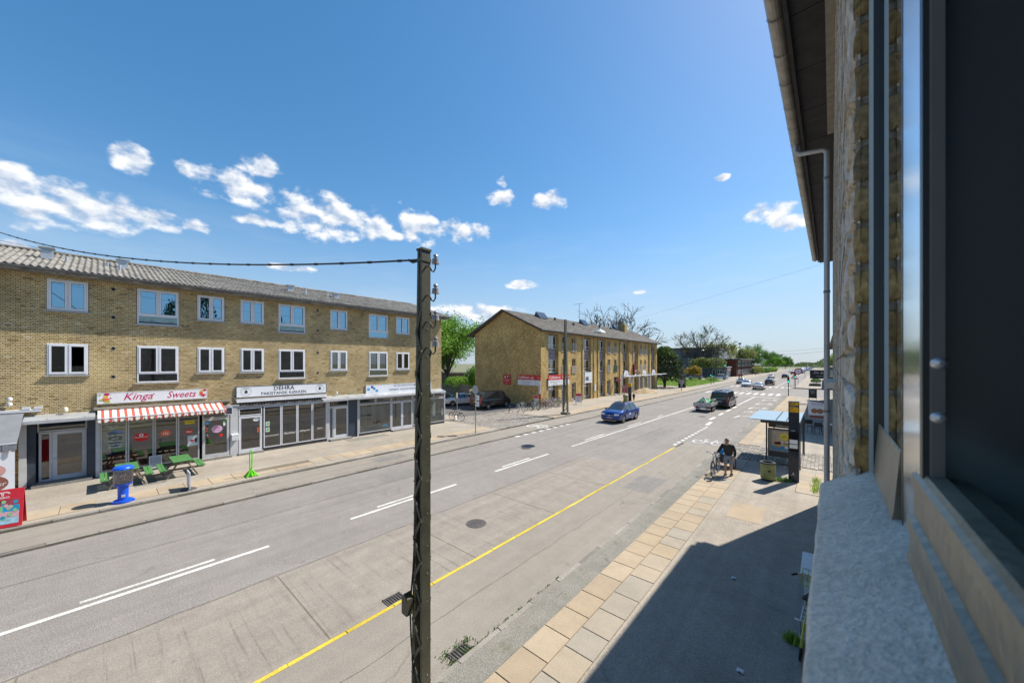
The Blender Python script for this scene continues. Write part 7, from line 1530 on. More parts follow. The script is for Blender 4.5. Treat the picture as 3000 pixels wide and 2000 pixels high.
LAMP = mat('enamel_lamp', (.55,.58,.52), .4, .1, 3)
def pendant(x, y, z, label, s=1, group=None):
    t = thing('hanging_street_lamp', label, 'street lamp', (x, y, z), group)
    MB().lathe([(.05*s,.34*s),(.07*s,.3*s),(.1*s,.24*s),(.3*s,.16*s),(.42*s,.05*s),(.44*s,0)], (x,y,z), 20).build('shade', LAMP, t, True); MB().lathe([(0,-.06*s),(.14*s,-.03*s),(.2*s,.03*s)], (x,y,z), 14).build('lens', PORC, t, True); MB().tube([(x,y,z+.34*s),(x,y,z+.75*s)], .02, 6).build('hanger', WIRE, t)
    MB().tube([(-19.2,y+.4,z+1.5*s),(x-2,y,z+.78*s),(x,y,z+.74*s),(x+3,y,z+.85*s),((.2,16.5,8.7) if y < 30 else (1.3,y-.3,z+1.6*s))], .0028, 4).build('suspension_wire', WIRE, t)
pendant(-12, 23.3, 7.35, 'domed street lamp hanging over the road before the gabled house')
for y, z, lab in ((176,8.0,'first of three small domed lamps hanging over the far road'),(202,8.0,'middle one of three small domed lamps hanging over the far road'),(226,8.0,'last of three small domed lamps hanging over the far road')): pendant(-12, y, z, lab, 1.2)
GPOLE = mat('pole_green', (.03,.05,.04), .5, .2, 3)
def pole_mast(x, y, h, label, arm=None, lamp=False):
    t = thing('lamp_mast', label, 'mast', (x, y, ZS)); MB().tube([(x,y,ZS),(x,y,h*.5),(x,y,h)], [.14,.11,.07], 10).build('pole', GPOLE, t, True)
    if arm: MB().tube([(x,y,h*.84),(x+arm,y,h*.86)], .03, 6).build('arm', GPOLE, t); MB().lathe([(.08,.2),(.3,.1),(.42,0),(.2,-.06),(0,-.08)], (x+arm,y,h*.82), 16).build('lamp', LAMP, t, True)
pole_mast(-24.2, 121, 11.2, 'green lamp mast with domed lamp in front of the grey block', -3.6); pole_mast(-24.4, 194, 11, 'green lamp mast past the brown house', 3); pole_mast(1.2, 122, 9.4, 'dark mast on our side beyond the side street'); pole_mast(1.4, 140, 7.5, 'shorter mast behind the dark one on our side')
t = thing('camera_mast', 'tall slim mast with dark head behind the brown house', 'mast', (-30, 200, ZS)); MB().tube([(-30,200,ZS),(-30,200,14.5)], .12, 8).build('pole', GPOLE, t); MB().lathe([(0,.5),(.6,.4),(.7,0),(.3,-.3),(0,-.3)], (-30,200,14.5), 12).build('head', BLKT, t)
# overhead wires in the distance
span('overhead_wire', 'upper of two thin wires crossing the far sky', (-24.4,194,10.6), (1.2,122,9.2), .5, .02, 16); span('overhead_wire', 'lower of two thin wires crossing the far sky', (-24.4,194,9.4), (1.2,122,8.4), .6, .025, 16)

# ================================================================== bus stop
NAVYP = mat('totem_navy', (.012,.018,.035), .28, .15, 3, coat=.3); YELP = mat('totem_yellow', (.72,.4,.01), .4, .06); SHG = glass('shelter_glass', (.85,.92,.9), .06, .9); SHR = mat('shelter_roof_glass', (.28,.36,.42), .12, .06, 2, spec=.8); STL = mat('dark_steel', (.03,.033,.037), .45, .15)
TX0, TX1, TY = -1.13, -.77, 19.45
t = thing('bus_stop_totem', 'tall navy bus stop column with yellow route panels', 'bus stop sign', (-.95, TY, ZS)); MB().box(TX0, TX1, TY-.08, TY+.12, ZS, 3.58).build('column', NAVYP, t); yf = TY-.083
MB().box(TX0+.04,TX1-.02,yf-.004,yf,3.42,3.54).build('yellow_panel', YELP, t); MB().box(TX0+.04,TX1-.02,yf-.004,yf,3.12,3.34).build('yellow_panel', YELP, t); text('BUS', .1, (-.99,yf-.006,3.48), BLKT, t, 'Y-', bold=.01); text('10', .11, (-1.03,yf-.006,3.28), BLKT, t, 'Y-', bold=.01); text('Vigerslev', .05, (-.98,yf-.006,3.18), BLKT, t, 'Y-'); text('Hvidovrevej', .045, (-.98,yf-.002,3.38), WT, t, 'Y-')
for z in (1.86, 1.66): MB().box(TX0+.04,TX1-.05,yf-.004,yf,z-.08,z+.09).build('timetable', WHITE, t); 
MB().box(TX0+.02,TX1-.02,yf-.003,yf,1.45,2.28).build('display_panel', mat('display_black',(.008,.008,.01),.15,.05), t); text('movia', .055, (-.98,yf-.005,2.34), WT, t, 'Y-', bold=.01); MB().box(-.985,-.945,yf-.004,yf,.48,.54).build('emblem', WT, t); MB().box(-1.05,-.87,yf-.004,yf,.44,.447).build('emblem_line', WT, t); disc(0,0,.0001,WT,t,0,'stop_button') if False else MB().lathe([(0,.004),(.012,.003),(.014,0)], (-.95,yf,1.05), 10, 'Y').build('stop_button', WT, t)
t = thing('bus_shelter', 'glass bus shelter with flat pale roof and lit advert panel end', 'bus shelter', (-1.6, 23.5, ZS))
RZ = 2.42
MB().box(-2.85,-.82,21.4,25.6,RZ,RZ+.03).build('roof_glass', SHR, t)
for x in (-1.75,-1.35): MB().box(x,x+.03,21.6,25.5,RZ+.03,RZ+.06).build('roof_strip', STL, t)
MB().box(-2.35,-.84,21.45,21.57,RZ-.13,RZ-.002).build('front_beam', STL, t); MB().box(-.92,-.82,21.4,25.6,RZ-.12,RZ-.002).build('back_beam', STL, t); MB().box(-2.2,-2.1,21.57,25.5,RZ-.12,RZ-.002).build('side_beam', STL, t)
for x, y in ((-2.14,21.86),(-.84,21.75),(-.8,25.4),(-2.14,25.4)): MB().box(x-.03,x+.03,y-.03,y+.03,ZS,RZ-.12).build('post', STL, t)
MB().box(-2.08,-.88,21.78,21.94,.62,2.0).build('advert_case', STL, t); MB().box(-2.02,-.94,21.765,21.779,.9,1.96).build('advert_frame', mat('case_grey',(.2,.2,.2),.4), t)
ad = mat('advert_paper', (.42,.36,.27), .5, .25, 3); MB().box(-1.92,-.98,21.755,21.764,.98,1.9).build('advert_sheet', ad, t); MB().box(-1.92,-.98,21.75,21.754,.98,1.18).build('advert_print', mat('advert_blue',(.05,.2,.42),.5), t); MB().box(-1.12,-.98,21.748,21.752,1.4,1.9).build('advert_print', mat('advert_blue',(.05,.2,.42),.5), t)
MB().lathe([(0,-.004),(.17,-.003),(.18,0)], (-1.42,21.752,1.64), 18, 'Y').build('advert_print', mat('advert_yellow',(.62,.5,.05),.5), t); text('LIDL', .1, (-1.42,21.744,1.64), NAVY, t, 'Y-', bold=.01)
r = random.Random(14)
for k in range(12): x, z = r.uniform(-1.85,-1.05), r.uniform(1.08,1.4); MB().box(x-.07,x+.06,21.744,21.749,z-.05,z+.06).build('advert_print', mat('advert_'+str(k%4), ((.5,.1,.06),(.6,.55,.5),(.35,.25,.1),(.15,.3,.12))[k%4], .5), t)
MB().box(-2.06,-.9,21.76,21.78,2.06,2.26).build('name_strip', mat('strip_black',(.02,.02,.015),.3), t); text('Hvidovrevej', .1, (-1.5,21.755,2.16), WT, t, 'Y-')
MB().quad((-.82,21.8,.35),(-.82,25.4,.35),(-.82,25.4,RZ-.14),(-.82,21.8,RZ-.14)).build('back_pane', SHG, t); MB().quad((-2.1,21.86,.28),(-.88,21.86,.28),(-.88,21.86,.62),(-2.1,21.86,.62)).build('end_pane', SHG, t)
MB().box(-1.25,-.95,22.3,24.8,.58,.63).build('bench', STL, t)
for y in (22.5,24.6): MB().box(-1.12,-1.06,y,y+.05,ZS,.58).build('bench_leg', STL, t)
MB().bar((-2.14,21.86,.3),(-.84,21.75,.3),.05).build('foot_rail', STL, t)
def bin_(x, y, label):
    t = thing('litter_bin', label, 'litter bin', (x, y, ZS)); OL = mat('bin_olive', (.27,.29,.11), .5, .25, 4)
    MB().lathe([(0,.0),(.24,.0),(.24,.08),(0,.08)], (x,y,ZS), 24).build('foot', STL, t); MB().lathe([(.25,.08),(.265,.1),(.275,.4),(.28,.72),(.26,.74)], (x,y,ZS), 28).build('body', OL, t, True); MB().lathe([(.19,.74),(.2,.78),(.29,.78),(.29,.72),(.19,.72)], (x,y,ZS), 28).build('rim', STL, t); MB().lathe([(0,.6),(.24,.6)], (x,y,ZS), 20).build('bag', BLKT, t)
    m = MB()
    for s in (-1,1): m.add([(x+.08+s*.025+.03*math.cos(a*.5236), y-.272+.0, ZS+.46+.03*math.sin(a*.5236)) for a in range(12)], [tuple(range(12))])
    m.add([(x+.03,y-.27,ZS+.45),(x+.13,y-.268,ZS+.45),(x+.08,y-.27,ZS+.38)], [(0,1,2)]); m.build('heart_mark', BLKT, t); return t
bin_(-1.82, 19.0, 'olive round litter bin with heart mark beside the bus stop column')
t = thing('bus_stop_totem', 'navy bus stop column with yellow top across the street', 'bus stop sign', (-19.5, 46.5, ZS)); MB().box(-19.7,-19.32,46.4,46.6,ZS,2.5).build('column', NAVYP, t); MB().box(-19.76,-19.28,46.36,46.64,2.1,2.52).build('yellow_panel', YELP, t); text('BUS', .18, (-19.52,46.355,2.34), BLKT, t, 'Y-', bold=.01); text('A', .12, (-19.51,46.39,1.9), WT, t, 'Y-')
bin_(-19.75, 45.7, 'olive litter bin beside the far bus stop column')

# ================================================================== sign posts, lights, small street things
STEELP = mat('galvanised_pole', (.34,.35,.36), .4, .15, 4, metal=.5); SIGNBK = mat('sign_back', (.42,.46,.5), .45, .1, 3, metal=.3)
t = thing('traffic_sign', 'round road sign seen from behind with two small plates on a pole', 'traffic sign', (-19.0, 17.85, ZS)); MB().tube([(-19.0,17.85,ZS),(-19.0,17.85,3.35)], .035, 8).build('pole', STEELP, t); MB().lathe([(0,.01),(.3,.008),(.32,0),(.3,-.008),(0,-.01)], (-18.98,17.8,3.3), 24, 'Y').build('disc', SIGNBK, t)
for z in (2.72,2.28): MB().box(-18.98,-18.6,17.8,17.82,z-.18,z+.18).build('plate', WHITE, t); MB().box(-18.93,-18.86,17.795,17.8,z-.05,z+.08).build('plate_symbol', BLKT, t)
t = thing('parking_post', 'thin grey post with small white plate by the office corner', 'sign post', (-25.1, 21.3, ZS)); MB().tube([(-25.1,21.3,ZS),(-25.1,21.3,2.5)], .03, 8).build('pole', STEELP, t); MB().box(-25.16,-25.0,21.25,21.27,2.05,2.55).build('plate', WHITE, t)
t = thing('bollard', 'short dark leaning post at the edge of the yard', 'bollard', (-24.3, 27.5, ZS)); MB().tube([(-24.3,27.5,ZS),(-24.2,27.5,.85)], .04, 8).build('post', BLKT, t); MB().lathe([(0,.05),(.04,.04),(.05,0)], (-24.2,27.5,.83), 10).build('cap', STEELP, t)
def traffic_light(x, y, label, heads=((0,0),), lit=True, arm=None):
    t = thing('traffic_light', label, 'traffic light', (x, y, ZS)); MB().tube([(x,y,ZS),(x,y,3.3)], .055, 8).build('pole', GPOLE, t)
    for dx, dz in heads:
        MB().box(x+dx-.13,x+dx+.13,y-.16,y+.1,2.2+dz,3.05+dz).build('housing', BLKT, t)
        for k, (c, nm) in enumerate((((.02,.6,.42),'green'),((.06,.045,.01),'amber'),((.06,.01,.01),'red'))):
            MB().lathe([(0,-.03),(.07,-.025),(.09,0)], (x+dx,y-.165,2.38+k*.26+dz), 12, 'Y').build('lens', emis('signal_green', c, 2.2) if k == 0 else mat('dark_lens_'+nm, c, .2), t)
            MB().lathe([(.1,-.1),(.1,0)], (x+dx,y-.165,2.38+k*.26+dz), 10, 'Y').build('visor', BLKT, t)
    return t
traffic_light(-4.05, 69.5, 'green traffic light at our corner of the junction', ((0,0),)); traffic_light(-4.4, 94.7, 'green traffic light across the side street on our side'); traffic_light(-20.05, 94.8, 'green traffic light at the corner of the lawn'); t = traffic_light(-20.3, 99, 'green light held out over the road from a tall pole', ((2.4,2.3),)); MB().tube([(-20.3,99,3.3),(-20.3,99,5.6),(-17.9,99,5.6)], .05, 6).build('arm', GPOLE, t)
def roundel(x, y, zc, label, h=None, r_=.35, tri=False, post=True):
    t = thing('traffic_sign', label, 'traffic sign', (x, y, ZS)); MB().tube([(x,y,ZS),(x,y,zc+.3)], .035, 6).build('pole', STEELP, t)
    n = 3 if tri else 24; a0 = math.pi/2
    ringpts = lambda rr, d: [(x + rr*math.cos(a0+2*math.pi*k/n), y-.04-d, zc + rr*math.sin(a0+2*math.pi*k/n)) for k in range(n)]
    MB().add(ringpts(r_,0), [tuple(range(n))[::-1]]).build('red_ring', REDP, t); MB().add(ringpts(r_*.72,.006), [tuple(range(n))[::-1]]).build('white_face', WHITE, t); m = MB()
    if tri: m.box(x-.03,x+.03,y-.055,y-.05,zc-.12,zc+.14)
    else: m.add([(x-.2,y-.052,zc+.16),(x-.14,y-.052,zc+.22),(x+.2,y-.052,zc-.16),(x+.14,y-.052,zc-.22)], [(0,1,2,3)]); m.box(x-.05,x+.03,y-.054,y-.05,zc-.15,zc+.1)
    m.build('symbol', REDP if not tri else BLKT, t); return t
roundel(-4.5, 108.8, 3.3, 'round red no turn sign beyond the side street', r_=.75); roundel(-5.0, 104, 2.0, 'red triangular warning sign beyond the side street', r_=.8, tri=True); roundel(-22.6, 131, 3.2, 'round red no turn sign by the annex', r_=.7)
for x, y, lab in ((-4.75,158,'first slim grey post along the far kerb on our side'),(-4.75,215,'second slim grey post along the far kerb on our side')): t = thing('sign_post', lab, 'sign post', (x,y,ZS)); MB().tube([(x,y,ZS),(x,y,3.0)], .06, 6).build('pole', STEELP, t); MB().box(x-.3,x+.3,y-.03,y,2.4,3.0).build('plate', SIGNBK, t)
# advert column and slim column at the lawn
t = thing('advert_column', 'black framed free standing advert panel before the yew', 'advert', (-22.3, 79.8, ZS)); MB().box(-23.0,-21.6,79.7,80.1,ZS,3.0).build('case', STL, t); MB().box(-22.9,-21.75,79.68,79.7,.95,2.9).build('sheet', mat('advert_grey',(.45,.46,.47),.4,.3,2), t); MB().box(-22.5,-22.3,79.66,79.68,1.2,2.7).build('advert_print', BLKT, t); MB().lathe([(.25,-.01),(.35,0)], (-22.35,79.67,2.0), 16, 'Y').build('advert_print', BLKT, t)
t = thing('info_column', 'slim dark column standing before the advert panel', 'column', (-19.6, 69.8, ZS)); MB().box(-19.75,-19.45,69.75,69.9,.9,2.2).build('box', GREYT, t); MB().box(-19.63,-19.55,69.78,69.86,ZS,.9).build('post', STL, t)
# flagpoles
for x, lab in ((-27.7,'white flag pole next to the far hedge, its flag hanging limp'),(-26.7,'second white flag pole, its flag folded around the top')):
    t = thing('flagpole', lab, 'flagpole', (x, 251, 0)); MB().tube([(x,251,0),(x,251,9.3)], [.12,.06], 8).build('pole', WFR, t); m = MB()
    for k in range(6): m.quad((x+.1+k*.22,251+.15*(k%2),9.0-k*.28),(x+.32+k*.22,251+.15*((k+1)%2),8.8-k*.3),(x+.3+k*.2,251+.15*((k+1)%2),6.8-k*.1),(x+.1+k*.2,251+.15*(k%2),7.0-k*.12))
    m.build('flag', WHITE, t)
t = thing('beach_flag', 'small green beach flag by the yellowish bush', 'flag', (-23.4, 208, 0)); MB().tube([(-23.4,208,0),(-23.4,208,3.2)], .04, 6).build('pole', WFR, t); MB().quad((-23.4,208,.8),(-22.9,208,1.0),(-22.9,208,3.0),(-23.4,208,3.2)).build('flag', mat('flag_green',(.1,.35,.22),.6), t)
# A-boards
def board_a(x, y, rz, label, w, h, mt, top=None, lines=()):
    t = thing('pavement_board', label, 'sign board', (x, y, ZS))
    m = MB(); ring(m, -.015, .015, -w/2, w/2, .25, h, .03); put('frame', m.mesh('frame', ALU), t); put('panel', MB().box(-.008,.008,-w/2+.03,w/2-.03,.28,h-.03).mesh('panel', mt), t)
    for s in (-1,1): put('foot', MB().tube([(-.25,s*w*.4,0),(-.0,s*w*.45,.25),(.25,s*w*.4,0)], .02, 6).mesh('foot', ALU), t)
    if top: put('header', MB().box(-.012,.012,-w/2+.03,w/2-.03,h-.32,h-.03).mesh('header', top), t)
    for z, s, sz, tm in lines: o = text_mb(s, sz, (.014,0,z), 'X', bold=.008); put('lettering', o.mesh('lettering', tm), t)
    t.rotation_euler = (0,0,R(rz)); return t
board_a(-22.8, 38.8, -55, 'white and red price board on feet before the bicycle shop', .8, 1.35, WHITE, REDP, ((.95,'Cykel',.22,REDP),(.75,'SERVICE',.16,REDP),(.5,'349,-',.2,MAG))); board_a(-24.3, 55.8, -60, 'dark red menu board before the far shops', .8, 1.5, mat('menu_red',(.13,.03,.03),.5), None, ((1.2,'MENU',.2,WT),(.9,'salat',.16,WT),(.6,'grill',.16,WT)))
board_a(-1.1, 64.6, -95, 'dark chalk board on our sidewalk near the side street', .9, 1.5, STL, None, ((1.2,'Dagens',.18,WT),(.95,'tilbud',.18,WT)))
board_a(-25.0, 33.0, -75, 'slim white and red price board at the house corner', .55, 1.35, WHITE, REDP, ((.9,'BRUGTE',.12,REDP),(.7,'CYKLER',.12,REDP),(.5,'fra 500',.11,MAG)))
t = thing('hanging_shop_board', 'big dark board with pale script on our side of the street', 'sign', (-.9, 60, 3.3)); MB().box(-1.3,1.4,59.95,60.05,3.25,4.35).build('panel', STL, t); text('De Små', .42, (-.3,59.94,4.0), WT, t, 'Y-', shear=.3); text('restaurant', .18, (-.3,59.94,3.58), WT, t, 'Y-'); MB().bar((-1.3,60,4.7),(1.4,60,4.7),.06).build('bracket', STL, t)
t = thing('soft_ice_banner', 'white banner with ice cream picture hanging on our side', 'banner', (-.5, 38, 1.4)); MB().add([(-1.0,38,2.15),(.3,38,1.95),(.3,38,.7),(-.88,38,.75)], [(3,2,1,0)]).build('sheet', WHITE, t); text('Mövenpick', .16, (-.4,37.99,1.9), MAG, t, 'Y-', shear=.3); MB().box(-.87,.28,37.985,37.995,.76,1.0).build('print', mat('ice_brown',(.3,.11,.08),.6), t)
for x in (-.55,-.2): MB().lathe([(0,-.01),(.16,-.008),(.2,0)], (x,37.99,1.35), 14, 'Y').build('print', mat('ice_scoop',(.38,.16,.09),.6), t)
# cafe chairs and table
def chair(x, y, rz, label):
    t = thing('cafe_chair', label, 'chair', (x, y, ZS)); T = lambda nm, pts, rr=.015: put(nm, MB().tube(pts, rr, 6).mesh(nm, STL, True), t)
    for sx in (-1,1):
        T('leg', [(sx*.24,.24,0),(sx*.22,.2,.42)]); T('leg', [(sx*.24,-.26,0),(sx*.22,-.2,.42),(sx*.24,-.28,.85)]); T('armrest', [(sx*.24,-.25,.68),(sx*.28,0,.68),(sx*.24,.22,.62),(sx*.22,.2,.42)])
    put('seat', MB().box(-.23,.23,-.22,.22,.41,.44).mesh('seat', STL), t); put('backrest', MB().box(-.24,.24,-.3,-.27,.55,.86).mesh('backrest', STL), t); t.rotation_euler = (0,0,R(rz)); return t
chair(-.75, 34.4, 200, 'black metal cafe chair facing the wall past the bus shelter'); chair(-.35, 33.6, 20, 'black metal cafe chair with its back to the bus shelter')
t = thing('cafe_table', 'white table edge stacked with boxes past the bus shelter', 'table', (.15, 35.2, ZS)); MB().box(-.15,.5,34.8,35.6,.7,.74).build('table_top', WFR, t); [MB().box(x,x+.04,y,y+.04,ZS,.7).build('leg', STL, t) for x in (-.12,.42) for y in (34.85,35.5)]
t = thing('planter_bench', 'dark bench with plants on our side beyond the side street', 'planter', (-1.6, 105, ZS)); MB().box(-2.4,-.4,104,110,ZS,.6).build('box', STL, t); put('foliage', bush(33,.9,2.6,1.1,900,.14,LF_GREEN), t, (.2,2,.5))
# litter on our sidewalk
for x, y, lab in ((-1.64,9.72,'crumpled silver wrapper lying on the shaded sidewalk'),(-1.08,6.85,'white printed wrapper lying on a stain on the sidewalk')):
    m = MB(); r = random.Random(lab); P_ = [[(x + i*.05, y + j*.05 , ZS + .006 + r.uniform(0,.03)) for j in range(3)] for i in range(3)]
    for i in range(2):
        for j in range(2): m.quad(P_[i][j], P_[i+1][j], P_[i+1][j+1], P_[i][j+1])
    m.top('wrapper', mat('foil_paper', (.6,.62,.66), .35, .3, 30), lab, 'litter', (x,y,ZS))
# heap of sand
m = MB(); r = random.Random(4); n = 26
for i in range(n):
    for j in range(n): u, v = i/(n-1)*2-1, j/(n-1)*2-1; d = math.hypot(u,v); m.v.append((-23.3 + u*1.9, 61.6 + v*3.0, ZS + max(-.02, .85*(1-d**1.3) + r.gauss(0,.035) + .1*math.sin(u*7)*math.cos(v*5))))
m.f = [(i*n+j, (i+1)*n+j, (i+1)*n+j+1, i*n+j+1) for i in range(n-1) for j in range(n-1)]
m.top('sand_heap', ground_mat('sand', (.3,.23,.14), speck=.3, fscale=12), 'heap of sand and soil before the far shopfronts', 'sand heap', (-23.3,61.6,ZS), None, True)
# ================================================================== bicycles
def bicycle(name, label, col, step=False, basket=False, group=None, tyre=None, guard=True):
    t = thing(name, label, 'bicycle', (0,0,0), group); fm = mat('bike_frame_' + col[0], col[1], .35, .1, 4, coat=.4); rw = .34; yr, yf = -.52, .54
    CH_ = mat('bike_chrome', (.5,.5,.52), .3, .1, metal=.8); SAD = mat('saddle_black', (.02,.02,.022), .6, .1)
    for y in (yr, yf):
        m = MB(); n = 24
        pts = [(0, rw*math.cos(k*2*math.pi/n), rw*math.sin(k*2*math.pi/n)) for k in range(n+1)]; w_ = put('wheel', m.tube(pts, .019, 6, False).mesh('wheel', TYRE, True), t, (0,y,rw))
        m = MB(); m.tube([(0,(rw-.028)*math.cos(k*2*math.pi/n),(rw-.028)*math.sin(k*2*math.pi/n)) for k in range(n+1)], .011, 5, False); put('rim', m.mesh('rim', CH_, True), w_)
        m = MB(); [m.tube([((-1)**k*.025,.02*math.cos(k*.4),.02*math.sin(k*.4)),(0,(rw-.03)*math.cos(k*math.pi/8),(rw-.03)*math.sin(k*math.pi/8))], .0022, 3, False) for k in range(16)]; m.tube([(-.045,0,0),(.045,0,0)], .022, 8); put('spokes', m.mesh('spokes', CH_), w_)
        if guard: m = MB(); m.tube([(0,y + (rw+.03)*math.cos(a), rw + (rw+.03)*math.sin(a)) for a in [R(g_) for g_ in (range(20,190,17) if y == yr else range(10,150,17))]], .022, 5, False); put('mudguard', m.mesh('mudguard', fm, True), t)
    bb = (0,-.06,.29); st = (0,-.2,.8); ht = (0,.36,.82); hb = (0,.385,.68)
    m = MB(); m.tube([bb, st], .017, 8)
    if step: m.tube([bb, (0,.15,.36), hb], .021, 8); m.tube([(0,-.11,.48),(0,.15,.5),(0,.38,.73)], .016, 8)
    else: m.tube([bb, hb], .02, 8); m.tube([st, ht], .017, 8)
    for sx in (-.05,.05): m.tube([(sx*.4,-.06,.29),(sx,yr,rw)], .01, 6); m.tube([(0,-.19,.76),(sx,yr,rw)], .009, 6)
    m.tube([ht, hb], .02, 8); put('frame', m.mesh('frame', fm, True), t)
    m = MB(); [m.tube([(0,.39,.66),(sx,.43,.5),(sx,yf,rw)], .012, 6) for sx in (-.05,.05)]; put('fork', m.mesh('fork', fm, True), t)
    m = MB(); m.tube([ht,(0,.33,.98)], .013, 6); m.tube([(-.3,.16,1.02),(-.2,.28,1.04),(0,.34,.98),(.2,.28,1.04),(.3,.16,1.02)], .012, 8); put('handlebar', m.mesh('handlebar', CH_, True), t)
    for sx in (-1,1): put('grip', MB().tube([(sx*.3,.16,1.02),(sx*.23,.25,1.035)], .018, 8).mesh('grip', SAD), t)
    m = MB(); m.tube([st,(0,-.225,.92)], .013, 6); put('seat_post', m.mesh('seat_post', CH_), t)
    m = MB(); V = []
    for y, w_, z in ((-.37,.09,.95),(-.3,.1,.965),(-.2,.06,.955),(-.08,.025,.95)): V += [(-w_,y,z-.035),(-w_*.7,y,z),(w_*.7,y,z),(w_,y,z-.035)]
    m.add(V, [(i*4+k, i*4+k+1, i*4+k+5, i*4+k+4) for i in range(3) for k in range(3)] + [(0,1,2,3),(15,14,13,12)] + [(i*4, i*4+4, i*4+7, i*4+3) for i in range(3)]); put('saddle', m.mesh('saddle', SAD, True), t)
    m = MB(); m.lathe([(.03,.05),(.095,.05),(.095,.056),(.03,.056)], (0,-.06,.29), 18, 'X'); m.bar((.07,-.06,.29),(.08,.06,.17),.02); m.bar((-.07,-.06,.29),(-.08,-.18,.41),.02); m.box(.08,.16,.03,.09,.16,.18); m.box(-.16,-.08,-.21,-.15,.4,.42); m.bar((.055,-.06,.37),(.055,yr,rw+.03),.008); m.bar((.055,-.06,.21),(.055,yr,rw-.03),.008); put('chainset', m.mesh('chainset', CH_), t)
    m = MB(); [m.tube([(sx,-.2,.72),(sx,-.72,.72),(sx*.6,yr,rw)], .007, 5) for sx in (-.06,.06)]; [m.tube([(-.06,y,.72),(.06,y,.72)], .007, 5) for y in (-.7,-.55,-.4)]; put('rack', m.mesh('rack', CH_), t)
    if basket:
        m = MB(); [m.tube([(-.17,.4,z),(.17,.4,z),(.17,.66,z),(-.17,.66,z),(-.17,.4,z)], .008, 5) for z in (.8,.9,1.0)]; [m.tube([(x,y,.8),(x,y,1.0)], .006, 4) for x in (-.17,-.08,0,.08,.17) for y in (.4,.66)]; [m.tube([(x,.4,.8),(x,.66,.8)], .006, 4) for x in (-.17,-.06,.06,.17)]; put('basket', m.mesh('basket', fm), t)
    return t
def tilt(o, loc, rz, lean): o.location = loc; o.rotation_euler = (0, R(lean), R(rz)); o.rotation_mode = 'XYZ'; return o
G_ = 'bicycles parked in front of the bicycle shop'
colz = {'black': ('black',(.012,.012,.014)), 'white': ('white',(.55,.55,.57)), 'yellow': ('yellow',(.55,.4,.03)), 'blue': ('blue',(.08,.25,.4)), 'red': ('red',(.3,.03,.03)), 'silver': ('silver',(.35,.36,.38)), 'green': ('green',(.03,.12,.06))}
protos = {k: bicycle('bicycle', f'{k} bicycle', v, step=k in ('white','blue','green'), basket=k in ('white','green')) for k, v in colz.items()}
lay = [('white',-23.9,28.9,250,'white basket bicycle standing a little apart at the end of the bicycle row'),('black',-24.0,30.4,245,'black bicycle between the white basket bicycle and the packed row'),('silver',-23.7,31.2,248,'silver bicycle in the packed row before the corner'),('green',-24.1,31.7,252,'dark green bicycle in the packed row before the corner'),('black',-23.6,32.3,246,'black bicycle in the packed row before the corner'),('red',-23.8,33.0,250,'red bicycle in the row below the shop window'),('silver',-23.9,33.9,247,'silver bicycle below the shop window beside a red one'),('white',-23.7,34.5,251,'white bicycle below the shop window beside a yellow one'),('yellow',-23.7,35.1,248,'yellow bicycle below the shop window'),('blue',-23.6,35.8,246,'light blue bicycle below the shop window'),('black',-23.9,36.5,250,'black bicycle at the far end of the shop row'),('silver',-24.5,34.2,200,'silver bicycle standing behind the row against the window'),('red',-24.5,35.6,205,'red bicycle standing behind the row against the window')]
used = set()
for c, x, y, rz, lab in lay:
    o = protos[c] if c not in used else copy_tree(protos[c]); used.add(c); o['label'] = lab; o['group'] = G_; tilt(o, (x, y, ZS), rz, 6)
o = copy_tree(protos['black']); o['label'] = 'black bicycle parked against the thin grey post by the office'; tilt(o, (-24.5, 20.75, ZS), -80, 5); o.pop('group', None) if 'group' in o else None
lime = bicycle('lime_bicycle', 'lime green bicycle with basket leaning at our wall below the sill', ('lime', (.3,.36,.05)), True, True); tilt(lime, (-.27, 8.45, ZS), -3, 6)
t = thing('white_shelf_board', 'white slatted board standing against our wall behind the lime bicycle', 'board', (-.1, 10, ZS))
for k in range(7): MB().box(-.36,.02,9.45+k*.165,9.6+k*.165,.86,.89).build('slat', WFR, t)
for y in (9.5,10.5): MB().box(-.3,-.0,y,y+.04,ZS,.86).build('leg', WFR, t)

# ================================================================== people
SKIN = mat('skin', (.45,.26,.18), .55, .08, 6); HAIRG = mat('grey_hair', (.25,.23,.21), .8, .2, 20); JACK = mat('black_jacket', (.018,.02,.02), .6, .2, 8); SHORT = mat('grey_shorts', (.27,.28,.31), .85, .12, 12); SHOE = mat('dark_shoe', (.05,.055,.06), .6, .2); SOCK = mat('white_sole', (.6,.6,.58), .7, .1)
def skin_mesh(name, verts, edges, radii, root, mt, sub=2):
    me = bpy.data.meshes.new(name); me.from_pydata(verts, edges, []); o = bpy.data.objects.new(name, me); md = o.modifiers.new('s', 'SKIN'); md.use_smooth_shade = True
    for i, (rx) in enumerate(radii): v = me.skin_vertices[0].data[i]; v.radius = rx if isinstance(rx, tuple) else (rx, rx); v.use_root = (i == root)
    sb = o.modifiers.new('u', 'SUBSURF'); sb.levels = sub; sb.render_levels = sub
    me2 = eval_mesh(o); bpy.data.objects.remove(o); me2.materials.clear(); me2.materials.append(mt)
    me2.polygons.foreach_set('use_smooth', [True]*len(me2.polygons)); me2.name = name; return me2
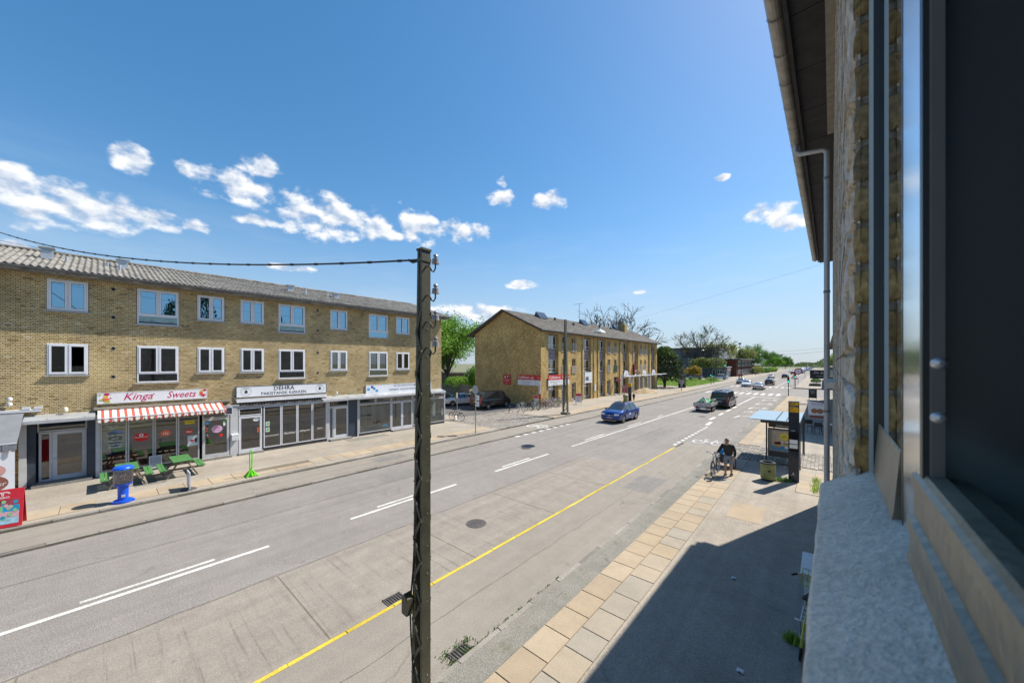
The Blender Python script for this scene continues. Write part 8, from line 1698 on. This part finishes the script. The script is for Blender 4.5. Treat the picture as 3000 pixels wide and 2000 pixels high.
def person(label, loc, rz, J, mats, s=1, shorts=True, grip=None, group=None):
    """J: joints in local metres, facing -Y; keys hip, chest, neck, head, and l/r shoulder elbow wrist, hip knee ankle toe"""
    t = thing('person', label, 'person', loc, group); V = []; E = []; Rr = []
    def a(p, r): V.append(Vector(p)); Rr.append(r); return len(V)-1
    hip = a(J['hip'], (.15,.11)); waist = a((Vector(J['hip'])*.6 + Vector(J['chest'])*.4), (.145,.105)); chest = a(J['chest'], (.17,.12)); neck = a(J['neck'], .055); E += [(hip,waist),(waist,chest),(chest,neck)]
    hd = Vector(J['head']); nk = Vector(J['neck']); jaw = a(nk + (hd-nk)*.45 + Vector((0,-.025,0)), (.062,.07)); sk_ = a(hd, (.078,.095)); cr = a(hd + (hd-nk).normalized()*.075, (.06,.075)); E += [(neck,jaw),(jaw,sk_),(sk_,cr)]
    hands = []
    for q in 'lr':
        sh = a(J[q+'sh'], .06); el_ = a(J[q+'el'], .045); wr_ = a(J[q+'wr'], .03); E += [(chest,sh),(sh,el_),(el_,wr_)]; d = (Vector(J[q+'wr'])-Vector(J[q+'el'])).normalized(); palm = a(Vector(J[q+'wr']) + d*.06, (.04,.022)); E.append((wr_,palm)); hands.append((q, Vector(J[q+'wr']) + d*.085, d))
        hp = a(J[q+'hp'], .095); kn = a(J[q+'kn'], .062); cf = a(Vector(J[q+'kn'])*.65 + Vector(J[q+'an'])*.35, .056); an = a(J[q+'an'], .036); toe = a(Vector(J[q+'an'])*.7+Vector(J[q+'to'])*.3, .028); E += [(hip,hp),(hp,kn),(kn,cf),(cf,an),(an,toe)]
    put('body', skin_mesh('body', V, E, Rr, hip, mats['skin']), t)
    for q, p, d in hands:       # five bent fingers
        x = d.orthogonal().normalized(); y = d.cross(x)
        for k in range(5):
            o_ = x*(.028 - k*.014) if k < 4 else x*.04 - d*.03; l = (.07,.078,.072,.058,.05)[k]; c = y*.02*(1 if grip != q else 2.2); put('finger', MB().tube([p+o_-d*.01, p+o_+d*l*.5+c*.3, p+o_+d*l*.8+c*1.2], [.0095,.0085,.0065], 6).mesh('finger', mats['skin'], True), t)
    # jacket: torso and sleeves a little larger than the body
    V = []; E = []; Rr = []
    h0 = a(Vector(J['hip'])*.97 + Vector(J['chest'])*.03, (.19,.15)); w0 = a(Vector(J['hip'])*.55 + Vector(J['chest'])*.45, (.185,.145)); c0 = a(J['chest'], (.2,.15)); n0 = a(nk*.75 + Vector(J['chest'])*.25, .085); E += [(h0,w0),(w0,c0),(c0,n0)]
    for q in 'lr': s0 = a(J[q+'sh'], .085); e0 = a(J[q+'el'], .068); r0 = a(Vector(J[q+'wr'])*.93 + Vector(J[q+'el'])*.07, .05); E += [(c0,s0),(s0,e0),(e0,r0)]
    put('jacket', skin_mesh('jacket', V, E, Rr, h0, mats['top']), t)
    V = []; E = []; Rr = []; h0 = a(Vector(J['hip']) + Vector((0,0,.02)), (.175,.14)); 
    for q in 'lr':
        hp = a(J[q+'hp'], .118); k_ = Vector(J[q+'kn']); mid = a(Vector(J[q+'hp'])*.4 + k_*.6, .105); E += [(h0,hp),(hp,mid)]
        if shorts: e_ = a(Vector(J[q+'hp'])*.06 + k_*.94, .1); E.append((mid,e_))
        else: kk = a(k_, .075); an = a(Vector(J[q+'an']) + Vector((0,0,.03)), .062); E += [(mid,kk),(kk,an)]
    put('trousers' if not shorts else 'shorts', skin_mesh('trousers', V, E, Rr, h0, mats['legs']), t)
    for q in 'lr':
        an, to = Vector(J[q+'an']), Vector(J[q+'to']); z0 = min(an.z, to.z)
        f = (to-an); f.z = 0; f.normalize(); sd = Vector((-f.y,f.x,0)); heel = an - f*.06; m = MB(); pr = [(-.015,.045,.115),(.08,.052,.115),(.17,.054,.08),(.23,.046,.055),(.27,.026,.04)]; vs_ = []
        for dd, w_, hh in pr: b_ = heel + f*dd; vs_ += [Vector((b_.x,b_.y,0)) - sd*w_ + Vector((0,0,z0-.035)), Vector((b_.x,b_.y,0)) - sd*w_*.8 + Vector((0,0,z0-.035+hh)), Vector((b_.x,b_.y,0)) + sd*w_*.8 + Vector((0,0,z0-.035+hh)), Vector((b_.x,b_.y,0)) + sd*w_ + Vector((0,0,z0-.035))]
        m.add(vs_, [(i*4+k,i*4+k+1,i*4+k+5,i*4+k+4) for i in range(4) for k in range(3)] + [(0,1,2,3),(19,18,17,16)] + [(i*4,i*4+4,i*4+7,i*4+3) for i in range(4)]); put('shoe', m.mesh('shoe', mats['shoe'], True), t)
    # head: hair cap, ears, nose, eyes, mouth
    up = (hd-nk).normalized(); fw = Vector((0,-1,0)); fw = (fw - up*fw.dot(up)).normalized(); rt = fw.cross(up); ctr = hd + up*.02
    m = MB(); nl, nm_ = 8, 14
    for i in range(nl):
        for k in range(nm_): th, ph = i/(nl-1)*1.75, k/nm_*2*math.pi; m.v.append(tuple(ctr + up*(.135*math.cos(th)) + (rt*math.cos(ph)*.092 + fw*math.sin(ph)*.112)*math.sin(th) - fw*.015))
    for i in range(nl-1):
        for k in range(nm_):
            ph = (k+.5)/nm_*2*math.pi
            if i > 2 and math.sin(ph) > .3: continue
            m.f.append((i*nm_+k, i*nm_+(k+1)%nm_, (i+1)*nm_+(k+1)%nm_, (i+1)*nm_+k))
    put('hair', m.mesh('hair', mats['hair'], True), t)
    put('nose', MB().add([ctr+fw*.1+up*.01, ctr+fw*.128-up*.035, ctr+fw*.095-up*.045+rt*.016, ctr+fw*.095-up*.045-rt*.016], [(0,1,2),(0,3,1),(1,3,2)]).mesh('nose', mats['skin']), t)
    for s_ in (-1,1): c = ctr + rt*s_*.034 + fw*.096 + up*.004; put('eye', MB().cbox(c, (.022,.012,.01)).mesh('eye', BLKT), t); put('ear', MB().cbox(ctr + rt*s_*.088 - up*.01, (.018,.035,.055)).mesh('ear', mats['skin']), t)
    put('mouth', MB().cbox(ctr + fw*.092 - up*.07, (.045,.012,.008)).mesh('mouth', mat('lips',(.3,.12,.1),.6)), t)
    t.rotation_euler = (0,0,R(rz)); t.scale = (s,)*3; return t
PM = dict(skin=SKIN, hair=HAIRG, top=JACK, legs=SHORT, shoe=SHOE)
# man pushing a bicycle, stooping, walking towards the camera (-Y); his right hand (-X) on the bar
J = dict(hip=(0,.06,.9), chest=(0,-.08,1.28), neck=(0,-.14,1.46), head=(0,-.22,1.585), lsh=(.2,-.08,1.38), lel=(.27,-.03,1.12), lwr=(.27,-.08,.88), rsh=(-.2,-.1,1.38), rel=(-.3,-.2,1.14), rwr=(-.37,-.33,1.03), lhp=(.1,.06,.86), lkn=(.11,-.04,.48), lan=(.11,.06,.09), lto=(.11,-.08,.035), rhp=(-.1,.06,.86), rkn=(-.09,-.12,.48), ran=(-.09,-.1,.09), rto=(-.09,-.24,.035))
person('stooping person in black jacket and grey shorts pushing a bicycle', (-3.22, 18.55, ZS), -6, J, PM, 1.0, True, 'r')
mb_ = bicycle('pushed_bicycle', 'dark bicycle with black mudguards being pushed along the sidewalk', ('charcoal', (.03,.03,.03)), False, False); tilt(mb_, (-3.69, 18.42, ZS), 180, 3)
t = thing('bicycle_trailer', 'dark two-wheeled bicycle trailer with red and blue bags', 'bicycle trailer', (-3.55, 20.0, ZS))
for sx in (-1,1):
    n = 18; w_ = MB().tube([(-3.55+sx*.34, 20.0+.25*math.cos(k*2*math.pi/n), ZS+.25+.25*math.sin(k*2*math.pi/n)) for k in range(n+1)], .02, 6, False).build('wheel', TYRE, t, True); m = MB(); [m.tube([(-3.55+sx*.34,20,ZS+.25),(-3.55+sx*.34,20+.24*math.cos(k*.7),ZS+.25+.24*math.sin(k*.7))], .004, 3) for k in range(9)]; m.build('spokes', ALU, w_)
MB().box(-3.83,-3.27,19.65,20.4,ZS+.28,ZS+.62).build('body', STL, t); MB().tube([(-3.6,19.0,ZS+.36),(-3.62,19.4,ZS+.34),(-3.55,19.7,ZS+.34)], .015, 6).build('drawbar', STL, t)
def bag(x, y, z, sx, sy, sz, mt, label):
    t = thing('bag', label, 'bag', (x,y,z)); m = MB(); m.lathe([(.6,0),(1,.25),(.95,.6),(.5,.95),(0,1)], (0,0,0), 14); m.v = [(x + a*sx, y + b*sy, z + c*sz) for a, b, c in m.v]; m.build('sack', mt, t, True); MB().tube([(x-.07,y,z+sz*.9),(x,y,z+sz*1.2),(x+.07,y,z+sz*.9)], .012, 5).build('handle', mt, t)
bag(-3.62, 19.85, ZS+.62, .24, .2, .3, mat('bag_blue',(.02,.25,.55),.6), 'bright blue bag on the bicycle trailer'); bag(-3.68, 20.2, ZS+.62, .22, .2, .5, mat('bag_red',(.45,.02,.03),.6), 'red bag on top of the bicycle trailer')
# small figures further away
JS = dict(hip=(0,0,.92), chest=(0,0,1.3), neck=(0,-.01,1.5), head=(0,-.02,1.62), lsh=(.19,0,1.42), lel=(.25,.03,1.14), lwr=(.24,-.04,.9), rsh=(-.19,0,1.42), rel=(-.25,.02,1.14), rwr=(-.24,-.06,.9), lhp=(.1,0,.88), lkn=(.1,-.1,.5), lan=(.1,-.02,.09), lto=(.1,-.15,.035), rhp=(-.1,0,.88), rkn=(-.1,.02,.49), ran=(-.1,.14,.1), rto=(-.1,.02,.035))
def fig(label, loc, rz, top, legs, s=1): return person(label, loc, rz, JS, dict(skin=SKIN, hair=mat('dark_hair',(.03,.022,.018),.8), top=mat('cloth_'+top[0], top[1], .8), legs=mat('cloth_'+legs[0], legs[1], .8), shoe=SHOE), s, False)
o = fig('child in dark plum jacket with a backpack by the far bus stop', (-19.35, 47.4, ZS), 10, ('plum',(.1,.03,.06)), ('dark',(.02,.02,.025)), .6); put('backpack', MB().box(-.13,.13,.1,.26,1.05,1.45).mesh('backpack', mat('bag_pink',(.35,.08,.15),.7)), o)
fig('small child in blue jacket and pink behind the far litter bin', (-20.05, 45.9, ZS), 60, ('blue',(.2,.28,.4)), ('pink',(.4,.18,.22)), .58); fig('person in red jacket walking on the far sidewalk', (-21.2, 140, ZS), 20, ('red',(.3,.05,.04)), ('dark',(.02,.02,.025))); fig('person in dark clothes walking on the far sidewalk', (-20.4, 139, ZS), 200, ('dark',(.02,.02,.025)), ('grey',(.1,.1,.11))); fig('person in pale top by the far lamp mast', (-22.6, 190, ZS), 0, ('pale',(.4,.36,.33)), ('dark',(.02,.02,.025))); fig('dark figure beside the far hedge', (-21, 262, ZS), 0, ('dark',(.02,.02,.025)), ('dark',(.02,.02,.025)))

bpy.data.scenes.remove(TMP)
